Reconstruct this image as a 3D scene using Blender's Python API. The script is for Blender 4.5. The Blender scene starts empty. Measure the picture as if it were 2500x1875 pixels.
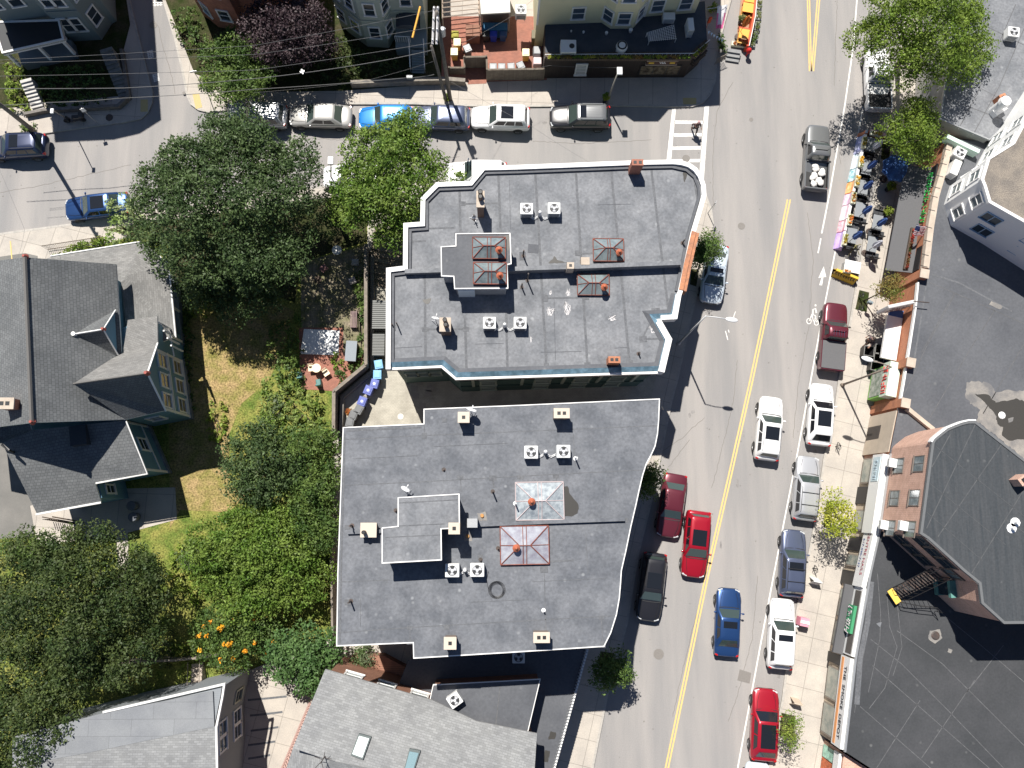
import bpy, math, random
import numpy as np
from mathutils import Vector, Matrix
from mathutils.geometry import tessellate_polygon
S = bpy.context.scene
C = S.collection
rad = math.radians

# ---------------- camera ----------------
H_CAM, FPX = 60.0, 2000.0            # height above the street, focal length in px of a 2500 px wide frame
_dc = Vector((-50.0, -297.5, -FPX)).normalized()     # straight down, as the camera sees it
_rz = Vector((-_dc.x, -_dc.y, -_dc.z))
_rx = (Vector((1, 0, 0)) - _rz * _rz.x).normalized()
_ry = _rz.cross(_rx)
RC = Matrix((_rx, _ry, _rz))
cam = bpy.data.objects.new('camera', bpy.data.cameras.new('camera'))
C.objects.link(cam)
cam.matrix_world = Matrix.Translation((0, 0, H_CAM)) @ RC.to_4x4()
cam.data.sensor_width = 36.0
cam.data.lens = 36.0 * FPX / 2500.0
cam.data.clip_start = 1.0
cam.data.clip_end = 2000.0
S.camera = cam

# ---------------- light ----------------
AZ, EL = rad(22.0), rad(58.0)        # sun stands up-left of the frame
sdir = Vector((-math.sin(AZ) * math.cos(EL), math.cos(AZ) * math.cos(EL), math.sin(EL)))
sun = bpy.data.objects.new('sun', bpy.data.lights.new('sun', 'SUN'))
C.objects.link(sun)
sun.data.energy = 5.0
sun.data.angle = rad(0.5)
sun.data.color = (1.0, 0.955, 0.885)
sun.rotation_euler = sdir.to_track_quat('Z', 'Y').to_euler()
W = bpy.data.worlds.new("World")
S.world = W
W.use_nodes = True
nt = W.node_tree
bg = nt.nodes['Background']
sky = nt.nodes.new('ShaderNodeTexSky')
sky.sky_type = 'NISHITA'
sky.sun_disc = False
sky.sun_elevation = EL
sky.sun_rotation = -AZ
sky.air_density = 0.6
sky.dust_density = 0.2
nt.links.new(sky.outputs[0], bg.inputs[0])
bg.inputs[1].default_value = 0.065
S.view_settings.view_transform = 'Standard'
S.view_settings.look = 'None'
S.view_settings.exposure = 0.52
S.view_settings.gamma = 1.0
S.render.film_transparent = False

# ---------------- pixel helpers ----------------
def P(px, py, h=0.0):
    d = RC @ Vector((px - 1250.0, -(py - 937.5), -FPX))
    t = (h - H_CAM) / d.z
    return Vector((d.x * t, d.y * t, h))
def Q(px, py, h=0.0):
    v = P(px, py, h); return (v.x, v.y)
def QL(pts, h=0.0):
    return [Q(a, b, h) for a, b in pts]
def area(p):
    return sum(p[i][0] * p[(i + 1) % len(p)][1] - p[(i + 1) % len(p)][0] * p[i][1] for i in range(len(p))) / 2
def ccw(p):
    return list(p) if area(p) > 0 else list(reversed(p))
def lerp(a, b, t): return a + (b - a) * t
def l2(a, b, t): return (a[0] + (b[0] - a[0]) * t, a[1] + (b[1] - a[1]) * t)
def dist(a, b): return math.hypot(a[0] - b[0], a[1] - b[1])

# ---------------- materials ----------------
MATS = {}
def _n(t, kind, **kw):
    n = t.nodes.new(kind)
    for k, v in kw.items():
        if k in n.inputs: n.inputs[k].default_value = v
        else: setattr(n, k, v)
    return n
def c4(c): return (c[0], c[1], c[2], 1.0)
def dim(c, f): return tuple(min(1.0, x * f) for x in c)
def M(name, col, rough=0.7, metal=0.0, col2=None, scale=1.5, fine=0.12, fscale=25.0, bump=0.0, bscale=30.0,
      brick=None, coat=0.0, spec=0.5, stretch=None, rot=0.0, speck=None, detail=5.0, uv=False, trans=0.0):
    if name in MATS: return MATS[name]
    m = bpy.data.materials.new(name); m.use_nodes = True
    t = m.node_tree; b = t.nodes['Principled BSDF']; L = t.links.new
    b.inputs['Roughness'].default_value = rough
    b.inputs['Metallic'].default_value = metal
    b.inputs['Specular IOR Level'].default_value = spec
    b.inputs['Coat Weight'].default_value = coat
    b.inputs['Coat Roughness'].default_value = 0.03
    tc = _n(t, 'ShaderNodeTexCoord')
    geo = _n(t, 'ShaderNodeNewGeometry')
    src = tc.outputs['UV'] if uv else geo.outputs['Position']
    mp = _n(t, 'ShaderNodeMapping')
    mp.inputs['Rotation'].default_value = (0, 0, rot)
    if stretch: mp.inputs['Scale'].default_value = stretch
    L(src, mp.inputs[0])
    cur = None
    if col2 is not None:
        n1 = _n(t, 'ShaderNodeTexNoise', Scale=scale, Detail=detail, Roughness=0.6)
        L(mp.outputs[0], n1.inputs['Vector'])
        r = _n(t, 'ShaderNodeMapRange'); r.inputs[1].default_value = 0.36; r.inputs[2].default_value = 0.64
        L(n1.outputs[0], r.inputs[0])
        mx = _n(t, 'ShaderNodeMix', data_type='RGBA')
        mx.inputs[6].default_value = c4(col); mx.inputs[7].default_value = c4(col2)
        L(r.outputs[0], mx.inputs[0]); cur = mx.outputs[2]
    else:
        rgb = _n(t, 'ShaderNodeRGB'); rgb.outputs[0].default_value = c4(col); cur = rgb.outputs[0]
    if brick:
        bw, bh, mort, msz, br = brick[:5]
        bt = _n(t, 'ShaderNodeTexBrick')
        bt.offset = brick[5] if len(brick) > 5 else 0.5
        bt.inputs['Scale'].default_value = 1.0
        bt.inputs['Brick Width'].default_value = bw
        bt.inputs['Row Height'].default_value = bh
        bt.inputs['Mortar Size'].default_value = msz
        bt.inputs['Mortar Smooth'].default_value = 0.1
        bt.inputs['Color1'].default_value = (1, 1, 1, 1)
        bt.inputs['Color2'].default_value = (br, br, br, 1)
        bt.inputs['Mortar'].default_value = (mort, mort, mort, 1)
        mq = _n(t, 'ShaderNodeMapping'); mq.inputs['Rotation'].default_value = (0, 0, rot)
        L(tc.outputs['UV'], mq.inputs[0]); L(mq.outputs[0], bt.inputs['Vector'])
        mm = _n(t, 'ShaderNodeMix', data_type='RGBA', blend_type='MULTIPLY'); mm.inputs[0].default_value = 1.0
        L(cur, mm.inputs[6]); L(bt.outputs['Color'], mm.inputs[7]); cur = mm.outputs[2]
    if speck:
        sc, size, scol, amt = speck
        vo = _n(t, 'ShaderNodeTexVoronoi', Scale=sc); L(geo.outputs['Position'], vo.inputs['Vector'])
        ls = _n(t, 'ShaderNodeMapRange'); ls.inputs[1].default_value = size; ls.inputs[2].default_value = size * 0.4
        ls.inputs[3].default_value = 0.0; ls.inputs[4].default_value = amt
        L(vo.outputs['Distance'], ls.inputs[0])
        sx = _n(t, 'ShaderNodeSeparateColor'); L(vo.outputs['Color'], sx.inputs[0])
        mu = _n(t, 'ShaderNodeMath', operation='MULTIPLY'); L(ls.outputs[0], mu.inputs[0]); L(sx.outputs[0], mu.inputs[1])
        ms = _n(t, 'ShaderNodeMix', data_type='RGBA'); ms.inputs[7].default_value = c4(scol)
        L(mu.outputs[0], ms.inputs[0]); L(cur, ms.inputs[6]); cur = ms.outputs[2]
    if fine > 0:
        n2 = _n(t, 'ShaderNodeTexNoise', Scale=fscale, Detail=3.0); L(geo.outputs['Position'], n2.inputs['Vector'])
        r2 = _n(t, 'ShaderNodeMapRange'); r2.inputs[1].default_value = 0.3; r2.inputs[2].default_value = 0.7
        r2.inputs[3].default_value = 1 - fine; r2.inputs[4].default_value = 1 + fine
        L(n2.outputs[0], r2.inputs[0])
        hs = _n(t, 'ShaderNodeHueSaturation'); L(r2.outputs[0], hs.inputs['Value']); L(cur, hs.inputs['Color']); cur = hs.outputs[0]
    L(cur, b.inputs['Base Color'])
    if bump > 0:
        n3 = _n(t, 'ShaderNodeTexNoise', Scale=bscale, Detail=3.0); L(geo.outputs['Position'], n3.inputs['Vector'])
        bp = _n(t, 'ShaderNodeBump'); bp.inputs['Strength'].default_value = bump; bp.inputs['Distance'].default_value = 0.05
        L(n3.outputs[0], bp.inputs['Height']); L(bp.outputs[0], b.inputs['Normal'])
    if trans > 0:
        tr = _n(t, 'ShaderNodeBsdfTranslucent'); L(cur, tr.inputs[0])
        ad = _n(t, 'ShaderNodeMixShader'); ad.inputs[0].default_value = trans
        out = t.nodes['Material Output']
        L(b.outputs[0], ad.inputs[1]); L(tr.outputs[0], ad.inputs[2]); L(ad.outputs[0], out.inputs[0])
    MATS[name] = m
    return m

def road_mat():
    m = M('asphalt', (0.335, 0.315, 0.30), rough=0.9, col2=(0.255, 0.248, 0.245), scale=1.0, stretch=(0.5, 0.05, 1), rot=rad(-11),
          fine=0.10, fscale=18, bump=0.15, speck=(1.3, 0.10, (0.13, 0.12, 0.11), 0.7), spec=0.3)
    return m

def leafmat(name, c1, c2, tr=0.3):
    if name in MATS: return MATS[name]
    m = bpy.data.materials.new(name); m.use_nodes = True
    t = m.node_tree; b = t.nodes['Principled BSDF']; L = t.links.new
    b.inputs['Roughness'].default_value = 0.55
    b.inputs['Specular IOR Level'].default_value = 0.3
    geo = _n(t, 'ShaderNodeNewGeometry')
    no = _n(t, 'ShaderNodeTexNoise', Scale=0.9, Detail=3.0); L(geo.outputs['Position'], no.inputs['Vector'])
    r = _n(t, 'ShaderNodeMapRange'); r.inputs[1].default_value = 0.38; r.inputs[2].default_value = 0.62
    L(no.outputs[0], r.inputs[0])
    mx = _n(t, 'ShaderNodeMix', data_type='RGBA'); mx.inputs[6].default_value = c4(c1); mx.inputs[7].default_value = c4(c2)
    L(r.outputs[0], mx.inputs[0])
    r3 = _n(t, 'ShaderNodeMapRange'); r3.inputs[3].default_value = 0.6; r3.inputs[4].default_value = 1.45
    L(geo.outputs['Random Per Island'], r3.inputs[0])
    hs = _n(t, 'ShaderNodeHueSaturation'); L(r3.outputs[0], hs.inputs['Value']); L(mx.outputs[2], hs.inputs['Color'])
    L(hs.outputs[0], b.inputs['Base Color'])
    tl = _n(t, 'ShaderNodeBsdfTranslucent'); L(hs.outputs[0], tl.inputs[0])
    ms = _n(t, 'ShaderNodeMixShader'); ms.inputs[0].default_value = tr
    L(b.outputs[0], ms.inputs[1]); L(tl.outputs[0], ms.inputs[2]); L(ms.outputs[0], t.nodes['Material Output'].inputs[0])
    MATS[name] = m
    return m

# ---------------- mesh builder ----------------
class MB:
    def __init__(s): s.v = []; s.f = []; s.m = []
    def face(s, pts, mi=0):
        i = len(s.v); s.v += [tuple(p) for p in pts]; s.f.append(tuple(range(i, i + len(pts)))); s.m.append(mi)
    def solid(s, v, f, mi=0):
        i = len(s.v); s.v += [tuple(p) for p in v]
        for q in f: s.f.append(tuple(i + k for k in q)); s.m.append(mi)
    def sheet(s, poly, z, mi=0):
        s.face([(p[0], p[1], z) for p in ccw(poly)], mi); return s
    def prism(s, poly, z0, z1, mi=0, top=None, bottom=True):
        p = ccw(poly); n = len(p); i = len(s.v)
        s.v += [(a, b, z0) for a, b in p] + [(a, b, z1) for a, b in p]
        for k in range(n):
            j = (k + 1) % n
            s.f.append((i + k, i + j, i + n + j, i + n + k)); s.m.append(mi)
        s.f.append(tuple(i + n + k for k in range(n))); s.m.append(mi if top is None else top)
        if bottom: s.f.append(tuple(i + k for k in reversed(range(n)))); s.m.append(mi)
        return s
    def box(s, cx, cy, z0, sx, sy, h, rot=0.0, mi=0, taper=1.0):
        c, q = math.cos(rot), math.sin(rot)
        v = []
        for z, k in ((z0, 1.0), (z0 + h, taper)):
            for a, b in ((-1, -1), (1, -1), (1, 1), (-1, 1)):
                x, y = a * sx / 2 * k, b * sy / 2 * k
                v.append((cx + x * c - y * q, cy + x * q + y * c, z))
        s.solid(v, [(0, 3, 2, 1), (4, 5, 6, 7), (0, 1, 5, 4), (1, 2, 6, 5), (2, 3, 7, 6), (3, 0, 4, 7)], mi)
        return s
    def cyl(s, cx, cy, z0, z1, r0, r1=None, n=10, mi=0, cap=True, ox=0, oy=0):
        r1 = r0 if r1 is None else r1
        v = [(cx + r0 * math.cos(2 * math.pi * k / n), cy + r0 * math.sin(2 * math.pi * k / n), z0) for k in range(n)]
        v += [(cx + ox + r1 * math.cos(2 * math.pi * k / n), cy + oy + r1 * math.sin(2 * math.pi * k / n), z1) for k in range(n)]
        f = [(k, (k + 1) % n, n + (k + 1) % n, n + k) for k in range(n)]
        if cap: f += [tuple(range(n, 2 * n)), tuple(reversed(range(n)))]
        s.solid(v, f, mi); return s
    def tube(s, pts, r, n=6, mi=0, r1=None):
        pts = [Vector(p) for p in pts]; k = len(pts); v = []; f = []
        for i, p in enumerate(pts):
            d = (pts[min(i + 1, k - 1)] - pts[max(i - 1, 0)]).normalized()
            a = d.cross(Vector((0, 0, 1)))
            if a.length < 1e-3: a = Vector((1, 0, 0))
            a.normalize(); b = d.cross(a)
            rr = r if r1 is None else lerp(r, r1, i / (k - 1))
            for j in range(n):
                t = 2 * math.pi * j / n
                v.append(p + a * rr * math.cos(t) + b * rr * math.sin(t))
        for i in range(k - 1):
            for j in range(n):
                q = (j + 1) % n
                f.append((i * n + j, i * n + q, (i + 1) * n + q, (i + 1) * n + j))
        f += [tuple(reversed(range(n))), tuple(range((k - 1) * n, k * n))]
        s.solid(v, f, mi); return s
    def ball(s, c, rx, ry=None, rz=None, n=10, m=7, mi=0):
        ry = ry or rx; rz = rz or rx; v = [(c[0], c[1], c[2] - rz)]; f = []
        for i in range(1, m):
            t = math.pi * i / m
            for j in range(n):
                a = 2 * math.pi * j / n
                v.append((c[0] + rx * math.sin(t) * math.cos(a), c[1] + ry * math.sin(t) * math.sin(a), c[2] - rz * math.cos(t)))
        v.append((c[0], c[1], c[2] + rz)); e = len(v) - 1
        for j in range(n):
            q = (j + 1) % n
            f.append((0, 1 + q, 1 + j))
            for i in range(m - 2): f.append((1 + i * n + j, 1 + i * n + q, 1 + (i + 1) * n + q, 1 + (i + 1) * n + j))
            f.append((1 + (m - 2) * n + j, 1 + (m - 2) * n + q, e))
        s.solid(v, f, mi); return s
    def strip(s, pts, w, z0, z1, closed=False, mi=0, top=None):
        """solid band along a polyline, w wide to its left"""
        n = len(pts); off = []
        for i in range(n):
            if closed: a, b, c = pts[i - 1], pts[i], pts[(i + 1) % n]
            else: a, b, c = pts[max(i - 1, 0)], pts[i], pts[min(i + 1, n - 1)]
            d1 = Vector((b[0] - a[0], b[1] - a[1])); d2 = Vector((c[0] - b[0], c[1] - b[1]))
            if d1.length < 1e-6: d1 = d2
            if d2.length < 1e-6: d2 = d1
            d1.normalize(); d2.normalize()
            n1 = Vector((-d1.y, d1.x)); n2 = Vector((-d2.y, d2.x)); k = n1 + n2
            k = k / max(0.35, k.length_squared / 2) if k.length > 1e-6 else n1
            off.append((b[0] + k.x * w, b[1] + k.y * w))
        m = n if closed else n - 1
        tp = mi if top is None else top
        for i in range(m):
            j = (i + 1) % n; a, b, c, d = pts[i], pts[j], off[j], off[i]
            s.face([(a[0], a[1], z1), (b[0], b[1], z1), (c[0], c[1], z1), (d[0], d[1], z1)], tp)
            s.face([(a[0], a[1], z0), (b[0], b[1], z0), (b[0], b[1], z1), (a[0], a[1], z1)], mi)
            s.face([(c[0], c[1], z0), (d[0], d[1], z0), (d[0], d[1], z1), (c[0], c[1], z1)], mi)
        if not closed:
            for a, d in ((pts[0], off[0]), (pts[-1], off[-1])):
                s.face([(a[0], a[1], z0), (d[0], d[1], z0), (d[0], d[1], z1), (a[0], a[1], z1)], mi)
        return s
    def ribbon(s, pts, w, z, mi=0):
        L_ = []
        n = len(pts)
        for i in range(n):
            a, c = pts[max(i - 1, 0)], pts[min(i + 1, n - 1)]
            d = Vector((c[0] - a[0], c[1] - a[1])).normalized()
            L_.append(((pts[i][0] - d.y * w / 2, pts[i][1] + d.x * w / 2), (pts[i][0] + d.y * w / 2, pts[i][1] - d.x * w / 2)))
        for i in range(n - 1):
            a, b = L_[i]; d, c = L_[i + 1]
            s.face([(b[0], b[1], z), (c[0], c[1], z), (d[0], d[1], z), (a[0], a[1], z)], mi)
        return s
    def build(s, name, mats, parent=None, smooth=False, local=False, sub=0, bevel=0.0):
        me = bpy.data.meshes.new(name)
        if not isinstance(mats, (list, tuple)): mats = [mats]
        off = Vector((0, 0, 0))
        if parent is not None and not local:
            q = parent
            while q is not None: off += q.location; q = q.parent
        elif parent is None and not local and s.v:
            a = np.array(s.v); off = Vector(((a[:, 0].min() + a[:, 0].max()) / 2, (a[:, 1].min() + a[:, 1].max()) / 2, a[:, 2].min()))
        me.from_pydata([(p[0] - off.x, p[1] - off.y, p[2] - off.z) for p in s.v], [], s.f)
        for m_ in mats: me.materials.append(m_)
        me.polygons.foreach_set('material_index', s.m)
        if smooth: me.polygons.foreach_set('use_smooth', [True] * len(s.f))
        uvl = me.uv_layers.new(name='UVMap')
        me.update()
        co = s.v; uv = []
        for p in me.polygons:
            nx, ny, nz = p.normal
            if abs(nz) > 0.999 or (nx * nx + ny * ny) < 1e-8:
                for li in p.vertices: uv += [co[li][0], co[li][1]]
            else:
                l = math.hypot(nx, ny); ux, uy = -ny / l, nx / l
                vx, vy, vz = -nz * uy, nz * ux, nx * uy - ny * ux
                if vz < 0: vx, vy, vz = -vx, -vy, -vz
                for li in p.vertices:
                    c = co[li]; uv += [c[0] * ux + c[1] * uy, c[0] * vx + c[1] * vy + c[2] * vz]
        uvl.data.foreach_set('uv', uv)
        o = bpy.data.objects.new(name, me); C.objects.link(o)
        if parent is not None: o.parent = parent
        elif not local: o.location = off
        if sub:
            md = o.modifiers.new('sub', 'SUBSURF'); md.levels = sub; md.render_levels = sub
        if bevel:
            md = o.modifiers.new('bev', 'BEVEL'); md.width = bevel; md.segments = 2; md.limit_method = 'ANGLE'
        return o
def tag(o, label=None, cat=None, group=None, kind=None):
    if label: o['label'] = label
    if cat: o['category'] = cat
    if group: o['group'] = group
    if kind: o['kind'] = kind
    return o
def thing(name, label, cat, loc=(0, 0, 0), rot=0.0, group=None):
    o = bpy.data.objects.new(name, None); C.objects.link(o); o.empty_display_size = 0.3
    o.location = loc; o.rotation_euler = (0, 0, rot)
    return tag(o, label, cat, group)
def struct(name, mb, m):
    return tag(mb.build(name, m), kind='structure')
def kids(o): return [c for c in bpy.data.objects if c.parent == o]
def dup(root, loc, rot, label=None, group=None, scale=None):
    r = root.copy(); C.objects.link(r); r.location = loc; r.rotation_euler = (0, 0, rot)
    if scale: r.scale = (scale,) * 3 if isinstance(scale, (int, float)) else scale
    if label: r['label'] = label
    if group: r['group'] = group
    def rec(a, b):
        for ch in kids(a):
            c = ch.copy(); C.objects.link(c); c.parent = b; rec(ch, c)
    rec(root, r)
    return r
def ang(dx, dy):
    """heading of a local +Y axis for an image direction"""
    return math.atan2(-dy, dx) - math.pi / 2
def text_mesh(txt, size, m, parent, mat4, name='lettering', ext=0.02, bold=0.0):
    cu = bpy.data.curves.new(name, 'FONT'); cu.body = txt; cu.size = size; cu.extrude = ext; cu.offset = bold
    cu.align_x = 'CENTER'; cu.align_y = 'CENTER'
    to = bpy.data.objects.new('tmp', cu); C.objects.link(to)
    bpy.context.view_layer.update()
    me = bpy.data.meshes.new_from_object(to)
    bpy.data.objects.remove(to)
    me.name = name; me.materials.clear(); me.materials.append(m)
    o = bpy.data.objects.new(name, me); C.objects.link(o)
    if parent is not None:
        o.parent = parent
        off = Vector((0, 0, 0)); q = parent
        while q is not None: off += q.location; q = q.parent
        mat4 = Matrix.Translation(-off) @ mat4
    o.matrix_local = mat4
    return o
# ---------------- shared materials ----------------
asph = road_mat()
conc = M('concrete', (0.50, 0.455, 0.40), rough=0.9, col2=(0.42, 0.385, 0.345), scale=0.7, fine=0.08, fscale=14, bump=0.1,
         brick=(1.75, 1.75, 0.62, 0.022, 0.94, 0.0), rot=rad(14), speck=(3.0, 0.1, (0.2, 0.18, 0.15), 0.4), spec=0.3)
conc_n = M('concrete_north', (0.50, 0.455, 0.40), rough=0.9, col2=(0.43, 0.39, 0.35), scale=0.7, fine=0.08, fscale=14, bump=0.1,
           brick=(1.9, 2.6, 0.62, 0.022, 0.94, 0.0), rot=rad(2), speck=(3.0, 0.1, (0.2, 0.18, 0.15), 0.4), spec=0.3)
curbm = M('granite', (0.46, 0.43, 0.39), rough=0.85, col2=(0.36, 0.34, 0.31), scale=3)
whitep = M('road_white', (0.80, 0.79, 0.76), rough=0.8, col2=(0.62, 0.60, 0.57), scale=5, fine=0.05)
yellowp = M('road_yellow', (0.80, 0.52, 0.16), rough=0.8, col2=(0.62, 0.45, 0.2), scale=4, fine=0.06)
lawn_m = M('lawn', (0.10, 0.15, 0.03), rough=0.95, col2=(0.24, 0.23, 0.065), scale=0.9, fine=0.5, fscale=9, bump=0.6, bscale=12, spec=0.1)
dry_m = M('dry_lawn', (0.34, 0.245, 0.12), rough=0.95, col2=(0.20, 0.185, 0.055), scale=1.1, fine=0.5, fscale=8, bump=0.6, bscale=12, spec=0.1)
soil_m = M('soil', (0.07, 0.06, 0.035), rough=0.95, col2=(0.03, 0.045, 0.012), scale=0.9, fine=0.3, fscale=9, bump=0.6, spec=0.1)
drive_m = M('driveway', (0.21, 0.20, 0.185), rough=0.9, col2=(0.16, 0.155, 0.145), scale=0.4, fine=0.08, bump=0.2)
brickpave = M('brick_paving', (0.40, 0.17, 0.12), rough=0.9, col2=(0.33, 0.15, 0.11), scale=1.2, brick=(0.2, 0.1, 0.6, 0.008, 0.8), fine=0.12)
paver = M('pavers', (0.48, 0.45, 0.38), rough=0.9, col2=(0.37, 0.345, 0.29), scale=1.0, brick=(0.22, 0.11, 0.75, 0.008, 0.9), fine=0.1)
stonepv = M('stone_paving', (0.30, 0.25, 0.18), rough=0.9, col2=(0.14, 0.145, 0.06), scale=1.3, brick=(0.45, 0.45, 0.7, 0.03, 0.85, 0.0), fine=0.2)
iron = M('dark_iron', (0.05, 0.045, 0.043), rough=0.6, col2=(0.09, 0.06, 0.05), scale=3)
membrane = M('membrane', (0.140, 0.148, 0.162), rough=0.75, col2=(0.215, 0.222, 0.236), scale=0.7, fine=0.16, fscale=6, bump=0.25, bscale=5,
             speck=(1.1, 0.16, (0.36, 0.37, 0.38), 0.55), spec=0.35)
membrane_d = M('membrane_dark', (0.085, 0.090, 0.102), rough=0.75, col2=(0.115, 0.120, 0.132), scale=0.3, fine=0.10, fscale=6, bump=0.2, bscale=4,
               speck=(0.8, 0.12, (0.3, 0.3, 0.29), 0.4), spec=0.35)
membrane_b = M('membrane_brick_block', (0.042, 0.049, 0.056), rough=0.8, col2=(0.062, 0.067, 0.073), scale=1.2, stretch=(4, 0.25, 1), rot=rad(35), fine=0.12, fscale=9,
               speck=(0.8, 0.1, (0.3, 0.3, 0.29), 0.3), spec=0.35)
membrane2 = M('membrane_south_block', (0.108, 0.116, 0.132), rough=0.75, col2=(0.168, 0.176, 0.193), scale=0.65, fine=0.16, fscale=6, bump=0.25, bscale=5,
             speck=(1.1, 0.14, (0.34, 0.35, 0.36), 0.5), spec=0.35)
seam = M('seam', (0.105, 0.11, 0.12), rough=0.8, col2=(0.135, 0.14, 0.15), scale=2, fine=0.15, fscale=8)
seam_l = M('seam_light', (0.125, 0.127, 0.132), rough=0.8, col2=(0.09, 0.09, 0.095), scale=3, fine=0.2, fscale=5)
white = M('white_paint', (0.80, 0.79, 0.77), rough=0.55, fine=0.04, fscale=4)
metalw = M('white_metal', (0.78, 0.78, 0.78), rough=0.35, fine=0.03)
galv = M('galvanised', (0.42, 0.43, 0.44), rough=0.45, metal=0.6, fine=0.1)
black = M('black_paint', (0.018, 0.018, 0.02), rough=0.5, fine=0.05)
rubber = M('rubber', (0.02, 0.02, 0.02), rough=0.85, fine=0.05)
glassd = M('window_glass', (0.030, 0.045, 0.06), rough=0.08, fine=0.0, spec=0.7)
glassl = M('pale_glass', (0.12, 0.15, 0.16), rough=0.12, col2=(0.22, 0.26, 0.27), scale=2.0, fine=0.05, spec=0.7)
redbrick = M('red_brick', (0.36, 0.15, 0.10), rough=0.85, col2=(0.28, 0.115, 0.08), scale=2, brick=(0.21, 0.075, 1.5, 0.01, 0.82), fine=0.1)
orbrick = M('orange_brick', (0.46, 0.19, 0.10), rough=0.85, col2=(0.36, 0.15, 0.085), scale=2, brick=(0.21, 0.075, 1.4, 0.01, 0.85), fine=0.1)
pinkbrick = M('rosy_brick', (0.56, 0.36, 0.28), rough=0.85, col2=(0.48, 0.30, 0.23), scale=2, brick=(0.26, 0.10, 1.35, 0.012, 0.85), fine=0.08)
tanblock = M('tan_stone', (0.52, 0.44, 0.36), rough=0.85, col2=(0.44, 0.37, 0.30), scale=2, fine=0.1)
wood_g = M('grey_wood', (0.27, 0.23, 0.19), rough=0.9, col2=(0.19, 0.165, 0.14), scale=4, fine=0.2, fscale=8)
wood_d = M('dark_wood', (0.085, 0.06, 0.045), rough=0.9, col2=(0.13, 0.095, 0.07), scale=4, brick=(0.14, 4.0, 0.4, 0.012, 0.8, 0.0), fine=0.2)
wood_b = M('brown_deck', (0.34, 0.17, 0.11), rough=0.8, col2=(0.28, 0.135, 0.09), scale=2, brick=(8.0, 0.14, 0.45, 0.012, 0.85), fine=0.1)
slate = M('slate', (0.175, 0.182, 0.185), rough=0.75, col2=(0.130, 0.137, 0.142), scale=0.5, brick=(0.24, 0.20, 0.42, 0.012, 0.78), fine=0.12, bump=0.2)
slate_l = M('light_shingle', (0.255, 0.25, 0.24), rough=0.85, col2=(0.20, 0.198, 0.192), scale=0.5, brick=(0.30, 0.14, 0.62, 0.010, 0.72), fine=0.12, bump=0.2)
shing = M('pale_shingle', (0.30, 0.305, 0.305), rough=0.85, col2=(0.245, 0.25, 0.255), scale=0.8, brick=(0.32, 0.14, 0.66, 0.012, 0.74), fine=0.14, bump=0.2)
bluewall = M('blue_clapboard', (0.13, 0.27, 0.36), rough=0.7, brick=(9.0, 0.11, 0.75, 0.01, 0.95), fine=0.06)
greenwall = M('green_clapboard', (0.085, 0.155, 0.14), rough=0.7, brick=(9.0, 0.11, 0.7, 0.01, 0.95), fine=0.06)
sagewall = M('sage_clapboard', (0.20, 0.245, 0.25), rough=0.7, brick=(9.0, 0.11, 0.8, 0.01, 0.96), fine=0.05)
creamwall = M('cream_green_clapboard', (0.42, 0.46, 0.40), rough=0.7, brick=(9.0, 0.11, 0.85, 0.01, 0.96), fine=0.05)
yellowwall = M('pale_yellow_clapboard', (0.72, 0.68, 0.46), rough=0.7, brick=(9.0, 0.12, 0.86, 0.01, 0.97), fine=0.04)
whitewall = M('white_clapboard', (0.80, 0.80, 0.79), rough=0.65, brick=(9.0, 0.11, 0.93, 0.008, 0.98), fine=0.03)
greywall = M('grey_clapboard', (0.24, 0.26, 0.28), rough=0.7, brick=(9.0, 0.11, 0.8, 0.01, 0.96), fine=0.05)
blueslope = M('blue_painted_roll', (0.17, 0.29, 0.38), rough=0.7, col2=(0.08, 0.15, 0.20), scale=1.6, fine=0.2, fscale=5)
copper = M('weathered_copper', (0.50, 0.20, 0.09), rough=0.6, col2=(0.30, 0.13, 0.07), scale=2.5, fine=0.25)
verdi = M('verdigris', (0.12, 0.30, 0.26), rough=0.7, col2=(0.08, 0.2, 0.18), scale=2)
redmetal = M('red_primer', (0.26, 0.075, 0.05), rough=0.7, col2=(0.13, 0.05, 0.04), scale=4, fine=0.2)
puddle_m = M('damp_patch', (0.055, 0.052, 0.047), rough=0.35, fine=0.08)
silt_m = M('dried_silt', (0.29, 0.27, 0.245), rough=0.9, col2=(0.15, 0.148, 0.15), scale=0.9, fine=0.12)
gravel_m = M('tar_and_gravel', (0.26, 0.225, 0.185), rough=0.95, col2=(0.18, 0.16, 0.14), scale=1.2, fine=0.35, fscale=14, bump=0.5)

# ---------------- ground ----------------
struct('road', MB().sheet([(-220, -220), (220, -220), (220, 220), (-220, 220)], 0.0), asph)
SW = [(-800, 690), (0, 571), (179, 547), (400, 510), (700, 464), (900, 447), (1200, 440), (1640, 440), (1700, 449), (1720, 470), (1736, 510), (1741, 545), (1737, 590),
      (1724, 640), (1706, 700), (1683, 793), (1665, 880), (1654, 930), (1639, 985), (1613, 1115), (1592, 1220), (1561, 1344), (1550, 1405), (1532, 1519),
      (1509, 1603), (1486, 1684), (1448, 1875), (1330, 2500), (-800, 2500)]
NW = [(-800, -600), (300, -600), (318, 0), (327, 38), (346, 116), (363, 185), (374, 226), (373, 252), (363, 276), (345, 292), (300, 301), (243, 308), (110, 327), (0, 340), (-800, 430)]
NN = [(380, -600), (398, 0), (428, 101), (446, 179), (456, 232), (466, 256), (485, 270), (509, 276), (558, 270), (851, 256), (1008, 256), (1155, 261), (1289, 262), (1486, 260),
      (1645, 262), (1690, 262), (1716, 252), (1733, 234), (1746, 200), (1749, 170), (1747, 145), (1768, 60), (1785, 0), (1850, -600)]
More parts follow.
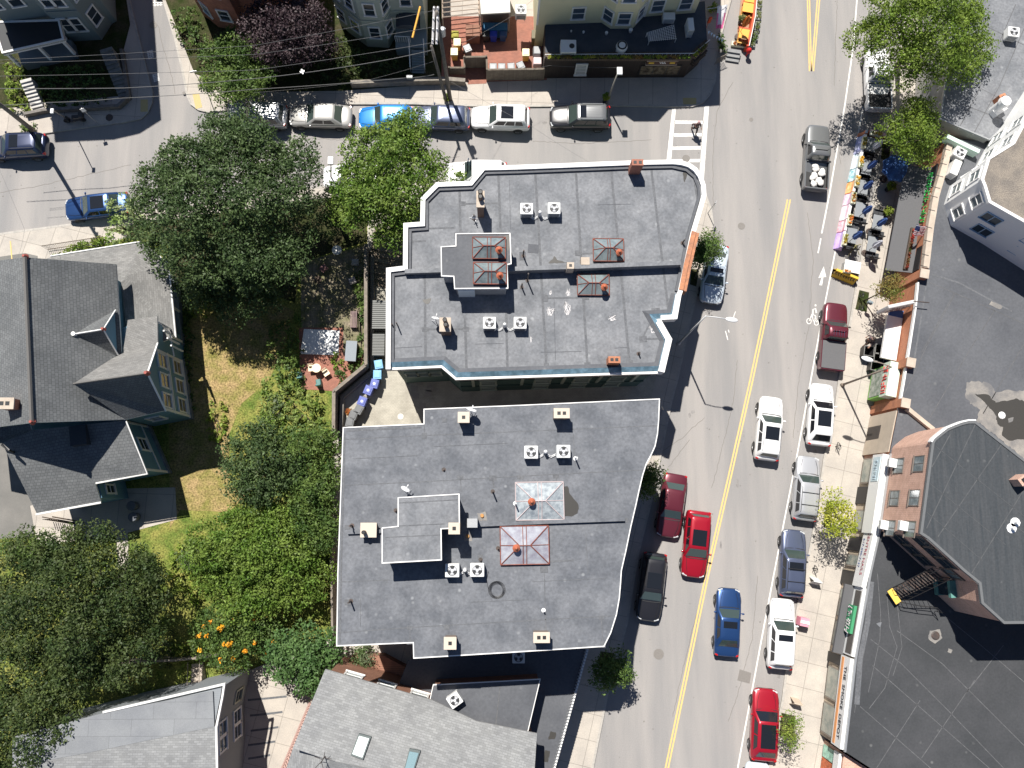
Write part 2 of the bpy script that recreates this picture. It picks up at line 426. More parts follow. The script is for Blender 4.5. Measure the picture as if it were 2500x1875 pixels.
EE = [(2320, -600), (2213, 0), (2175, 240), (2162, 301), (2135, 466), (2112, 547), (2102, 622), (2086, 709), (2074, 778), (2045, 932), (2028, 1057), (2010, 1115), (1986, 1283),
      (1961, 1410), (1947, 1467), (1915, 1650), (1908, 1707), (1874, 1875), (1760, 2500), (3400, 2500), (3400, -600)]
cb = MB()
for nm, pl, mt in (('sidewalk', SW, conc), ('sidewalk', NW, conc_n), ('sidewalk', NN, conc_n), ('sidewalk', EE, conc)):
    w = ccw(QL(pl)); struct(nm, MB().prism(w, -0.1, 0.13), mt)
    cb = MB(); cb.strip(w, -0.02, -0.05, 0.132, closed=True); cb.strip(w, 0.14, 0.0, 0.136, closed=True)
    struct('curb', cb, curbm)
Z0 = 0.136
def patch(name, pts, m, dz=0.004, h=0.13):
    return struct(name, MB().sheet(QL(pts, h), h + dz), m)
patch('lawn', [(-800, 1330), (80, 1312), (80, 1200), (100, 640), (240, 600), (420, 547), (700, 506), (905, 478), (897, 900), (812, 962), (812, 1620), (700, 1650), (560, 1660), (520, 1690), (0, 1900), (-800, 1990)], lawn_m, 0.006)
patch('driveway', [(-800, 740), (62, 618), (92, 625), (94, 1000), (82, 1312), (-800, 1345)], drive_m, 0.012)
patch('dry_lawn', [(455, 800), (480, 740), (600, 700), (720, 760), (690, 860), (655, 930), (590, 985), (560, 1060), (560, 1180), (600, 1210), (560, 1250), (440, 1245), (415, 1290), (412, 1000)], dry_m, 0.012)
patch('patio_slab', [(74, 1235), (200, 1195), (428, 1190), (432, 1268), (270, 1312), (185, 1320), (92, 1336)], conc_n, 0.018)
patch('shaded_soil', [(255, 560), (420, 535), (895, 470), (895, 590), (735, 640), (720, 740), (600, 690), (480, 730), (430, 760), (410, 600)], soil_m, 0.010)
patch('garden_path', [(283, 1305), (312, 1300), (318, 1465), (293, 1470)], conc_n, 0.016)
patch('stone_patio', [(735, 640), (893, 600), (893, 880), (850, 900), (820, 860), (735, 800)], stonepv, 0.012)
patch('brick_patio', [(730, 800), (838, 800), (838, 862), (885, 862), (885, 890), (820, 955), (733, 950)], brickpave, 0.018)
patch('courtyard', [(897, 470), (1640, 520), (1600, 930), (1560, 1100), (830, 1100), (812, 965), (897, 905)], paver, 0.008)
patch('planting_bed', [(380, 0), (404, 0), (440, 90), (475, 180), (600, 225), (830, 222), (1080, 205), (1080, -600), (360, -600)], soil_m, 0.01)
patch('front_garden', [(-800, -600), (300, -600), (309, 0), (318, 60), (300, 130), (290, 235), (110, 250), (40, 262), (-800, 330)], soil_m, 0.01)
patch('brick_yard', [(1078, 40), (1335, 40), (1335, 196), (1190, 200), (1140, 200), (1078, 200)], brickpave, 0.014)
patch('brick_walk', [(1142, 198), (1188, 196), (1188, 204), (1142, 206)], brickpave, 0.012)
patch('rear_alley', [(600, 1640), (800, 1560), (1010, 1600), (1010, 1680), (700, 2100), (540, 2100)], conc, 0.012)
for x0, x1, y in ((605, 700, 1705), (610, 690, 1743), (612, 680, 1780), (606, 672, 1815), (606, 660, 1848)):
    struct('tar_joint', MB().ribbon(QL([(x0, y + 4), ((x0 + x1) / 2, y), (x1, y - 5)], 0.13), 0.14, 0.146), seam)
# tactile / repair pads and planting pits
pad_y = M('tan_pad', (0.52, 0.42, 0.2), rough=0.9, fine=0.1)
for pts in ([(343, 243), (361, 243), (361, 273), (343, 273)], [(1667, 239), (1700, 239), (1700, 255), (1668, 255)], [(470, 230), (486, 228), (494, 262), (478, 266)]):
    patch('tactile_pad', pts, pad_y, 0.010)
for pts in ([(2098, 708), (2122, 714), (2116, 762), (2088, 755)], [(1466, 1590), (1500, 1595), (1492, 1628), (1462, 1622)], [(2018, 1222), (2034, 1226), (2028, 1290), (2010, 1286)],
            [(1908, 1740), (1942, 1748), (1936, 1800), (1902, 1795)], [(2155, 345), (2176, 352), (2170, 392), (2150, 388)], [(1688, 655), (1706, 660), (1700, 700), (1684, 694)]):
    patch('tree_pit', pts, soil_m, 0.010)

# ---------------- road markings ----------------
def mark(pts, w, m=whitep, name='lane_marking', z=0.006):
    return struct(name, MB().ribbon(QL(pts), w, z), m)
CL = [(1926, 487), (1893, 648), (1860, 807), (1834, 930), (1780, 1170), (1726, 1405), (1677, 1640), (1628, 1875), (1500, 2480)]
mb = MB()
for o in (-3.4, 3.4): mb.ribbon(QL([(x + o, y) for x, y in CL]), 0.11, 0.006)
for a, b in ((((1966, -200), (1976, 174))), ((1971, -200), (1981, 174)), ((2012, -200), (1981, 174)), ((2018, -200), (1986, 174))):
    mb.ribbon(QL([(a[0] + 0, a[1]), b]), 0.10, 0.006)
struct('centre_line', mb, yellowp)
mb = MB()
mb.ribbon(QL([(2130, -300), (2092, 0), (2083, 116), (2062, 260), (2025, 474), (2006, 570)]), 0.11, 0.006)
for a, b in (((2004, 582), (1997, 618)),): mb.ribbon(QL([a, b]), 0.10, 0.006)
mb.ribbon(QL([(2110, 245), (2067, 474), (2026, 680), (2005, 787), (1979, 930), (1944, 1121), (1909, 1300), (1889, 1404), (1861, 1551), (1801, 1875), (1700, 2400)]), 0.10, 0.006)
struct('lane_marking', mb, whitep)
mb = MB()
def pxpoly(mb, pts, z=0.006): mb.sheet(QL(pts), z)
pxpoly(mb, [(1641, 266), (1650, 266), (1634, 440), (1622, 440)]); pxpoly(mb, [(1720, 259), (1731, 259), (1716, 470), (1704, 470)])
for a, b, c, d in ((294, 302, 295, 303), (326, 334, 325, 333), (358, 366, 357, 365), (389, 396, 388, 396)):
    xl = lambda y: 1650 - (y - 266) * 16 / 174; xr = lambda y: 1720 - (y - 259) * 16 / 211
    pxpoly(mb, [(xl(a) - 1, a), (xr(c) + 1, c), (xr(d) + 1, d), (xl(b) - 1, b)])
struct('crosswalk', mb, whitep)
mb = MB()
pxpoly(mb, [(2011, 650), (1998, 679), (2006, 677), (2000, 696), (2007, 697), (2010, 677), (2017, 676)])
struct('bike_lane_arrow', mb, whitep)
mb = MB()
def ring(mb, cx, cy, r, w=1.6):
    mb.ribbon(QL([(cx + r * math.cos(t * math.pi / 8), cy + r * 1.2 * math.sin(t * math.pi / 8)) for t in range(17)]), w / 33, 0.006)
ring(mb, 1975, 784, 5.5, 2); ring(mb, 1993, 788, 5.0, 2)
mb.ribbon(QL([(1976, 783), (1982, 768), (1990, 770), (1994, 787)]), 0.07, 0.006); mb.ribbon(QL([(1982, 768), (1986, 785), (1992, 772)]), 0.07, 0.007)
mb.ribbon(QL([(1984, 768), (1985, 756), (1991, 753), (1993, 764)]), 0.11, 0.007); ring(mb, 1991, 745.5, 1.2, 2.4)
struct('bike_lane_symbol', mb, whitep)
mb = MB(); mb.ribbon(QL([(1796, 760), (1792, 770), (1790, 782)]), 0.06, 0.006)
for a, b in (((1771, 808), (1777, 830)), ((1778, 805), (1780, 812))): mb.ribbon(QL([a, b]), 0.07, 0.006)
struct('survey_marks', mb, whitep)
# covers and patches
def cover(px, py, r, m=iron, h=0.0, name='manhole_cover', grp='manhole covers in the street'):
    p = P(px, py, h); mb = MB(); mb.cyl(p.x, p.y, h + 0.003, h + 0.012, r, n=20)
    return mb
covm = M('cover_iron', (0.20, 0.185, 0.17), rough=0.7, fine=0.15)
for px, py, r, h, lab in ((1608, 1597, 0.37, 0, 'large round manhole cover near the yellow line in front of the south block'), (1675, 387, 0.3, 0, 'round manhole cover between the lowest crosswalk bars'),
                       (374, 61, 0.3, 0, 'round manhole cover with red paint ring in the side street'), (1834, 292, 0.16, 0, 'small round valve cover in the junction right of the crosswalk'),
                       (267, 287, 0.28, 0.134, 'black round cover in the shaded corner sidewalk'), (1810, 552, 0.28, 0, 'faint round cover left of the yellow line start'),
                       (449, 227, 0.12, 0.134, 'small white valve cover by the side street curb')):
    tag(cover(px, py, r, h=h).build('manhole_cover', iron if 'black' in lab else covm), lab, 'manhole cover')
for pts, lab in (([(1806, 1634), (1834, 1643), (1830, 1669), (1800, 1661)], 'square utility plate'),):
    tag(MB().prism(QL(pts), 0.0, 0.008).build('utility_plate', covm), 'grey square utility plate set in the road beside the parking line', 'utility plate')
w_ = MB()
for pts in ([(372, -18), (398, -12), (396, 14), (375, 16)], [(358, 125), (373, 121), (376, 140), (362, 146)], [(371, 182), (387, 178), (390, 197), (376, 201)]):
    p = QL(pts)
    for k in range(5):
        w_.ribbon([l2(p[0], p[3], (k + 0.5) / 5), l2(p[1], p[2], (k + 0.5) / 5)], 0.08, 0.006)
    for k in range(3): w_.ribbon([l2(p[0], p[1], (k + 0.5) / 3), l2(p[3], p[2], (k + 0.5) / 3)], 0.07, 0.0065)
struct('stencilled_lettering', w_, whitep)
# stone curb line between the parking strip and plain road near the driveway
mark([(28, 590), (33, 650)], 0.08, yellowp, 'driveway_marking', 0.146)

crk = M('crack_tar', (0.17, 0.155, 0.14), rough=0.9, fine=0.2)
rk = random.Random(12)
for pts in ([(1790, 200), (1770, 235), (1752, 270), (1744, 330), (1740, 400), (1742, 520)], [(1620, 1100), (1665, 1070), (1690, 1045), (1728, 1015)], [(1632, 1140), (1690, 1065)], [(1850, 1405), (1836, 1560), (1800, 1700), (1775, 1770)],
            [(2044, 0), (2040, 100), (2036, 220)], [(2060, 300), (2050, 380), (2056, 410)], [(1972, 520), (1985, 640), (1975, 790), (1950, 930), (1935, 1080)], [(1800, 880), (1790, 980), (1762, 1100), (1735, 1200)],
            [(1700, 1500), (1670, 1620), (1640, 1760)], [(0, 470), (90, 455), (200, 430), (330, 400)], [(620, 340), (760, 338), (900, 345)], [(1300, 345), (1420, 350), (1600, 342)], [(385, 60), (400, 120), (420, 190), (430, 240)]):
    out = []
    for i in range(len(pts) - 1):
        n = max(2, int(math.hypot(pts[i + 1][0] - pts[i][0], pts[i + 1][1] - pts[i][1]) / 9))
        for k in range(n): t = k / n; out.append((lerp(pts[i][0], pts[i + 1][0], t) + rk.uniform(-1.3, 1.3), lerp(pts[i][1], pts[i + 1][1], t) + rk.uniform(-1.3, 1.3)))
    struct('road_crack', MB().ribbon(QL(out), 0.03, 0.004), crk)

stn = M('road_stain', (0.20, 0.19, 0.185), rough=0.9, col2=(0.29, 0.275, 0.265), scale=3, fine=0.2)
for k, (cx, cy, rx, ry) in enumerate(((1684, 1015, 4, 7), (1692, 1006, 6, 4), (1990, 1104, 5, 8), (1965, 1290, 6, 7), (1925, 1440, 5, 9), (1580, 1500, 5, 8), (2065, 860, 6, 10), (1618, 1165, 3, 6), (1768, 715, 4, 8), (1900, 1650, 6, 8), (1330, 300, 7, 4), (1180, 305, 6, 3), (1440, 305, 5, 3), (1800, 1180, 4, 14), (1760, 1330, 3, 12), (1815, 1060, 3, 9), (1884, 690, 4, 16))):
    out = []
    for i in range(14): a = i * 0.4488; f_ = rk.uniform(0.6, 1.15); out.append((cx + rx * f_ * math.cos(a), cy + ry * f_ * math.sin(a)))
    struct('road_stain', MB().sheet(QL(out), 0.003 + 0.0001 * k), stn)
# ---------------- foliage ----------------
class Leaves:
    def __init__(s, seed): s.r = np.random.default_rng(seed); s.q = []
    def tuft(s, c, rad_, n, size, up=0.5):
        """n small leaves scattered over little spheres with centres c (k,3)"""
        r = s.r; k = len(c)
        d = r.normal(size=(k, n, 3)); d /= np.linalg.norm(d, axis=2, keepdims=True)
        p = c[:, None, :] + d * rad_ * (0.45 + 0.55 * r.random((k, n, 1)))
        nn = d * 0.5 + r.normal(size=(k, n, 3)) * 0.5; nn[:, :, 2] += up
        nn /= np.linalg.norm(nn, axis=2, keepdims=True)
        a = np.cross(nn, r.normal(size=(k, n, 3))); a /= np.linalg.norm(a, axis=2, keepdims=True)
        b = np.cross(nn, a)
        sz = size * (0.65 + 0.7 * r.random((k, n, 1)))
        q = np.stack([p - a * sz, p - b * sz * 0.5, p + a * sz, p + b * sz * 0.5], axis=2)
        s.q.append(q.reshape(-1, 4, 3))
    def build(s, name, mat, parent, off):
        q = np.concatenate(s.q); q = q - np.array(off)
        n = len(q); me = bpy.data.meshes.new(name)
        me.vertices.add(n * 4); me.vertices.foreach_set('co', q.reshape(-1))
        me.loops.add(n * 4); me.loops.foreach_set('vertex_index', np.arange(n * 4, dtype=np.int32))
        me.polygons.add(n); me.polygons.foreach_set('loop_start', np.arange(n, dtype=np.int32) * 4)
        me.polygons.foreach_set('loop_total', np.full(n, 4, dtype=np.int32))
        me.materials.append(mat); me.update(calc_edges=True)
        o = bpy.data.objects.new(name, me); C.objects.link(o)
        if parent is not None: o.parent = parent
        else: o.location = off
        return o
bark = M('bark', (0.12, 0.095, 0.075), rough=0.95, col2=(0.07, 0.055, 0.045), scale=4, bump=0.5, fine=0.2)
def tree(px, py, R, h0, h1, mat, label, seed, base=None, ry=None, clump=1.3, leaf=0.15, dens=1.0, name='tree', cat='tree', group=None,
         flat=0.75, gap=0.12, up=0.5, flowers=None, limbs=6, trunk=0.22, elong=None, tr=0.5):
    """crown centred on the pixel, R metres wide (radius), from h0 to h1"""
    r = np.random.default_rng(seed)
    hc = lerp(h0, h1, 0.6); c = np.array(P(px, py, hc)); Ry = ry or R
    root_xy = Q(base[0], base[1], 0.13) if base else (c[0], c[1])
    loc = (root_xy[0], root_xy[1], 0.13)
    t = thing(name, label, cat, loc, group=group)
    az = (h1 - h0) / 2; cz = (h0 + h1) / 2
    # lobes: clumps over an uneven dome
    R, Ry = max(0.4 * R, R - clump * 0.78), max(0.4 * Ry, Ry - clump * 0.78)
    nl = max(5, int(5.2 * (R + clump * .5) * (Ry + clump * .5) / clump ** 2 * 0.46)); lobes = []
    for i in range(nl):
        for _ in range(30):
            th = r.random() * 2 * math.pi
            cp = r.random() ** 0.8; ph = math.acos(1 - cp * 1.15)          # polar angle from the top
            k = 0.72 + 0.30 * r.random()
            x, y = R * k * math.sin(ph) * math.cos(th), Ry * k * math.sin(ph) * math.sin(th)
            if elong: x, y = x * math.cos(elong) - y * math.sin(elong), x * math.sin(elong) + y * math.cos(elong)
            p = np.array([c[0] + x, c[1] + y, cz + az * k * math.cos(ph) * flat + (r.random() - 0.5) * 0.5 * az])
            if all(np.linalg.norm((p - q[0])[:2]) > clump * 0.86 for q in lobes): break
        lobes.append((p, clump * (0.50 + 0.75 * r.random())))
    lv = Leaves(seed + 1)
    for p, q in lobes:
        if r.random() < gap * 0.4: continue
        n = int(46 * dens * (q / 1.0) ** 2)
        d = r.normal(size=(n, 3)); d[:, 2] = np.abs(d[:, 2]) * 1.2 - 0.25; d /= np.linalg.norm(d, axis=1, keepdims=True)
        rr = q * (0.62 + 0.5 * r.random((n, 1)))
        cc = p + d * rr * np.array([1, 1, 0.75])
        lv.tuft(cc, tr * (0.6 + 0.4 * r.random()), 13, leaf * 0.74, up)
    # inner foliage so that gaps show leaves, not the far side
    m = int(26 * dens * R * Ry / (clump * clump))
    th = r.random(m) * 2 * math.pi; k = np.sqrt(r.random(m)) * 0.82
    ex, ey = R * k * np.cos(th), Ry * k * np.sin(th)
    if elong: ex, ey = ex * math.cos(elong) - ey * math.sin(elong), ex * math.sin(elong) + ey * math.cos(elong)
    cc = np.stack([c[0] + ex, c[1] + ey, cz + (r.random(m) - 0.55) * az * 0.9], axis=1)
    lv.tuft(cc, tr * 1.2, 11, leaf * 0.95, up)
    lv.build('crown', mat, t, loc)
    mb = MB(); top = Vector((c[0], c[1], lerp(h0, h1, 0.45)))
    b0 = Vector(loc); b1 = b0.lerp(top, 0.55) + Vector((0, 0, 0)); 
    mb.tube([b0, b0.lerp(b1, 0.5), b1, top], trunk, 8, r1=trunk * 0.5)
    t0 = mb.build('trunk', bark, t, smooth=True)
    for i in range(limbs):
        p, q = lobes[int(r.integers(len(lobes)))]
        st = b0.lerp(top, 0.45 + 0.4 * r.random())
        mb = MB(); e = Vector(p); mid = st.lerp(e, 0.5) + Vector((0, 0, -0.2 * R * 0.3))
        mb.tube([st, mid, e], trunk * 0.42, 6, r1=trunk * 0.12)
        mb.build('limb', bark, t, smooth=True)
    if flowers:
        fm, nf, pts = flowers; fl = Leaves(seed + 9); arr = []
        for _ in range(nf):
            p, q = lobes[int(r.integers(len(lobes)))]
            arr.append(p + np.array([0, 0, q * 0.95]) + (r.random(3) - 0.5) * q * 0.7)
        fl.tuft(np.array(arr), 0.17, 14, 0.09, 0.8)
        fl.build('blossom', fm, t, loc)
    return t
def bush(pts, h, mat, label, seed, name='shrub', cat='shrub', dens=9, leaf=0.11, tr=0.22, group=None, stuff=False, base=0.0, hb=0.13, dome=True, up=0.6, woody=True):
    """low growth filling a pixel polygon"""
    r = np.random.default_rng(seed); poly = ccw(QL(pts, h * 0.6))
    xs = [p[0] for p in poly]; ys = [p[1] for p in poly]
    loc = (sum(xs) / len(xs), sum(ys) / len(ys), hb)
    n = max(6, int(area(poly) * dens)); out = []
    def inside(x, y):
        k = False; j = len(poly) - 1
        for i in range(len(poly)):
            a, b = poly[i], poly[j]
            if (a[1] > y) != (b[1] > y) and x < (b[0] - a[0]) * (y - a[1]) / (b[1] - a[1]) + a[0]: k = not k
            j = i
        return k
    def edge(x, y):
        m = 9
        for i in range(len(poly)):
            a, b = poly[i], poly[(i + 1) % len(poly)]
            dx, dy = b[0] - a[0], b[1] - a[1]; L2 = dx * dx + dy * dy + 1e-9
            t = max(0, min(1, ((x - a[0]) * dx + (y - a[1]) * dy) / L2))
            m = min(m, math.hypot(x - a[0] - t * dx, y - a[1] - t * dy))
        return m
    ph = r.random(6) * 6.3
    while len(out) < n:
        x = min(xs) + r.random() * (max(xs) - min(xs)); y = min(ys) + r.random() * (max(ys) - min(ys))
        if not inside(x, y): continue
        e = edge(x, y)
        w = 0.72 + 0.16 * math.sin(x * 1.9 + ph[0]) * math.cos(y * 2.1 + ph[1]) + 0.12 * math.sin(x * 4.1 + ph[2] + y * 3.3)
        z = hb + base + (h - base) * (min(1, 0.35 + e * 1.4) if dome else 1) * w * (0.45 + 0.6 * r.random())
        out.append((x, y, z))
    lv = Leaves(seed + 5); lv.tuft(np.array(out), tr, 10, leaf, up)
    if stuff: return tag(lv.build(name, mat, None, loc), label, cat, group, 'stuff')
    t = thing(name, label, cat, loc, group=group)
    lv.build('foliage', mat, t, loc)
    if woody:
        mb = MB()
        for i in range(5):
            q = out[int(r.integers(len(out)))]
            mb.tube([(loc[0] + r.random() * 0.2, loc[1] + r.random() * 0.2, hb), (lerp(loc[0], q[0], 0.6), lerp(loc[1], q[1], 0.6), q[2] * 0.6), (q[0], q[1], q[2])], 0.03, 5, r1=0.012)
        mb.build('stem', bark, t)
    return t
# ---------------- building helpers ----------------
def obox(mb, p, q, s0, s1, z0, z1, t0, t1, mi=0):
    """box on the wall line p->q (outside on the right): s along, z up, t outwards"""
    d = Vector((q[0] - p[0], q[1] - p[1])).normalized(); n = Vector((d.y, -d.x)); v = []
    for z in (z0, z1):
        for s, t in ((s0, t0), (s0, t1), (s1, t1), (s1, t0)):
            v.append((p[0] + d.x * s + n.x * t, p[1] + d.y * s + n.y * t, z))
    mb.solid(v, [(0, 3, 2, 1), (4, 5, 6, 7), (0, 1, 5, 4), (1, 2, 6, 5), (2, 3, 7, 6), (3, 0, 4, 7)], mi)
    return mb
def win(parent, p, q, s, z, w, h, fm=None, gm=None, fw=0.11, cols=1, rows=2, name='window', proud=0.07):
    fm = fm or white; gm = gm or glassd
    mb = MB()
    obox(mb, p, q, s - w / 2 - fw, s + w / 2 + fw, z + h, z + h + fw, 0.0, proud + 0.02)
    obox(mb, p, q, s - w / 2 - fw - 0.04, s + w / 2 + fw + 0.04, z - fw, z, 0.0, proud + 0.05)
    obox(mb, p, q, s - w / 2 - fw, s - w / 2, z, z + h, 0.0, proud)
    obox(mb, p, q, s + w / 2, s + w / 2 + fw, z, z + h, 0.0, proud)
    for k in range(1, rows): obox(mb, p, q, s - w / 2, s + w / 2, z + h * k / rows - 0.025, z + h * k / rows + 0.025, 0.0, proud - 0.012)
    for k in range(1, cols): obox(mb, p, q, s - w / 2 + w * k / cols - 0.03, s - w / 2 + w * k / cols + 0.03, z, z + h, 0.0, proud - 0.015)
    f = mb.build(name, fm, parent)
    g = MB(); obox(g, p, q, s - w / 2, s + w / 2, z, z + h, 0.002, 0.025); g.build('pane', gm, f)
    return f
def wins(parent, p, q, ss, zs, w, h, **k):
    L = dist(p, q)
    for z in zs:
        for s in ss: win(parent, p, q, s * L, z, w, h, **k)
def slopes(parent, name, mat, faces, thick=0.16, trim=None):
    """roof planes given as lists of 3-D points; solid slabs"""
    for fc in faces:
        mb = MB(); pts = [Vector(p) for p in fc]
        nrm = Vector((0, 0, sum(pts[i].x * pts[(i + 1) % len(pts)].y - pts[(i + 1) % len(pts)].x * pts[i].y for i in range(len(pts)))))
        if nrm.z < 0: pts.reverse()
        lo = [p - Vector((0, 0, thick)) for p in pts]
        for a, b, c in tessellate_polygon([[Vector((p.x, p.y, 0)) for p in pts]]):
            if (pts[b].x - pts[a].x) * (pts[c].y - pts[a].y) - (pts[c].x - pts[a].x) * (pts[b].y - pts[a].y) < 0: b, c = c, b
            mb.face([pts[a], pts[b], pts[c]], 0); mb.face([lo[a], lo[c], lo[b]], 1)
        for i in range(len(pts)):
            j = (i + 1) % len(pts); mb.face([lo[i], lo[j], pts[j], pts[i]], 1)
        mb.build(name, [mat, trim or white], parent)
def chimney(parent, px, py, h0, hh, sx, sy, m, rot=0.0, flues=((0, 0),), fr=0.13, cap=None, pot=0.0, off=None):
    c = P(px, py, h0 + hh); mb = MB()
    mb.box(c.x, c.y, h0 - 0.02, sx, sy, hh + 0.02, rot)
    ch = mb.build('chimney', m, parent)
    if cap: MB().box(c.x, c.y, h0 + hh + 0.001, sx + 0.1, sy + 0.1, 0.09, rot).build('cap', cap, ch)
    zt = h0 + hh + (0.092 if cap else 0.0)
    for fx, fy in flues:
        x = c.x + fx * math.cos(rot) - fy * math.sin(rot); y = c.y + fx * math.sin(rot) + fy * math.cos(rot)
        if pot > 0:
            mb = MB(); mb.cyl(x, y, zt + 0.001, zt + pot, fr * 0.9, fr, 12, cap=False); mb.cyl(x, y, zt + 0.001, zt + pot - 0.02, fr * 0.8, fr * 0.8, 12, mi=1)
            mb.build('flue', [m, black], ch)
        else:
            mb = MB(); mb.box(x, y, zt + 0.001, fr * 2, fr * 2, 0.012, rot, 0); mb.build('flue', black, ch)
    return ch
def pipe(parent, px, py, h0, hh, r=0.05, m=None, lx=0, ly=0):
    c = P(px, py, h0 + hh); mb = MB(); mb.cyl(c.x, c.y, h0 - 0.01, h0 + hh, r, n=8)
    mb.cyl(c.x, c.y, h0 + 0.001, h0 + 0.03, r * 2.6, n=10)
    return mb.build('vent_pipe', m or iron, parent)
def seams(parent, lines, h, w=0.13, m=None, name='roof_seam', dz=0.006):
    for ln in lines:
        mb = MB(); mb.ribbon(QL(ln, h), w, h + dz); mb.build(name, m or seam, parent)
def blotch(parent, pts, h, m=None, name='puddle', dz=0.008, jitter=3, seed=1):
    r = random.Random(seed); out = []
    for i in range(len(pts)):
        a, b = pts[i], pts[(i + 1) % len(pts)]; n = max(2, int(math.hypot(b[0] - a[0], b[1] - a[1]) / 5))
        for k in range(n):
            t = k / n; out.append((lerp(a[0], b[0], t) + r.uniform(-1, 1) * jitter * 0.4, lerp(a[1], b[1], t) + r.uniform(-1, 1) * jitter * 0.4))
    return MB().sheet(QL(out, h), h + dz).build(name, m or puddle_m, parent)
def skylight(parent, cx, cy, wpx, hpx, h, frame, glass=None, vent=(0.3, -0.25), hh=0.45, rot=0.0):
    c = P(cx, cy, h + 0.25); w, d = wpx / 33.0, hpx / 33.0
    R_ = lambda x, y, z: (c.x + x * math.cos(rot) - y * math.sin(rot), c.y + x * math.sin(rot) + y * math.cos(rot), z)
    z0, z1, z2 = h, h + 0.15, h + 0.15 + hh
    mb = MB()
    mb.box(c.x, c.y, z0 - 0.01, w, d, 0.16, rot)
    a, b = w / 2, d / 2; rx = max(0.0, a - b)
    if rx < 0.15: rx = 0.3 * a
    cor = [R_(-a, -b, z1), R_(a, -b, z1), R_(a, b, z1), R_(-a, b, z1)]; rg = [R_(-rx, 0, z2), R_(rx, 0, z2)]
    sk = mb.build('skylight', frame, parent)
    fr = MB()
    up = lambda p: (p[0], p[1], p[2] + 0.02)
    for p, q in ((cor[0], rg[0]), (cor[3], rg[0]), (cor[1], rg[1]), (cor[2], rg[1]), (rg[0], rg[1]), (cor[0], cor[1]), (cor[1], cor[2]), (cor[2], cor[3]), (cor[3], cor[0])):
        fr.tube([up(p), up(q)], 0.032, 5)
    for k in (1, 2):
        t = k / 3
        x = lerp(-rx, rx, t)
        for s in (-1, 1): fr.tube([up(R_(x, 0, z2)), up(R_(x, s * b, z1))], 0.025, 5)
    for s in (-1, 1):
        fr.tube([up(rg[0] if s < 0 else rg[1]), up(R_(s * a, 0, z1))], 0.025, 5)
    fr.build('glazing_bar', frame, sk)
    gl = MB()
    gl.face([cor[0], cor[1], rg[1], rg[0]]); gl.face([cor[2], cor[3], rg[0], rg[1]]); gl.face([cor[3], cor[0], rg[0]]); gl.face([cor[1], cor[2], rg[1]])
    gl.build('pane', glass or glassl, sk)
    if vent:
        x, y = vent[0] * w, vent[1] * d; vx, vy, _ = R_(x, y, 0)
        v = MB(); v.cyl(vx, vy, z1, z2 + 0.25, 0.13, n=12); v.cyl(vx, vy, z2 + 0.25, z2 + 0.42, 0.23, 0.08, 12); v.ball((vx, vy, z2 + 0.44), 0.09)
        v.build('ventilator', M('vent_terracotta', (0.42, 0.12, 0.06), rough=0.6, fine=0.15), sk, smooth=False)
    return sk

# ================= north corner building =================
HA = 8.4
Apx = [(943, 903), (944, 657), (985, 652), (986, 548), (1027, 545), (1028, 487), (1066, 449), (1147, 446), (1178, 409), (1260, 407), (1544, 396), (1640, 394), (1662, 396),
       (1682, 402), (1699, 414), (1712, 432), (1720, 455), (1722, 480), (1715, 506), (1694, 576), (1664, 716), (1661, 724), (1651, 781), (1612, 783), (1639, 830), (1620, 911), (1112, 927), (1077, 897)]
A2 = QL(Apx, HA)
loc = (sum(p[0] for p in A2) / len(A2), sum(p[1] for p in A2) / len(A2), 0.13)
bA = thing('corner_building', 'three storey block with grey flat roof, white parapet cap and rounded corner at the crosswalk', 'building', loc)
# walls stand just inside the eaves
def inset(poly, w):
    p = ccw(poly); n = len(p); out = []
    for i in range(n):
        a, b, c = p[i - 1], p[i], p[(i + 1) % n]
        d1 = Vector((b[0] - a[0], b[1] - a[1])).normalized(); d2 = Vector((c[0] - b[0], c[1] - b[1])).normalized()
        k = Vector((-d1.y, d1.x)) + Vector((-d2.y, d2.x)); k = k / max(0.35, k.length_squared / 2)
        out.append((b[0] + k.x * w, b[1] + k.y * w))
    return out
wA = inset(A2, 0.38)
MB().prism(wA, 0.1, HA - 0.12).build('wall', greenwall, bA)
MB().prism(inset(A2, 0.30), HA - 0.11, HA).build('roof', membrane, bA)
seams(bA, [[(1307, 424), (1334, 893)], [(1406, 420), (1434, 890)], [(1492, 416), (1537, 885)], [(1590, 412), (1632, 760)], [(1122, 463), (1124, 571)], [(1217, 428), (1222, 567)],
           [(1037, 668), (1039, 880)], [(1135, 770), (1139, 908)], [(1236, 764), (1239, 906)], [(1692, 420), (1705, 500)]], HA, 0.16)
seams(bA, [[(960, 668), (962, 885)], [(1040, 588), (1000, 590)], [(1120, 498), (1220, 496)], [(1038, 804), (1138, 803)], [(1332, 728), (1430, 726)], [(1560, 828), (1622, 826)],
           [(1412, 620), (1450, 618)], [(1045, 558), (1110, 556)], [(1570, 822), (1600, 762)]], HA, 0.11, dz=0.009)
# parapet with white cap: north, west and round the corner
def prange(pts, h, w, z0, z1, m, name, parent):
    q = QL(pts, h)
    mb = MB(); mb.strip(q, -w, z0, z1); return mb.build(name, m, parent)
cap_pts = Apx[0:24]          # from the south-west corner clockwise to the bay
prange(cap_pts, HA, 0.30, HA - 0.25, HA + 0.28, white, 'parapet_cap', bA)
prange([(c[0], c[1]) for c in [(956, 885), (957, 669), (998, 664), (999, 560), (1040, 557), (1040, 492), (1071, 461), (1152, 458), (1183, 421), (1260, 419), (1544, 408), (1640, 406), (1676, 414), (1697, 432), (1707, 458), (1709, 480), (1702, 504), (1681, 576), (1653, 712)]],
       HA, 0.17, HA - 0.05, HA + 0.14, membrane_d, 'parapet_flashing', bA)
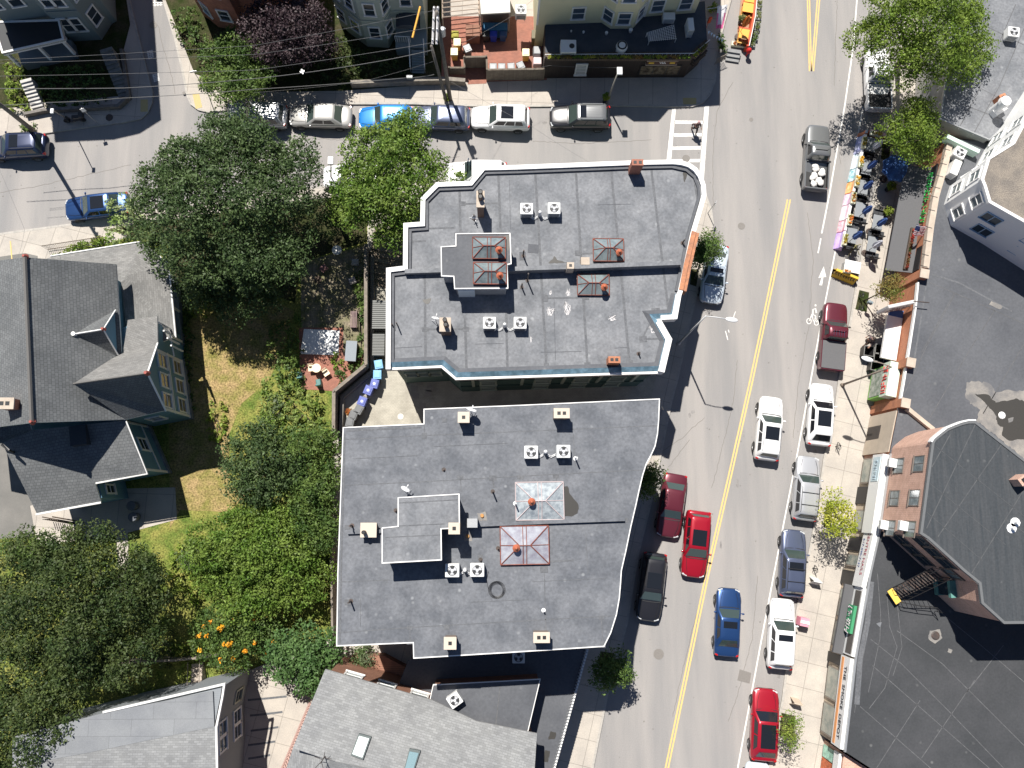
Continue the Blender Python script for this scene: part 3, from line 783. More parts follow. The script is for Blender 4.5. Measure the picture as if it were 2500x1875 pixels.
# blue rolled slope, white gutter on the south side
sp = [(1664, 722), (1651, 781), (1612, 783), (1639, 830), (1620, 911), (1112, 927), (1077, 897), (943, 903)]
q = QL(sp, HA); mb = MB(); mb.strip(q, -0.14, HA - 0.5, HA - 0.07); mb.build('gutter', white, bA)
mb = MB(); n_ = len(q)
def offset_line(pts, w):
    n = len(pts); out = []
    for i in range(n):
        a, b, c = pts[max(i - 1, 0)], pts[i], pts[min(i + 1, n - 1)]
        d1 = Vector((b[0] - a[0], b[1] - a[1])); d2 = Vector((c[0] - b[0], c[1] - b[1]))
        if d1.length < 1e-6: d1 = d2
        if d2.length < 1e-6: d2 = d1
        d1.normalize(); d2.normalize(); k = Vector((-d1.y, d1.x)) + Vector((-d2.y, d2.x)); k = k / max(0.35, k.length_squared / 2)
        out.append((b[0] + k.x * w, b[1] + k.y * w))
    return out
q2 = offset_line(q, -0.15); q3 = offset_line(q, -0.45); q4 = offset_line(q, -0.72)
for i in range(len(q) - 1):
    mb.face([(q2[i][0], q2[i][1], HA - 0.06), (q2[i + 1][0], q2[i + 1][1], HA - 0.06), (q3[i + 1][0], q3[i + 1][1], HA + 0.14), (q3[i][0], q3[i][1], HA + 0.14)])
mb.build('blue_slope', blueslope, bA)
mb = MB()
for i in range(len(q) - 1):
    mb.face([(q3[i][0], q3[i][1], HA + 0.141), (q3[i + 1][0], q3[i + 1][1], HA + 0.141), (q4[i + 1][0], q4[i + 1][1], HA + 0.02), (q4[i][0], q4[i][1], HA + 0.02)])
mb.build('eave_flashing', membrane_d, bA)
mb = MB(); mb.strip(QL([(1661, 724), (1651, 781), (1640, 782)], HA), -0.36, HA - 0.1, HA + 0.27); mb.strip(QL([(1612, 783), (1639, 830), (1620, 911)], HA), -0.40, HA - 0.1, HA + 0.27); mb.build('bay_coping', white, bA)
# copper clad frieze on the east front
cq = QL([(1697, 570), (1690, 600), (1677, 655), (1666, 712)], HA); mb = MB(); mb.strip(cq, -0.30, HA + 0.285, HA + 0.33); mb.strip(cq, 0.22, HA - 0.7, HA + 0.22); mb.build('copper_coping', copper, bA)
# party parapet across the roof
mb = MB(); pq = QL([(1232, 652), (1300, 649), (1400, 646), (1662, 636)], HA + 0.72); mb.strip(pq, -0.28, HA - 0.02, HA + 0.72); mb.build('party_parapet', membrane, bA)
mb = MB(); pq = QL([(988, 657), (1082, 654)], HA + 0.45); mb.strip(pq, -0.28, HA - 0.02, HA + 0.45); mb.build('party_parapet', membrane, bA)
def pads(parent, pts, h, s=0.42, m=None):
    r = random.Random(len(pts))
    for i, (x, y) in enumerate(pts):
        c = P(x, y, h); mb = MB(); mb.box(c.x, c.y, h - 0.01, s * r.uniform(.7, 1.3), s * r.uniform(.6, 1.1), 0.022 + 0.0005 * i, rad(r.uniform(-6, 6))); mb.build('membrane_patch', m or seam, parent)
pads(bA, [(1334, 893), (1434, 890), (1537, 886), (1139, 906), (1239, 905), (1130, 497), (1120, 574), (1222, 571), (1038, 804), (1138, 804), (1332, 728), (1430, 726), (1168, 500), (960, 800), (1601, 760), (1570, 828), (1410, 618), (1460, 640), (1000, 668), (1544, 400), (1073, 795)], HA)
pads(bA, [(1302, 607), (1276, 625)], HA, 0.55, membrane_d)
for pts in ([(1244, 440), (1246, 560)], [(1352, 700), (1356, 880)], [(1460, 500), (1540, 498)], [(1160, 840), (1230, 838)], [(1500, 850), (1530, 848)], [(960, 850), (1030, 846)], [(1320, 860), (1420, 858)]): seams(bA, [pts], HA, 0.03, membrane_d, 'lap_line', 0.012)
# stair penthouse
HP = HA + 1.85
pp = QL([(1112, 570), (1246, 569), (1249, 645), (1239, 647), (1241, 705), (1109, 706), (1107, 676), (1077, 675), (1076, 602), (1112, 600)], HP)
ph = MB().prism(inset(pp, 0.12), HA - 0.02, HP - 0.1).build('stair_penthouse', M('pent_wall', (0.30, 0.31, 0.33), fine=0.1, col2=(0.24, 0.25, 0.27)), bA)
MB().prism(inset(pp, 0.05), HP - 0.1, HP).build('roof', membrane_d, ph)
mb = MB(); mb.strip(ccw(pp), 0.06, HP - 0.12, HP + 0.05, closed=True); mb.build('edge_trim', white, ph)
w0, w1 = P(1120, 706, HP), P(1156, 706, HP)
mb = MB(); mb.box((w0.x + w1.x) / 2, w0.y + 0.02, HA + 0.02, 1.05, 0.12, 1.7); mb.build('door', M('pale_door', (0.55, 0.62, 0.68), fine=0.05), ph)
skylight(ph, 1194, 604, 68, 46, HP, redmetal); skylight(ph, 1196, 666, 68, 46, HP, redmetal)
skylight(bA, 1486, 609, 66, 50, HA, redmetal); skylight(bA, 1449, 694, 68, 46, HA, redmetal)
blotch(bA, [(1230, 576), (1243, 573), (1246, 600), (1240, 615), (1233, 598)], HP, seed=3)
chimney(bA, 1173, 487, HA, 1.9, 0.42, 1.0, M('chimney_brick_dark', (0.16, 0.10, 0.075), fine=0.15), flues=((0, 0.3), (0, 0.0)), fr=0.15, pot=0.5, cap=tanblock)
chimney(bA, 1087, 793, HA, 1.4, 0.62, 0.8, M('chimney_brick_dark', (0.16, 0.10, 0.075)), flues=((0, 0.2), (0.05, -0.1)), fr=0.14, pot=0.5, cap=tanblock)
chimney(bA, 1557, 396, HA, 1.5, 0.75, 0.42, redbrick, flues=((-0.17, 0), (0.17, 0)), fr=0.1)
chimney(bA, 1500, 878, HA, 0.95, 0.75, 0.42, orbrick, flues=((-0.15, 0), (0.15, 0)), fr=0.1)
chimney(bA, 1393, 648, HA + 0.3, 1.0, 0.45, 0.42, tanblock, flues=((0, 0),), fr=0.09)
chimney(bA, 1429, 637, HA, 0.75, 0.55, 0.5, tanblock, flues=())
for a in ((957, 791, 0.1), (1157, 524, 0.5), (1167, 640, 0.1), (1290, 668, 1.3), (1275, 692, 0.6), (1279, 611, 0.9), (1562, 860, 0.2), (1672, 585, 0.4)): pipe(bA, a[0], a[1], HA, a[2] + 0.3)
mb = MB(); v0 = P(967, 787, HA + 1.0); mb.tube([(v0.x, v0.y, HA), (v0.x, v0.y, HA + 1.0)], 0.045); mb.build('vent_pipe', iron, bA)
for k, pts in enumerate(([(1031, 731), (1052, 728), (1049, 740), (1043, 743), (1032, 736)], [(1338, 642), (1350, 632), (1353, 624), (1360, 634), (1378, 640), (1390, 642)])):
    blotch(bA, pts, HA, seed=k + 5)
blotch(bA, [(1667, 420), (1677, 424), (1672, 446), (1668, 440)], HA, seed=15)
mb = MB(); rr = random.Random(8)
scr = M('scribble_white', (0.62, 0.60, 0.60), rough=0.8, fine=0.1)
for cx, cy, sx, sy, n in ((1344, 762, 11, 14, 7), (1385, 756, 10, 22, 9), (1386, 715, 6, 12, 5), (1343, 715, 4, 8, 3), (1494, 778, 11, 9, 6), (1596, 806, 15, 12, 9), (1298, 830, 5, 10, 2)):
    mb = MB()
    for k in range(n):
        x, y = cx + rr.uniform(-.3, .3) * sx, cy + sy * 0.6
        mb.ribbon(QL([(cx + rr.uniform(-.4, .4) * sx, y), (cx + rr.uniform(-.8, .8) * sx, cy + rr.uniform(-.3, .3) * sy), (cx + rr.uniform(-1, 1) * sx, cy - rr.uniform(.2, 1) * sy), (cx + rr.uniform(-1, 1) * sx, cy + rr.uniform(-.5, .6) * sy)], HA), 0.03, HA + 0.012 + 0.0004 * k)
    mb.build('spray_scribble', scr, bA)
# south wall: bands, bays, windows
p, q = wA and Q(1112, 927, HA), Q(1620, 911, HA)
sw = [i for i in range(len(wA))]
def nearest(poly, pt): return min(range(len(poly)), key=lambda i: dist(poly[i], pt))
def edge_near(poly, a, b):
    i, j = nearest(poly, a), nearest(poly, b)
    if (i + 1) % len(poly) == j: return poly[i], poly[j]
    return poly[j], poly[i]
p, q = edge_near(wA, Q(1112, 927, HA), Q(1620, 911, HA)); L = dist(p, q)
olive = M('olive_trim', (0.36, 0.42, 0.35), fine=0.05)
for z in (2.9, 5.5):
    mb = MB(); obox(mb, p, q, 0, L, z, z + 0.12, 0.0, 0.09); mb.build('belt_course', M('dark_green_trim', (0.03, 0.07, 0.06)), bA)
for s in (0.07, 0.33, 0.55, 0.74, 0.93):
    mb = MB(); obox(mb, p, q, s * L - 0.1, s * L + 0.1, 3.1, 8.1, 0.0, 0.11); mb.build('pilaster', olive, bA)
for s in (0.15, 0.44, 0.65, 0.84):
    for z in (3.4, 6.0, 0.9): win(bA, p, q, s * L, z, 0.95, 1.5, fm=olive)
for s0 in (0.22, 0.5):
    for sg in (-1, 1):
        mb = MB(); d = Vector((q[0] - p[0], q[1] - p[1])).normalized(); n = Vector((d.y, -d.x))
        c = Vector(p) + d * (s0 * L + sg * 0.9)
        mb.tube([(c.x + n.x * 0.05, c.y + n.y * 0.05, 6.0), (c.x + d.x * sg * 0.6 + n.x * 0.3, c.y + d.y * sg * 0.6 + n.y * 0.3, 7.9)], 0.05); mb.build('bracket', olive, bA)
p2, q2_ = edge_near(wA, Q(943, 903, HA), Q(1077, 897, HA))
L2_ = dist(p2, q2_)
for s in (0.25, 0.5, 0.75):
    for z in (3.4, 6.2): win(bA, p2, q2_, s * L2_, z, 0.7, 1.2, fm=olive)
p3, q3_ = edge_near(wA, Q(1077, 897, HA), Q(1112, 927, HA)); win(bA, p3, q3_, dist(p3, q3_) / 2, 6.2, 0.6, 1.3, fm=olive)

# ================= south building =================
HB = 10.4
Bpx = [(837, 1043), (1034, 1034), (1034, 998), (1260, 989), (1611, 973), (1609, 1025), (1606, 1060), (1600, 1090), (1590, 1112), (1579, 1132), (1570, 1160), (1561, 1198), (1553, 1235), (1541, 1286), (1529, 1345), (1518, 1393),
       (1516, 1424), (1513, 1460), (1506, 1500), (1492, 1545), (1475, 1579), (1240, 1594), (1009, 1608), (1008, 1570), (821, 1578), (824, 1395)]
B2 = QL(Bpx, HB)
loc = (sum(p[0] for p in B2) / len(B2), sum(p[1] for p in B2) / len(B2), 0.13)
bB = thing('flat_roof_building', 'large grey flat roofed block south of the alley with wavy street side', 'building', loc)
MB().prism(inset(B2, 0.3), 0.1, HB - 0.12).build('wall', M('south_block_wall', (0.13, 0.10, 0.085), brick=(9, 0.11, 0.8, 0.01, 0.95), fine=0.08), bB)
MB().prism(inset(B2, 0.05), HB - 0.12, HB).build('roof', membrane2, bB)
mb = MB(); mb.strip(ccw(B2), 0.06, HB - 0.14, HB + 0.035, closed=True); mb.build('roof_edge', white, bB)
seams(bB, [[(840, 1073), (1034, 1063), (1260, 1054), (1607, 1039)], [(838, 1185), (1037, 1176), (1260, 1163), (1575, 1147)], [(824, 1421), (952, 1416)], [(823, 1545), (1001, 1532), (1260, 1517), (1505, 1503)],
           [(1036, 1003), (1036, 1066)], [(1124, 1166), (1126, 1200)], [(1001, 1533), (1001, 1570)], [(1468, 1507), (1472, 1575)], [(1328, 1366), (1333, 1545)], [(1270, 1160), (1268, 1182)], [(1357, 1160), (1360, 1180)]], HB, 0.05)
seams(bB, [[(846, 1052), (1030, 1043)], [(842, 1060), (833, 1390), (830, 1570)], [(1320, 1372), (1400, 1368)], [(1203, 1168), (1206, 1190)]], HB, 0.10, seam, dz=0.008)
HPB = HB + 2.0
pp = QL([(971, 1214), (1122, 1205), (1123, 1290), (1078, 1292), (1079, 1368), (932, 1376), (932, 1288), (971, 1284)], HPB)
ph = MB().prism(inset(pp, 0.12), HB - 0.02, HPB - 0.1).build('stair_penthouse', MATS['pent_wall'], bB)
MB().prism(inset(pp, 0.05), HPB - 0.1, HPB).build('roof', membrane, ph)
mb = MB(); mb.strip(ccw(pp), 0.06, HPB - 0.12, HPB + 0.04, closed=True); mb.build('edge_trim', white, ph)
seams(ph, [[(975, 1228), (1118, 1220)], [(973, 1284), (1085, 1279)], [(940, 1312), (1076, 1306)]], HPB, 0.06)
skylight(bB, 1318, 1223, 95, 74, HB, M('rosy_frame', (0.50, 0.42, 0.42), fine=0.05), glass=M('milky_glass', (0.42, 0.46, 0.48), rough=0.2, col2=(0.2, 0.23, 0.26), scale=3, fine=0.05), vent=(-0.18, -0.02), rot=rad(1))
skylight(bB, 1281, 1331, 95, 74, HB, redmetal, glass=M('tinted_glass', (0.26, 0.25, 0.30), rough=0.15, col2=(0.38, 0.40, 0.44), scale=2.5, fine=0.05), vent=(-0.18, -0.06), rot=rad(1))
blotch(bB, [(1373, 1189), (1386, 1186), (1392, 1208), (1404, 1222), (1413, 1232), (1411, 1252), (1396, 1262), (1370, 1258), (1368, 1236), (1375, 1222)], HB, seed=21)
blotch(bB, [(1328, 1288), (1341, 1290), (1341, 1310), (1334, 1320), (1328, 1305)], HB, silt_m, 'silt_stain', seed=22)
tanb = M('tan_cap', (0.58, 0.50, 0.41), fine=0.08)
brn = M('brown_stack', (0.20, 0.15, 0.12), fine=0.12)
chimney(bB, 1132, 1019, HB, 1.1, 0.60, 0.55, brn, cap=tanb, fr=0.1)
chimney(bB, 1371, 1009, HB, 1.2, 0.85, 0.5, brn, cap=tanb, flues=((-0.16, 0), (0.16, 0)), fr=0.1)
chimney(bB, 900, 1294, HB, 0.55, 0.85, 0.75, brn, cap=tanb, flues=((-0.22, -0.12),), fr=0.12, pot=0.45)
chimney(bB, 1109, 1290, HB, 2.5, 0.55, 0.55, brn, cap=tanb, fr=0.1)
chimney(bB, 1153, 1277, HB, 1.1, 0.6, 0.52, galv, flues=())
chimney(bB, 1099, 1570, HB, 0.9, 0.62, 0.6, brn, cap=tanb, fr=0.1)
chimney(bB, 1322, 1556, HB, 0.9, 0.85, 0.5, brn, cap=tanb, flues=((-0.16, 0), (0.16, 0)), fr=0.1)
pads(bB, [(1036, 1064), (1124, 1166), (1203, 1167), (1001, 1533), (1001, 1568), (1091, 1531), (1103, 1556), (1271, 1165), (1357, 1162), (848, 1287), (896, 1282), (919, 1283), (1468, 1508), (1472, 1573), (1328, 1390), (850, 1470), (1173, 1360), (1310, 1546), (1526, 1270), (1086, 1280), (1085, 1026)], HB, 0.36)
for pts in ([(860, 1120), (1020, 1112)], [(1300, 1420), (1480, 1412)], [(880, 1460), (880, 1530)], [(1400, 1060), (1404, 1140)], [(1060, 1090), (1240, 1082)], [(1430, 1300), (1436, 1400)], [(1150, 1470), (1290, 1464)]): seams(bB, [pts], HB, 0.03, seam, 'lap_line', 0.012)
mb = MB(); mb.strip(QL([(1144, 1287), (1330, 1279), (1526, 1272)], HB + 0.2), 0.22, HB - 0.02, HB + 0.22); mb.build('party_parapet', membrane2, bB)
mb = MB(); mb.strip(QL([(848, 1304), (932, 1301)], HB + 0.2), 0.2, HB - 0.02, HB + 0.2); mb.build('party_parapet', membrane2, bB)
for a in ((1203, 1199, 0.9), (853, 1284, 0.8), (1173, 1367, 0.15), (1216, 1339, 0.15), (850, 1472, 0.8), (1328, 1492, 0.25), (1409, 1117, 0.9), (1259, 1229, 0.9), (1083, 1146, 0.05), (965, 1246, 0.1)):
    pipe(bB, a[0], a[1], HB, a[2] + 0.15, m=metalw if a[0] in (1409, 1259, 1328) else iron)
for c in ((1177, 1259), (1142, 1309)):
    p = P(c[0], c[1], HB); MB().cyl(p.x, p.y, HB, HB + 0.12, 0.12, 0.1, 12).build('roof_drain', M('rusty_drain', (0.5, 0.25, 0.08)), bB)
    blotch(bB, [(c[0] - 12, c[1] - 6), (c[0] + 8, c[1] - 10), (c[0] + 12, c[1] + 12), (c[0] - 8, c[1] + 12)], HB, silt_m, 'silt_stain', seed=c[0])
# ================= right side: one storey shops =================
HS = 4.3
shopE = [(2330, -300), (2313, 162), (2294, 292), (2416, 343), (2520, 240), (3000, -300)]
loc = P(2420, 150, 0.13); loc.z = 0.13
bE1 = thing('shop_building', 'grey flat roofed low block partly shaded by the big street tree at top right', 'building', loc)
s_ = QL(shopE, 5.0)
MB().prism(inset(s_, 0.1), 0.1, 4.88).build('wall', M('grey_render', (0.40, 0.39, 0.37), col2=(0.33, 0.32, 0.31), fine=0.08), bE1)
MB().prism(inset(s_, 0.02), 4.88, 5.0).build('roof', membrane, bE1)
mb = MB(); mb.strip(ccw(s_), 0.09, 4.9, 5.06, closed=True); mb.build('roof_edge', galv, bE1)
seams(bE1, [[(2304, 238), (2470, 300)], [(2340, 315), (2385, 230), (2480, 10)], [(2375, 330), (2440, 210), (2500, 70)], [(2400, 60), (2500, 110)]], 5.0, 0.05, seam_l)
seams(bE1, [[(2310, 170), (2440, 240)], [(2410, -40), (2350, 300)]], 5.0, 0.04, seam)
c = P(2455, 247, 5.0 + 1.5)
mb = MB(); mb.cyl(c.x, c.y, 5.0, 6.3, 0.32, n=14); mb.cyl(c.x, c.y, 6.3, 6.6, 0.42, 0.36, 14); mb.build('exhaust_stack', metalw, bE1)
c = P(2448, 262, 5.8); mb = MB(); mb.box(c.x, c.y, 5.0, 1.0, 0.5, 0.5, 0.6); mb.build('duct', metalw, bE1)
chimney(bE1, 2450, 237, 5.0, 0.8, 0.5, 0.5, orbrick, rot=0.4, flues=((0, 0),), fr=0.1)
# front
dark = [(2311, 338), (2297, 400), (2274, 480), (2261, 555), (2248, 660), (2239, 690), (2233, 750), (2219, 848), (2204, 940), (2193, 1000), (2172, 1105), (2900, 1600), (2900, 300), (2480, 300), (2416, 346)]
loc = P(2350, 800, 0.13); loc.z = 0.13
bE2 = thing('shop_building', 'long dark flat shop roof with brick front piers and a big brown puddle', 'building', loc)
s_ = QL(dark, HS)
MB().prism(inset(s_, 0.06), 0.1, HS - 0.1).build('wall', orbrick, bE2)
MB().prism(inset(s_, 0.03), HS - 0.1, HS).build('roof', membrane_d, bE2)
fr_ = QL([(2260, 560), (2248, 660), (2239, 690), (2233, 750), (2219, 848), (2204, 940), (2195, 990)], HS)
mb = MB(); mb.strip(QL([(2238, 690), (2232, 750), (2217, 848), (2202, 940), (2193, 990)], HS), 0.10, HS - 0.15, HS + 0.16); mb.build('parapet_cap', white, bE2)
mb = MB(); mb.strip(QL([(2311, 338), (2297, 400), (2274, 480), (2261, 555), (2249, 655)], HS), 0.42, HS - 0.15, HS + 0.30); mb.build('stone_coping', tanblock, bE2)
for i in range(11):
    a = P(*[(2311, 338), (2305, 365), (2297, 400), (2288, 430), (2280, 458), (2274, 480), (2268, 513), (2261, 555), (2257, 588), (2252, 622), (2249, 650)][i], HS + 0.3)
    mb = MB(); mb.box(a.x + 0.2, a.y, HS + 0.302, 0.5, 0.05, 0.004, rad(-15)); mb.build('coping_joint', black, bE2)
for px, py in ((2257, 668), (2224, 885), (2211, 984)):
    c = P(px, py, HS + 0.55); mb = MB(); mb.box(c.x, c.y, 0.13, 0.55, 0.6, HS + 0.40, rad(-12)); pr = mb.build('brick_pier', orbrick, bE2)
    mb = MB(); mb.box(c.x, c.y, HS + 0.531, 0.62, 0.66, 0.08, rad(-12)); mb.build('pier_cap', tanblock, pr)
blotch(bE2, [(2362, 935), (2378, 930), (2418, 936), (2430, 958), (2462, 952), (2500, 955), (2560, 990), (2600, 1120), (2560, 1150), (2500, 1120), (2470, 1095), (2430, 1062), (2400, 1040), (2384, 1028), (2392, 1000), (2368, 985), (2356, 968)], HS, silt_m, 'silt_stain', 0.006, 6, 31)
blotch(bE2, [(2381, 962), (2410, 962), (2432, 984), (2480, 973), (2520, 985), (2540, 1040), (2500, 1072), (2462, 1076), (2446, 1062), (2450, 1044), (2436, 1038), (2430, 1012), (2400, 978)], HS, puddle_m, 'puddle', 0.012, 4, 32)
blotch(bE2, [(2460, 1022), (2474, 1018), (2472, 1028), (2462, 1032)], HS, silt_m, 'silt_stain', 0.016, 2, 33)
c = P(2446, 1014, HS); MB().cyl(c.x, c.y, HS + 0.014, HS + 0.05, 0.26, 0.22, 12).build('roof_drain', metalw, bE2)
seams(bE2, [[(2270, 690), (2330, 715), (2500, 790)], [(2332, 718), (2260, 850), (2190, 1000)], [(2430, 755), (2370, 850), (2270, 1020)], [(2500, 840), (2400, 1010)], [(2330, 715), (2250, 860)]], HS, 0.05, seam_l)
seams(bE2, [[(2262, 690), (2250, 770), (2228, 900)], [(2470, 760), (2340, 690), (2275, 670)]], HS, 0.12, seam)
blotch(bE2, [(2420, 735), (2448, 748), (2442, 756), (2415, 744)], HS, silt_m, 'silt_stain', seed=34)
# roof well with sunk roof at the south-west end
mb = MB(); mb.strip(QL([(2213, 1000), (2240, 1022), (2277, 1052)], HS + 0.3), 0.28, HS - 0.1, HS + 0.32); mb.build('stone_coping', tanblock, bE2)
# terrace furniture: light strip + little court roof
mb = MB(); mb.strip(QL([(2311, 336), (2390, 374)], 5.06), 0.3, HS, 5.05); mb.build('green_gutter', M('pale_green', (0.55, 0.72, 0.62), fine=0.04), bE1)

# street front details of the dark block
def wall_line(pts, h):
    a, b = QL(pts, h); d = (b[0] - a[0], b[1] - a[1])
    return (b, a) if d[1] > 0 else (a, b)
# heading down the picture (d.y<0): right-hand normal (d.y,-d.x) points west -> street side
F1 = wall_line([(2233, 750), (2204, 940)], HS)
L = dist(*F1)
mb = MB(); obox(mb, *F1, L * 0.08, L * 0.64, 2.5, 2.75, 0.0, 1.1); mb.build('awning_top', white, bE2)
mb = MB(); obox(mb, *F1, L * -0.02, L * 0.10, 2.5, 2.72, 0.0, 1.0); mb.build('awning_top', M('blue_awning', (0.05, 0.13, 0.36)), bE2)
mb = MB(); obox(mb, *F1, L * 0.06, L * 0.95, 0.13, 2.4, -0.3, 0.02); mb.build('shop_window', glassd, bE2)
mb = MB(); obox(mb, *F1, L * 0.70, L * 1.14, 2.55, 3.6, 0.0, 0.75); sb = mb.build('sign_box', M('pale_sign', (0.62, 0.72, 0.60), fine=0.05), bE2)
def sign_text(parent, F, s, z, t, txt, size, m, flip=False, ext=0.02, bold=0.01, tilt=0.0):
    d = Vector((F[1][0] - F[0][0], F[1][1] - F[0][1], 0)).normalized(); n = Vector((d.y, -d.x, 0))
    o = Vector((F[0][0], F[0][1], 0)) + d * s + n * t + Vector((0, 0, z))
    up = Vector((0, 0, 1)) * math.cos(tilt) - n * math.sin(tilt); x = d; zz = x.cross(up)
    m4 = Matrix((x, up, zz)).transposed().to_4x4(); m4.translation = o
    return text_mesh(txt, size, m, parent, m4, ext=ext, bold=bold)
def glyphs(parent, F, s0, s1, z, t, h, m, n, seed, slant=0.0, thick=0.05):
    r = random.Random(seed); mb = MB(); d = Vector((F[1][0] - F[0][0], F[1][1] - F[0][1], 0)).normalized(); nn = Vector((d.y, -d.x, 0))
    o = Vector((F[0][0], F[0][1], 0)) + nn * t
    for k in range(n):
        c = lerp(s0, s1, (k + 0.5) / n); w = (s1 - s0) / n * 0.3
        pt = [(-w, 0), (-w, h), (w, h), (w, 0), (-w, h / 2), (w, h / 2), (0, 0), (0, h)]
        for _ in range(r.choice((2, 3, 3))):
            a, b = r.choice(((0, 1), (1, 2), (0, 3), (4, 5), (2, 3), (1, 5), (4, 3), (6, 7)))
            q = [o + d * (c + pt[i][0] + slant * pt[i][1]) + Vector((0, 0, z + pt[i][1])) for i in (a, b)]; mb.tube(q, thick / 2, 4)
    return mb.build('lettering', m, parent)
redt = M('red_letters', (0.6, 0.05, 0.04), fine=0)
bluet = M('blue_letters', (0.05, 0.10, 0.35), fine=0)
blkt = M('black_letters', (0.03, 0.03, 0.035), fine=0)
greent = M('green_letters', (0.03, 0.42, 0.08), fine=0)
glyphs(sb, F1, L * 0.74, L * 1.11, 2.75, 0.77, 0.6, redt, 7, 3, thick=0.09)
mb = MB(); obox(mb, *F1, L * 0.72, L * 1.12, 0.4, 2.3, 0.02, 0.6); g = mb.build('shop_window', M('lime_frame', (0.25, 0.55, 0.12), fine=0.05), bE2)
mb = MB(); obox(mb, *F1, L * 0.74, L * 1.10, 0.6, 2.2, 0.6, 0.64); mb.build('pane', M('frosted_poster', (0.45, 0.47, 0.42), col2=(0.15, 0.2, 0.15), scale=2.5), g)
G0 = wall_line([(2193, 1000), (2172, 1105)], HS); mb = MB(); obox(mb, *G0, 0.05, dist(*G0) - 0.05, 0.2, 4.2, 0.0, 0.06); mb.build('stucco_front', M('tan_stucco', (0.52, 0.44, 0.35), col2=(0.46, 0.39, 0.31), fine=0.06), bE2)
mb = MB(); obox(mb, *G0, dist(*G0) * 0.30, dist(*G0) * 0.62, 0.3, 2.3, 0.06, 0.08); mb.build('entrance_shade_panel', M('recess_shade', (0.06, 0.05, 0.045)), bE2)  # flat dark panel, the shade of the recess put into its colour
# cantilevered sign box
c = P(2168, 748, 4.6); c2 = P(2232, 738, 4.6)
sg = thing('hanging_sign', 'long rounded white projecting sign box over the sidewalk near the orange brick front', 'sign', (c.x, c.y, 0.13))
mb = MB(); mb.box((c.x + c2.x) / 2, (c.y + c2.y) / 2, 2.8, 1.95, 0.25, 1.9, rad(12)); s1 = mb.build('panel', M('sign_face', (0.62, 0.60, 0.58), fine=0.04), sg, bevel=0.06)
mb = MB(); mb.tube([(c2.x - 0.2, c2.y, 4.9), (c2.x + 0.9, c2.y - 0.1, 4.9)], 0.04); mb.tube([(c2.x - 0.2, c2.y, 3.5), (c2.x + 0.9, c2.y - 0.1, 3.6)], 0.04); mb.build('bracket', iron, sg)
dd = (P(2232, 738, 4.6) - P(2168, 748, 4.6)); m4 = Matrix.Rotation(rad(12), 4, 'Z') @ Matrix.Rotation(rad(90), 4, 'X'); 
sf = ((c.x + 0.1, c.y - 0.14), (c2.x + 0.1, c2.y - 0.14))
for k in range(4): glyphs(s1, sf, 0.3, 1.7, 3.1 + 0.35 * k, 0.02, 0.2, M('grey_letters', (0.25, 0.16, 0.16), fine=0), 8, 20 + k, thick=0.03)


# restaurant part: awning, letters, hedge boxes, flag
F2 = wall_line([(2297, 400), (2274, 480)], HS); F3 = wall_line([(2274, 480), (2248, 660)], HS)
L3 = dist(*F3); Lf = dist(*F2)
grey_awn = M('charcoal_awning', (0.10, 0.10, 0.105), rough=0.8, fine=0.12)
for nm, a, b in (('a', (2300, 392), (2252, 655)),):
    pa, pb = QL([a, b], HS); F4 = (pa, pb); L4 = dist(pa, pb); d = Vector((pb[0] - pa[0], pb[1] - pa[1])).normalized(); n = Vector((d.y, -d.x))
    mb = MB()
    v = []
    for s in (0, L4): 
        for t, z in ((0.02, 3.1), (1.75, 2.35), (1.75, 2.25), (0.02, 3.0)): v.append((pa[0] + d.x * s + n.x * t, pa[1] + d.y * s + n.y * t, z))
    mb.solid(v, [(0, 1, 5, 4), (1, 2, 6, 5), (2, 3, 7, 6), (3, 0, 4, 7), (0, 3, 2, 1), (4, 5, 6, 7)]); mb.build('awning', grey_awn, bE2)
    mb = MB(); obox(mb, pa, pb, 0.1, L4, 3.15, 3.95, 0.02, 0.14); sb2 = mb.build('sign_board', black, bE2)
    glyphs(sb2, F4, L4 * 0.08, L4 * 0.55, 3.3, 0.34, 0.62, greent, 15, 5, 0.3, 0.09); glyphs(sb2, F4, L4 * 0.12, L4 * 0.52, 3.45, 0.2, 0.4, M('grey_glyph', (0.4, 0.42, 0.42)), 13, 8, 0.2, 0.06)
    rr = random.Random(4)
    lv = Leaves(77); pts = []
    for k in range(90):
        s = L4 * lerp(0.60, 0.97, rr.random()); pts.append((pa[0] + d.x * s + n.x * 0.55, pa[1] + d.y * s + n.y * 0.55, 3.0 + rr.random() * 0.2))
    lv.tuft(np.array(pts), 0.1, 8, 0.06); o = lv.build('flower_trough', leafmat('red_blooms', (0.32, 0.04, 0.03), (0.06, 0.09, 0.02)), None, (pa[0], pa[1], 3.0)); tag(o, 'long trough of small red flowers above the dark awning', 'planter')
    o.name = 'flower_trough'
    mb = MB(); obox(mb, pa, pb, L4 * 0.59, L4 * 0.98, 2.72, 3.0, 0.42, 0.72); tr_ = mb.build('trough', wood_d, None); 
    tr_.parent = o; tr_.location = tr_.location - o.location
fl = P(2243, 556, 4.6); fw = P(2270, 556, 4.2)
fg = thing('flag', 'striped red and white flag on a short pole angled off the stone coping', 'flag', (fw.x, fw.y, HS))
mb = MB(); mb.tube([(fw.x, fw.y, 4.1), (fl.x - 0.35, fl.y + 0.02, 5.0)], 0.02); mb.build('pole', metalw, fg)
flagr, flagw, flagb = M('flag_red', (0.5, 0.05, 0.07), fine=0), M('flag_white', (0.8, 0.78, 0.78), fine=0), M('flag_navy', (0.03, 0.04, 0.15), fine=0)
mb = MB(); N = 13
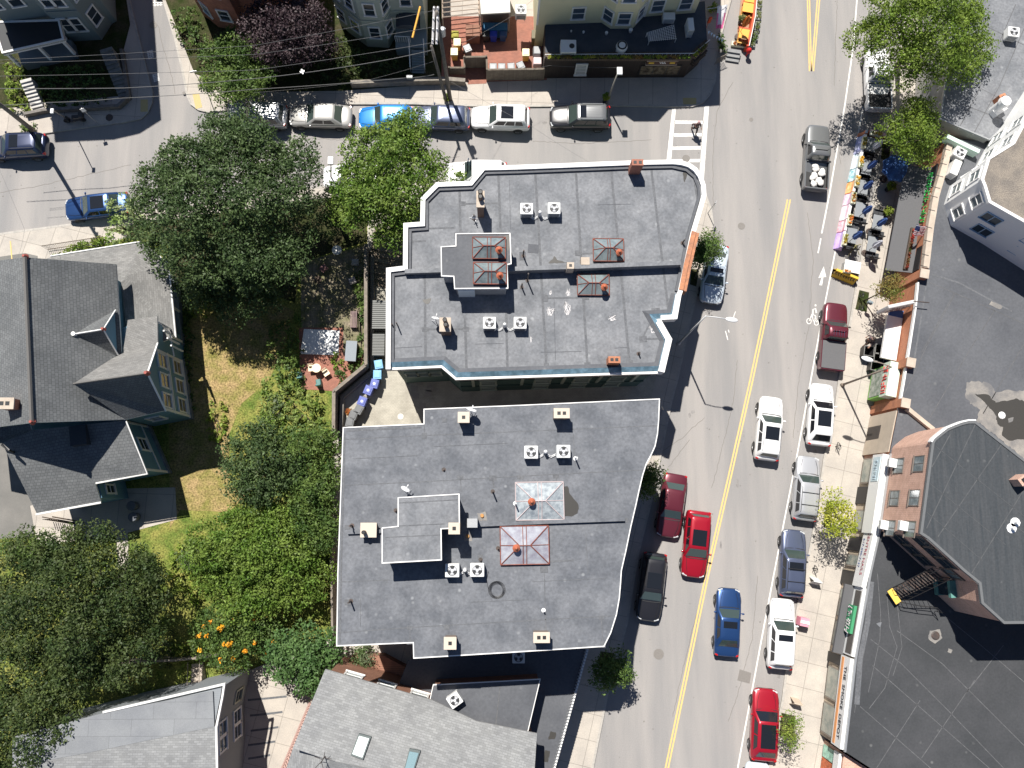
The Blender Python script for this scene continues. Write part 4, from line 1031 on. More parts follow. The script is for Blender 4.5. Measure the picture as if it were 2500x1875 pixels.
for k in range(N):
    for j in range(8):
        def pt(u, v_): return (fw.x - 0.25 - u * 1.0 , fw.y - 0.0 - v_ * 0.55 + 0.05 * math.sin(u * 7), 4.35 + u * 0.42 - v_ * 0.55 + 0.06 * math.sin(u * 9 + v_ * 3))
        u0, u1, v0_, v1_ = j / 8, (j + 1) / 8, k / N, (k + 1) / N
        mi = 2 if (u0 >= 0.55 and v0_ < 0.5) else k % 2
        mb.face([pt(u0, v0_), pt(u1, v0_), pt(u1, v1_), pt(u0, v1_)], mi)
o = mb.build('cloth', [flagr, flagw, flagb], fg); md = o.modifiers.new('s', 'SOLIDIFY'); md.thickness = 0.012

# white house above the dark roof
HW = 9.0
wp = [(2413, 495), (2401, 455), (2394, 438), (2410, 385), (2471, 347), (2520, 255), (2620, 100), (2950, 200), (2950, 830), (2500, 544)]
loc = P(2550, 400, 0.13); loc.z = 0.13
bW = thing('clapboard_house', 'white clapboard house with tan gravel roof standing above the dark shop roof at right edge', 'building', loc)
w2 = QL(wp, HW); wi = inset(w2, 0.12)
MB().prism(wi, 0.1, HW - 0.12).build('wall', whitewall, bW)
MB().prism(inset(w2, 0.05), HW - 0.12, HW).build('roof', gravel_m, bW)
mb = MB(); mb.strip(ccw(w2), 0.2, HW - 0.2, HW + 0.05, closed=True); mb.build('gutter', white, bW)
p, q = edge_near(wi, Q(2413, 495, HW), Q(2500, 544, HW)); Lw = dist(p, q)
pA_ = Q(2413, 495, HW)
blackw = M('black_sash', (0.03, 0.035, 0.04), fine=0.02)
def along(p, q, ref, s): return s if dist(p, ref) < dist(q, ref) else dist(p, q) - s
for s, z in ((1.6, 5.3), (1.15, 7.0), (4.6, 5.3), (4.3, 7.0), (7.2, 5.3)): win(bW, p, q, along(p, q, wi[nearest(wi, pA_)], s), z, 1.15, 0.95, fm=M('steel_blue_trim', (0.3, 0.42, 0.55)), gm=glassd, rows=1, cols=2, fw=0.05)
for a, b in (((2413, 495), (2401, 455)), ((2401, 455), (2394, 438)), ((2394, 438), (2410, 385)), ((2410, 385), (2471, 347)), ((2471, 347), (2520, 255))):
    p, q = edge_near(wi, Q(*a, HW), Q(*b, HW)); Lx = dist(p, q)
    if Lx < 0.7: continue
    n = 2 if Lx > 2.2 else 1
    for k in range(n):
        for z in ((5.0, 7.2)): win(bW, p, q, Lx * (k + 0.5) / n, z, min(0.7, Lx / n * 0.55), 1.2, gm=glassl)

# brick block over the shops
HK = 9.6
kp = [(2245, 1303), (2274, 1080), (2279, 1072), (2288, 1064), (2311, 1046), (2330, 1038), (2346, 1032), (2363, 1028), (2381, 1028), (2500, 1121), (2900, 1430), (2900, 1519), (2450, 1523), (2395, 1473), (2389, 1425), (2352, 1395), (2265, 1316)]
loc = P(2500, 1300, 0.13); loc.z = 0.13
bK = thing('brick_building', 'three storey rosy brick block with dark ribbed flat roof, window air conditioners and fire escape', 'building', loc)
k2 = QL(kp, HK); ki = inset(k2, 0.1)
MB().prism(ki, 0.1, HK - 0.1).build('wall', pinkbrick, bK)
MB().prism(inset(k2, 0.04), HK - 0.1, HK).build('roof', membrane_b, bK)
mb = MB(); mb.strip(ccw(k2), 0.16, HK - 0.14, HK + 0.06, closed=True); mb.build('roof_edge', M('dark_edge', (0.13, 0.135, 0.14), fine=0.1), bK)
mb = MB(); q = QL([(2274, 1080), (2279, 1072), (2288, 1064), (2311, 1046), (2330, 1038), (2346, 1032), (2363, 1028), (2381, 1028)], HK); mb.strip(q, 0.1, HK - 0.3, HK + 0.1); mb.build('white_cornice', white, bK)
seams(bK, [[(2382, 1034), (2262, 1290)], [(2500, 1195), (2372, 1400)], [(2320, 1060), (2275, 1140)], [(2447, 1082), (2290, 1310)], [(2455, 1268), (2500, 1300)], [(2262, 1316), (2352, 1392), (2392, 1430), (2400, 1470), (2452, 1518)]], HK, 0.06, M('seam_block', (0.095, 0.097, 0.10), col2=(0.06, 0.064, 0.07), scale=3))
seams(bK, [[(2285, 1090), (2500, 1260)], [(2270, 1180), (2455, 1330)], [(2262, 1250), (2400, 1370)]], HK, 0.025, MATS['seam_block'])
for px, py in ((2487, 1276), (2478, 1290)): pipe(bK, px, py, HK, 0.35, 0.12, metalw)
chimney(bK, 2500, 1172, HK, 0.9, 0.6, 0.5, pinkbrick, rot=0.6)
p, q = edge_near(ki, Q(2245, 1303, HK), Q(2274, 1080, HK)); Lk = dist(p, q); ref = Q(2274, 1080, HK)
stone = M('window_frame_dark', (0.16, 0.13, 0.11), fine=0.05)
kw = []
for s in (1.25, 3.45, 5.45):
    for z in (5.0, 7.6): kw.append(win(bK, p, q, along(p, q, ref, s), z, 0.95, 1.25, fm=stone, gm=glassl, rows=1, cols=2, proud=0.04, fw=0.06))
acc = M('ac_white', (0.78, 0.78, 0.76), rough=0.4, fine=0.03)
def window_ac(F, s, z, lab):
    d = Vector((F[1][0] - F[0][0], F[1][1] - F[0][1])).normalized(); n = Vector((d.y, -d.x))
    t = thing('window_air_conditioner', lab, 'air conditioner', (F[0][0] + d.x * s + n.x * 0.3, F[0][1] + d.y * s + n.y * 0.3, z), group='window air conditioners on the brick block')
    mb = MB(); obox(mb, *F, s - 0.3, s + 0.3, z, z + 0.38, 0.03, 0.55); mb.build('case', acc, t, bevel=0.02)
    mb = MB()
    for k in range(5): obox(mb, *F, s - 0.24, s + 0.24, z + 0.06 + k * 0.06, z + 0.085 + k * 0.06, 0.552, 0.56)
    mb.build('grille', galv, t)
lab = ('white window air conditioner on the brick block, lower window nearest the rounded corner', 'white window air conditioner on the brick block, lower window at the south end',
       'white window air conditioner on the brick block, upper window at the south end')
window_ac((p, q), along(p, q, ref, 1.1), 5.02, lab[0]); window_ac((p, q), along(p, q, ref, 5.3), 5.02, lab[1]); window_ac((p, q), along(p, q, ref, 5.3), 7.62, lab[2])
for a, b, ns in (((2245, 1303), (2265, 1316), 0), ((2265, 1316), (2352, 1395), 3)):
    p, q = edge_near(ki, Q(*a, HK), Q(*b, HK)); Lx = dist(p, q)
    for k in range(ns):
        for z in (5.0, 7.6): win(bK, p, q, Lx * (k + 0.45) / ns, z, 1.0, 1.3, fm=stone, gm=glassd, proud=0.04, fw=0.06)
p, q = edge_near(ki, Q(2389, 1425, HK), Q(2352, 1395, HK)); win(bK, p, q, dist(p, q) / 2, 6.9, 0.9, 1.1, fm=stone, gm=glassl, cols=2, rows=1)
p, q = edge_near(ki, Q(2389, 1425, HK), Q(2395, 1473, HK)); Lx = dist(p, q)
mb = MB(); obox(mb, p, q, 0.1, Lx, 4.9, 5.35, 0.0, 0.4); by = mb.build('copper_bay', verdi, bK); mb = MB(); obox(mb, p, q, 0.1, Lx, 6.6, 6.9, 0.0, 0.4); mb.build('cornice', verdi, by)
mb = MB(); obox(mb, p, q, 0.2, Lx - 0.1, 5.35, 6.6, 0.0, 0.34); mb.build('pane', glassd, by)
# fire escape
fe0, fe1 = P(2250, 1448, 5.4), P(2187, 1452, HS + 0.2)
fe = thing('fire_escape', 'black iron fire escape stair with yellow landing step below the brick wall', 'fire escape', (fe1.x, fe1.y, HS))
hi0, hi1 = P(2290, 1405, 7.0), P(2330, 1430, 7.0)
mb = MB()
top = P(2290, 1398, 7.3); bot = P(2185, 1450, HS + 0.15)
dv = Vector((bot.x - top.x, bot.y - top.y, 0)).normalized(); nv = Vector((-dv.y, dv.x, 0))
for s in (-0.45, 0.45):
    mb.tube([top + nv * s, bot + nv * s], 0.035, 5); mb.tube([top + nv * s + Vector((0, 0, 0.95)), bot + nv * s + Vector((0, 0, 0.95))], 0.025, 5)
    for k in range(8): a = (top + nv * s).lerp(bot + nv * s, k / 7); mb.tube([a, a + Vector((0, 0, 0.95))], 0.018, 4)
mb.build('stringer', black, fe)
mb = MB()
for k in range(16):
    a = top.lerp(bot, (k + 0.5) / 16); mb.box(a.x, a.y, a.z, 0.12, 0.85, 0.03, math.atan2(dv.y, dv.x))
mb.build('treads', iron, fe)
mb = MB(); a = P(2176, 1444, HS + 0.5); b = P(2192, 1468, HS + 0.5)
mb.box((a.x + b.x) / 2, (a.y + b.y) / 2, HS + 0.42, 1.0, 0.42, 0.05, math.atan2(b.y - a.y, b.x - a.x)); mb.build('yellow_step', M('safety_yellow', (0.85, 0.55, 0.1), fine=0.05), fe)
mb = MB(); r0 = [P(2190, 1468, HS + 0.1), P(2232, 1476, HS + 0.1), P(2270, 1480, HS + 0.1), P(2282, 1492, HS + 0.1)]
for dz in (0.5, 0.95): mb.tube([v + Vector((0, 0, dz)) for v in r0], 0.025, 5)
for v in r0: mb.tube([v, v + Vector((0, 0, 0.95))], 0.025, 5)
mb.build('handrail', black, fe)

# southern shop block
sp_ = [(2123, 1395), (2172, 1105), (2900, 1600), (2900, 2500), (2300, 1990), (2060, 1835), (2086, 1609)]
sp_ = [(2172, 1107), (2143, 1305), (2123, 1395), (2086, 1609), (2060, 1835), (2300, 1990), (3000, 2400), (3000, 1720), (2450, 1310)]
loc = P(2300, 1600, 0.13); loc.z = 0.13
bS = thing('shop_building', 'wide dark flat roof at lower right with white signboards along its sidewalk front', 'building', loc)
s2 = QL(sp_, HS - 0.02)
MB().prism(inset(s2, 0.08), 0.1, HS - 0.12).build('wall', M('shop_render', (0.50, 0.42, 0.32), fine=0.08), bS)
MB().prism(inset(s2, 0.04), HS - 0.12, HS - 0.02).build('roof', M('membrane_south', (0.040, 0.043, 0.047), rough=0.8, col2=(0.056, 0.058, 0.063), scale=0.4, fine=0.10, fscale=7, bump=0.2, bscale=4, speck=(0.8, 0.1, (0.3, 0.3, 0.29), 0.3)), bS)
seams(bS, [[(2130, 1625), (2500, 1950)], [(2125, 1560), (2200, 1620), (2320, 1740), (2450, 1875)], [(2190, 1540), (2300, 1620), (2500, 1820)], [(2290, 1490), (2400, 1580), (2500, 1665)], [(2100, 1725), (2300, 1900)],
           [(2246, 1710), (2140, 1875)], [(2380, 1660), (2250, 1850)], [(2450, 1575), (2360, 1690)]], HS - 0.02, 0.045, seam_l)
seams(bS, [[(2142, 1400), (2150, 1500), (2148, 1560), (2120, 1690)], [(2165, 1450), (2172, 1530), (2190, 1580), (2160, 1680), (2122, 1730)], [(2190, 1470), (2202, 1580), (2180, 1650)], [(2120, 1500), (2105, 1620), (2086, 1740)]], HS - 0.02, 0.04, seam_l)
seams(bS, [[(2128, 1420), (2118, 1520), (2100, 1610), (2092, 1720)]], HS - 0.02, 0.35, seam, dz=0.004)
c = P(2284, 1552, HS); MB().cyl(c.x, c.y, HS - 0.015, HS + 0.04, 0.3, 0.22, 14).build('roof_drain', iron, bS)
blotch(bS, [(2270, 1540), (2294, 1536), (2300, 1558), (2282, 1572), (2266, 1558)], HS - 0.02, silt_m, 'silt_stain', seed=41)
blotch(bS, [(2315, 1584), (2325, 1586), (2322, 1596), (2314, 1592)], HS - 0.02, silt_m, 'silt_stain', seed=42)
blotch(bS, [(2140, 1522), (2152, 1518), (2150, 1532)], HS - 0.02, membrane, 'roof_patch', seed=43)
signw = M('sign_white', (0.78, 0.78, 0.76), rough=0.5, fine=0.02)
G1 = wall_line([(2172, 1107), (2143, 1305)], HS); G2 = wall_line([(2143, 1305), (2123, 1395)], HS); G3 = wall_line([(2123, 1395), (2086, 1609)], HS); G4 = wall_line([(2086, 1609), (2060, 1835)], HS)
mb = MB(); obox(mb, *G1, 0.1, dist(*G1), 2.75, 4.25, 0.0, 0.42); s1 = mb.build('sign_band', signw, bS)
mb = MB(); obox(mb, *G1, 0.3, dist(*G1) * 0.36, 3.0, 4.05, 0.42, 0.45); ib = mb.build('sign_inset', M('pale_blue_sign', (0.55, 0.66, 0.70), fine=0.03), s1)
glyphs(s1, G1, 0.5, dist(*G1) * 0.34, 3.3, 0.46, 0.4, M('faint_letters', (0.42, 0.52, 0.58), fine=0), 9, 6)
mb = MB(); LG2 = dist(*G2) + dist(*G3) * 0.2; obox(mb, *G2, 0.0, LG2, 2.85, 4.3, 0.0, 0.30); s2_ = mb.build('sign_band', signw, bS)
sign_text(s2_, G2, LG2 * 0.38, 3.72, 0.31, 'CENTRE NAILS', 0.46, M('faded_letters', (0.30, 0.08, 0.10), fine=0), ext=0.01, bold=0.0)
sign_text(s2_, G2, LG2 * 0.38, 3.15, 0.31, '617-590-7137', 0.36, M('navy_letters', (0.10, 0.13, 0.25), fine=0), ext=0.01, bold=0.0)
LG3 = dist(*G3)
mb = MB(); obox(mb, *G3, LG3 * 0.2, LG3 * 0.98, 2.9, 4.25, 0.0, 0.2); s3 = mb.build('sign_band', signw, bS)
mb = MB(); obox(mb, *G3, LG3 * 0.24, LG3 * 0.96, 3.25, 4.1, 0.2, 0.23); mb.build('sign_inset', M('brown_sign', (0.11, 0.10, 0.09), fine=0.1), s3)
mb = MB(); obox(mb, *G3, LG3 * 0.42, LG3 * 0.74, 3.0, 3.9, 0.23, 0.42); mb.build('sign_letters_board', M('green_frame', (0.05, 0.28, 0.13), fine=0.05), s3)
glyphs(s3, G3, LG3 * 0.43, LG3 * 0.73, 3.15, 0.45, 0.5, M('dim_white_letters', (0.55, 0.5, 0.52), fine=0), 9, 7, 0.2, 0.07)
mb = MB(); obox(mb, *G3, LG3 * 0.2, LG3 * 1.0, 2.65, 2.88, 0.0, 0.85); mb.build('awning_edge', grey_awn, bS)
LG4 = dist(*G4)
mb = MB(); obox(mb, *G4, 0.02, LG4 * 0.985, 2.75, 4.2, 0.0, 0.22); s4 = mb.build('sign_band', signw, bS)
mb = MB(); obox(mb, *G4, 0.1, LG4 * 0.965, 2.95, 3.30, 0.22, 0.235); mb.build('orange_stripe', M('sign_orange', (0.80, 0.36, 0.14), fine=0.03), s4)
sign_text(s4, G4, LG4 * 0.50, 3.68, 0.24, 'THE  SMOKE  DEPOT', 0.50, blkt, ext=0.01, bold=0.0)
mb = MB(); mb.strip(QL([(2172, 1107), (2143, 1305), (2123, 1395), (2086, 1609), (2060, 1835)], HS), 0.12, HS - 0.1, HS + 0.1); mb.build('roof_edge', galv, bS)
# door recesses as flat black panels painted for their shade; display windows
for G, specs in ((G1, ((0.03, 0.36, 0), (0.40, 0.62, 1), (0.70, 0.97, 0))), (G2, ((0.1, 0.5, 1), (0.6, 0.95, 0))), (G3, ((0.03, 0.2, 1), (0.25, 0.60, 0), (0.64, 0.95, 0))), (G4, ((0.03, 0.14, 1), (0.18, 0.55, 2), (0.60, 0.95, 0)))):
    LL = dist(*G)
    for a, b, k in specs:
        mb = MB()
        if k == 1: obox(mb, *G, LL * a, LL * b, 0.13, 2.5, -0.1, 0.03); mb.build('door_recess_shade', black, bS)
        else:
            obox(mb, *G, LL * a, LL * b, 0.5, 2.55, 0.0, 0.06); f = mb.build('window', M('shop_frame', (0.28, 0.24, 0.2), fine=0.05), bS)
            mb = MB(); obox(mb, *G, LL * a + 0.1, LL * b - 0.1, 0.62, 2.45, 0.05, 0.075); mb.build('pane', M('shop_glass', (0.20, 0.24, 0.22), rough=0.1, col2=(0.40, 0.40, 0.34), scale=1.6, spec=0.7), f)
c = P(2070, 1560, 2.6)
# corner brick shop at the bottom
cp = [(2060, 1838), (2300, 1993), (2400, 2300), (2000, 2300)]
loc = P(2150, 2000, 0.13); loc.z = 0.13
bC = thing('brick_shop', 'low rosy brick shop with colourful poster windows at the bottom right edge', 'building', loc)
MB().prism(inset(QL(cp, 3.4), 0.02), 0.1, 3.4).build('wall', pinkbrick, bC)
mb = MB(); Gc = wall_line([(2058, 1842), (2036, 2020)], 3.4); obox(mb, *Gc, 0, 3.0, 2.5, 3.3, 0.0, 0.2); mb.build('sign_band', signw, bC)
for k, (c1, nm) in enumerate((((0.45, 0.75, 0.6), 'mint'), ((0.75, 0.2, 0.08), 'orange'), ((0.75, 0.78, 0.7), 'white'))):
    mb = MB(); obox(mb, *Gc, 0.15 + k * 0.9, 0.95 + k * 0.9, 0.4, 2.3, 0.0, 0.05); mb.build('poster_window', M('poster_' + nm, c1, col2=dim(c1, 0.5), scale=3), bC)
# ================= blue house (left) =================
loc = P(200, 900, 0.13); loc.z = 0.13
bH = thing('blue_house', 'blue clapboard house with steep slate gables and a light shingled porch roof', 'house', loc)
hr, he = 10.2, 6.3          # main ridge and eave heights
def S_(pts): return [P(a, b, h) for a, b, h in pts]
slopes(bH, 'roof', slate, [
    S_([(60, 628, hr), (77, 1032, hr), (307, 1024, he), (283, 645, he)]),
    S_([(60, 628, hr), (77, 1032, hr), (-150, 1060, he), (-190, 660, he)])], trim=white)
mb = MB(); mb.tube([P(60, 628, hr + 0.06), P(77, 1032, hr + 0.06)], 0.13, 6); mb.build('ridge_cap', M('ridge_lead', (0.11, 0.105, 0.10)), bH)
for a in ((61, 626), (78, 1030)):
    c = P(a[0], a[1], hr); mb = MB(); mb.cyl(c.x, c.y, hr - 0.1, hr + 0.22, 0.2, 0.08, 8); mb.build('finial', M('finial_red', (0.35, 0.09, 0.07)), bH)
# walls under the main roof
core = [Q(-165, 690, he), Q(268, 672, he), Q(288, 1010, he), Q(-130, 1035, he)]
mb = MB().prism(core, 0.1, he); mb.build('wall', bluewall, bH)
for pts in ([(-170, 678, he), (268, 660, he), (62, 645, hr - 0.25)], [(-140, 1045, he), (292, 1012, he), (78, 1018, hr - 0.25)]):
    a, b, c = S_(pts); mb = MB(); mb.face([a, b, c]); off = Vector((0, 0.14 if pts[0][1] > 900 else -0.14, 0)); mb.face([c + off, b + off, a + off]); mb.face([a, a + off, b + off, b]); mb.face([b, b + off, c + off, c]); mb.face([c, c + off, a + off, a]); mb.build('gable', bluewall, bH)
# porch roof to the north and east
hp0, hp1 = 3.7, 4.7
slopes(bH, 'porch_roof', slate_l, [
    S_([(60, 655, hp1), (124, 627, hp0), (344, 592, hp0), (300, 690, hp1)]),
    S_([(344, 592, hp0), (411, 645, hp0 + 0.1), (312, 672, hp1), (300, 690, hp1)]),
    S_([(411, 645, hp0 + 0.1), (428, 822, hp0 + 0.1), (330, 860, hp1), (308, 800, hp1), (296, 690, hp1), (312, 672, hp1)])], trim=white)
mb = MB(); mb.tube(S_([(124, 625, hp0 + 0.02), (344, 590, hp0 + 0.02), (412, 643, hp0 + 0.1), (429, 824, hp0 + 0.1)]), 0.06, 6); mb.build('gutter', white, bH)
pw = QL([(140, 642), (338, 610), (396, 655), (408, 820), (330, 860), (290, 700), (130, 700)], 3.5)
mb = MB(); mb.prism(pw, 0.1, 0.75); mb.build('porch_floor', M('porch_boards', (0.17, 0.2, 0.22), fine=0.1), bH)
for a in ((150, 646), (240, 630), (336, 616), (396, 660), (402, 738), (407, 815)):
    c = P(a[0], a[1], 3.5); mb = MB(); mb.box(c.x, c.y, 0.75, 0.14, 0.14, 2.9); mb.build('porch_post', white, bH)
mb = MB(); q = S_([(398, 660, 1.6), (403, 738, 1.6), (408, 815, 1.6)]); mb.tube(q, 0.04, 5); mb.tube([v - Vector((0, 0, 0.7)) for v in q], 0.035, 5)
for k in range(24): a = q[0].lerp(q[2], k / 23); mb.tube([a, a - Vector((0, 0, 0.7))], 0.015, 4)
mb.build('porch_railing', white, bH)
# small gable dormer
slopes(bH, 'dormer_roof', slate, [
    S_([(179, 816, 8.3), (252, 804, 8.4), (282, 757, 6.6)]),
    S_([(179, 816, 8.3), (252, 804, 8.4), (288, 866, 6.6), (250, 864, 6.9)])], 0.1)
mb = MB(); a, b, c = S_([(250, 805, 8.3), (280, 760, 6.6), (286, 863, 6.6)]); d_ = S_([(280, 760, 6.2), (286, 863, 6.2)])
mb.face([a, b, c]); mb.face([b, d_[0], d_[1], c]); mb.build('dormer_front', bluewall, bH)
c = P(251, 803, 8.5); MB().cyl(c.x, c.y, 8.3, 8.65, 0.14, 0.08, 8).build('finial', MATS['finial_red'], bH)
mb = MB(); e_ = P(180, 815, 8.4); mb.cyl(e_.x, e_.y, 8.2, 8.5, 0.14, n=8); mb.build('lead_cap', white, bH)
mb = MB(); mb.tube(S_([(179, 816, 8.38), (252, 804, 8.48)]), 0.05, 5); mb.tube(S_([(282, 757, 6.7), (252, 804, 8.5), (288, 866, 6.7)]), 0.05, 5); mb.build('verge_trim', white, bH)
# big cross gable to the east
hg = 9.2
slopes(bH, 'roof', slate_l, [S_([(179, 937, hg + 0.05), (359, 911, hg), (385, 838, 6.4), (384, 772, 6.1), (312, 781, 6.3), (300, 862, 6.6), (272, 876, 7.0)])], trim=white)
slopes(bH, 'roof', slate, [S_([(179, 937, hg + 0.05), (359, 911, hg), (404, 1002, 5.9), (307, 1024, he)])], trim=white)
mb = MB(); mb.tube(S_([(179, 937, hg + 0.1), (359, 911, hg + 0.08)]), 0.07, 5); mb.build('ridge_cap', MATS['ridge_lead'], bH)
c = P(359, 911, hg); MB().cyl(c.x, c.y, hg - 0.1, hg + 0.3, 0.18, 0.1, 8).build('finial', MATS['finial_red'], bH)
g_ = [Q(372, 845, 5.9), Q(392, 1000, 5.9), Q(290, 1020, 5.9), Q(290, 800, 5.9), Q(370, 780, 5.9)]
MB().prism(g_, 0.1, 5.75).build('wall', bluewall, bH)
mb = MB(); a, b, c, d = S_([(357, 913, hg - 0.12), (375, 848, 5.8), (397, 1000, 5.75), (376, 780, 5.8)])
mb.face([a, b, c]); mb.face([a - Vector((.15, 0, 0)), c - Vector((.15, 0, 0)), b - Vector((.15, 0, 0))]); mb.build('gable', bluewall, bH)
mb = MB(); mb.tube(S_([(385, 838, 6.42), (360, 911, hg + 0.05), (405, 1003, 5.95)]), 0.07, 5); mb.build('verge_trim', white, bH)
gi = ccw(g_)
p, q = edge_near(gi, g_[0], g_[1]); Lg = dist(p, q)
lace = M('curtained_glass', (0.12, 0.13, 0.14), rough=0.1, col2=(0.3, 0.24, 0.12), scale=2.2, spec=0.7)
for s in (0.18, 0.5, 0.82):
    for z in (1.2, 3.9): win(bH, p, q, s * Lg, z, 0.85, 1.35, gm=lace)
for z in (3.35, 0.62):
    mb = MB(); obox(mb, p, q, 0, Lg, z, z + 0.12, 0.0, 0.06); mb.build('belt_course', white, bH)
for s in (0.03, 0.97):
    mb = MB(); obox(mb, p, q, s * Lg - 0.08, s * Lg + 0.08, 0.7, 5.7, 0.0, 0.05); mb.build('corner_board', white, bH)
mb = MB(); obox(mb, p, q, -0.05, Lg + 0.05, 0.1, 0.6, 0.0, 0.14); mb.build('stone_base', M('foundation_stone', (0.24, 0.25, 0.26), col2=(0.16, 0.18, 0.2), scale=3, fine=0.15), bH)
p, q = edge_near(gi, g_[1], g_[2]); win(bH, p, q, dist(p, q) * 0.5, 2.6, 0.8, 1.3)
p, q = edge_near(gi, g_[0], g_[4]); 
# sleeping porch between the gables
mb = MB(); mb.tube(S_([(386, 785, 6.0), (414, 812, 4.6), (425, 870, 4.2)]), 0.05, 5); mb.build('porch_rail', white, bH)
mb = MB()
for k in range(4): a = P(392 + k * 9, 790 + k * 18, 5.6); mb.box(a.x, a.y, 3.6, 0.1, 0.1, 2.1)
mb.build('porch_post', white, bH)
# southern wing
hs1 = 6.0
slopes(bH, 'roof', slate, [S_([(5, 1082, hs1), (78, 1050, 6.1), (307, 1026, 6.1), (359, 1155, 5.0), (232, 1178, 4.9), (246, 1225, 4.3), (90, 1254, 4.3)]),
                           S_([(5, 1082, hs1), (78, 1050, 6.1), (60, 1010, 6.2), (-90, 1030, 5.4), (-90, 1090, 5.4)])], trim=white)
g2 = QL([(292, 1024), (346, 1148), (226, 1170), (236, 1215), (98, 1240), (22, 1090), (60, 1010)], 5.0)
MB().prism(g2, 0.1, 4.25).build('wall', bluewall, bH)
mb = MB(); a, b, c, e1, e2 = S_([(298, 1032, 5.9), (350, 1150, 4.85), (296, 1030, 4.6), (346, 1148, 4.2), (292, 1024, 4.2)]); mb.face([a, b, e1, e2]); mb.build('gable', bluewall, bH)
gg = ccw(g2)
p, q = edge_near(gg, g2[0], g2[1]); Lg = dist(p, q)
win(bH, p, q, Lg * 0.55, 2.2, 0.8, 1.3, gm=glassd); 
mb = MB(); obox(mb, p, q, 0, Lg, 1.7, 1.82, 0.0, 0.06); obox(mb, p, q, 0, 0.16, 0.5, 4.4, 0.0, 0.05); obox(mb, p, q, Lg - 0.16, Lg, 0.5, 4.4, 0.0, 0.05); mb.build('belt_course', white, bH)
mb = MB(); obox(mb, p, q, -0.05, Lg + 0.05, 0.1, 0.6, 0.0, 0.14); mb.build('stone_base', MATS['foundation_stone'], bH)
p, q = edge_near(gg, g2[2], g2[3]); win(bH, p, q, dist(p, q) * 0.5, 2.2, 0.5, 1.2)
mb = MB(); mb.tube(S_([(308, 1028, 6.15), (360, 1157, 5.02), (234, 1180, 4.92)]), 0.06, 5); mb.tube(S_([(247, 1227, 4.32), (88, 1256, 4.32)]), 0.07, 5); mb.build('verge_trim', white, bH)
c = P(188, 1062, 6.4); MB().box(c.x, c.y, 4.9, 1.05, 1.3, 1.4, rad(8)).build('dormer_box', M('dormer_dark', (0.03, 0.035, 0.045)), bH)  # near-black box for the window well
mb = MB(); mb.tube([P(4, 1085, 6.9), P(20, 1098, 6.9), P(36, 1105, 5.6)], 0.09, 6); mb.build('vent_pipe', black, bH)
chimney(bH, 14, 985, 8.2, 2.2, 0.95, 0.6, redbrick, flues=((-0.2, 0), (0.15, 0)), fr=0.12, cap=tanblock)
slopes(bH, 'dormer_roof', slate, [S_([(-60, 800, 9.2), (54, 788, 8.8), (0, 830, 7.4), (-60, 850, 7.2)]), S_([(-60, 870, 9.2), (40, 925, 7.6), (-60, 945, 7.2)])], 0.1)
# back porch lattice
mb = MB()
for k in range(14):
    a = P(105 + k * 5.6, 1268 + k * 0.9, 1.4); mb.box(a.x, a.y, 0.5, 0.04, 0.04, 0.95)
q = S_([(103, 1262, 2.0), (182, 1276, 2.0)]); mb.tube(q, 0.04, 5); mb.tube([v - Vector((0, 0, 1.3)) for v in q], 0.05, 5); mb.build('back_porch_railing', wood_d, bH)

# ================= top left sage house =================
loc = P(180, 20, 0.13); loc.z = 0.13
bN1 = thing('sage_house', 'tall grey green clapboard house with white windows, bay and black porch roof at top left', 'house', loc)
f = [(62, 108), (165, 92), (178, 101), (249, 97), (272, 60), (289, 48), (268, -300), (20, -300), (30, 108)]
f = [(64, 108), (165, 92), (178, 101), (249, 97), (274, 58), (285, 52), (262, -320), (40, -320)]
fq = QL(f, 0.13); MB().prism(fq, 0.1, 12.6).build('wall', sagewall, bN1)
roofp = QL([(56, 124), (198, 118), (260, 104), (312, 72), (285, -340), (20, -340)], 0.13)
MB().prism(roofp, 12.6, 12.8).build('eave', white, bN1)
rc = QL([(160, -120)], 0.13)[0]; mb = MB(); pr_ = ccw(roofp)
for i in range(len(pr_)): a, b = pr_[i], pr_[(i + 1) % len(pr_)]; mb.face([(a[0], a[1], 12.801), (b[0], b[1], 12.801), (rc[0], rc[1], 15)])
mb.build('roof', slate, bN1)
fc = ccw(fq)
for a, b, ss, w in ((0, 1, (0.14, 0.62), 0.8), (2, 3, (0.3, 0.62), 0.7), (3, 4, (0.5,), 0.75), (1, 2, (), 0.3)):
    p, q = edge_near(fc, fq[a], fq[b]); Lx = dist(p, q); pr = p == fq[a] 
    for s in ss:
        for z in (1.5, 4.6, 7.8, 10.6):
            if a == 0 and z < 3: continue
            win(bN1, p, q, Lx * s, z, w, 1.55, rows=2)
p, q = edge_near(fc, fq[2], fq[3])
for z in (3.9, 7.0):
    mb = MB(); obox(mb, p, q, 0, dist(p, q), z, z + 0.14, 0.0, 0.08); mb.build('belt_course', sagewall, bN1)
# porch
pr = ccw(QL([(-20, 52), (145, 47), (157, 97), (5, 131)], 3.1))
MB().prism(pr, 2.92, 3.08).build('porch_roof', M('black_rubber_roof', (0.012, 0.014, 0.018), rough=0.6), bN1)
mb = MB(); mb.strip(pr, 0.14, 2.8, 3.14, closed=True); mb.build('porch_gutter', white, bN1)
MB().prism(inset(pr, 0.3), 0.1, 0.95).build('porch_floor', M('porch_boards', (0.17, 0.2, 0.22)), bN1)
for a in ((12, 126), (90, 110), (150, 96), (128, 60)):
    c = P(a[0], a[1], 2.9); MB().box(c.x, c.y, 0.95, 0.2, 0.2, 1.86).build('porch_post', white, bN1)
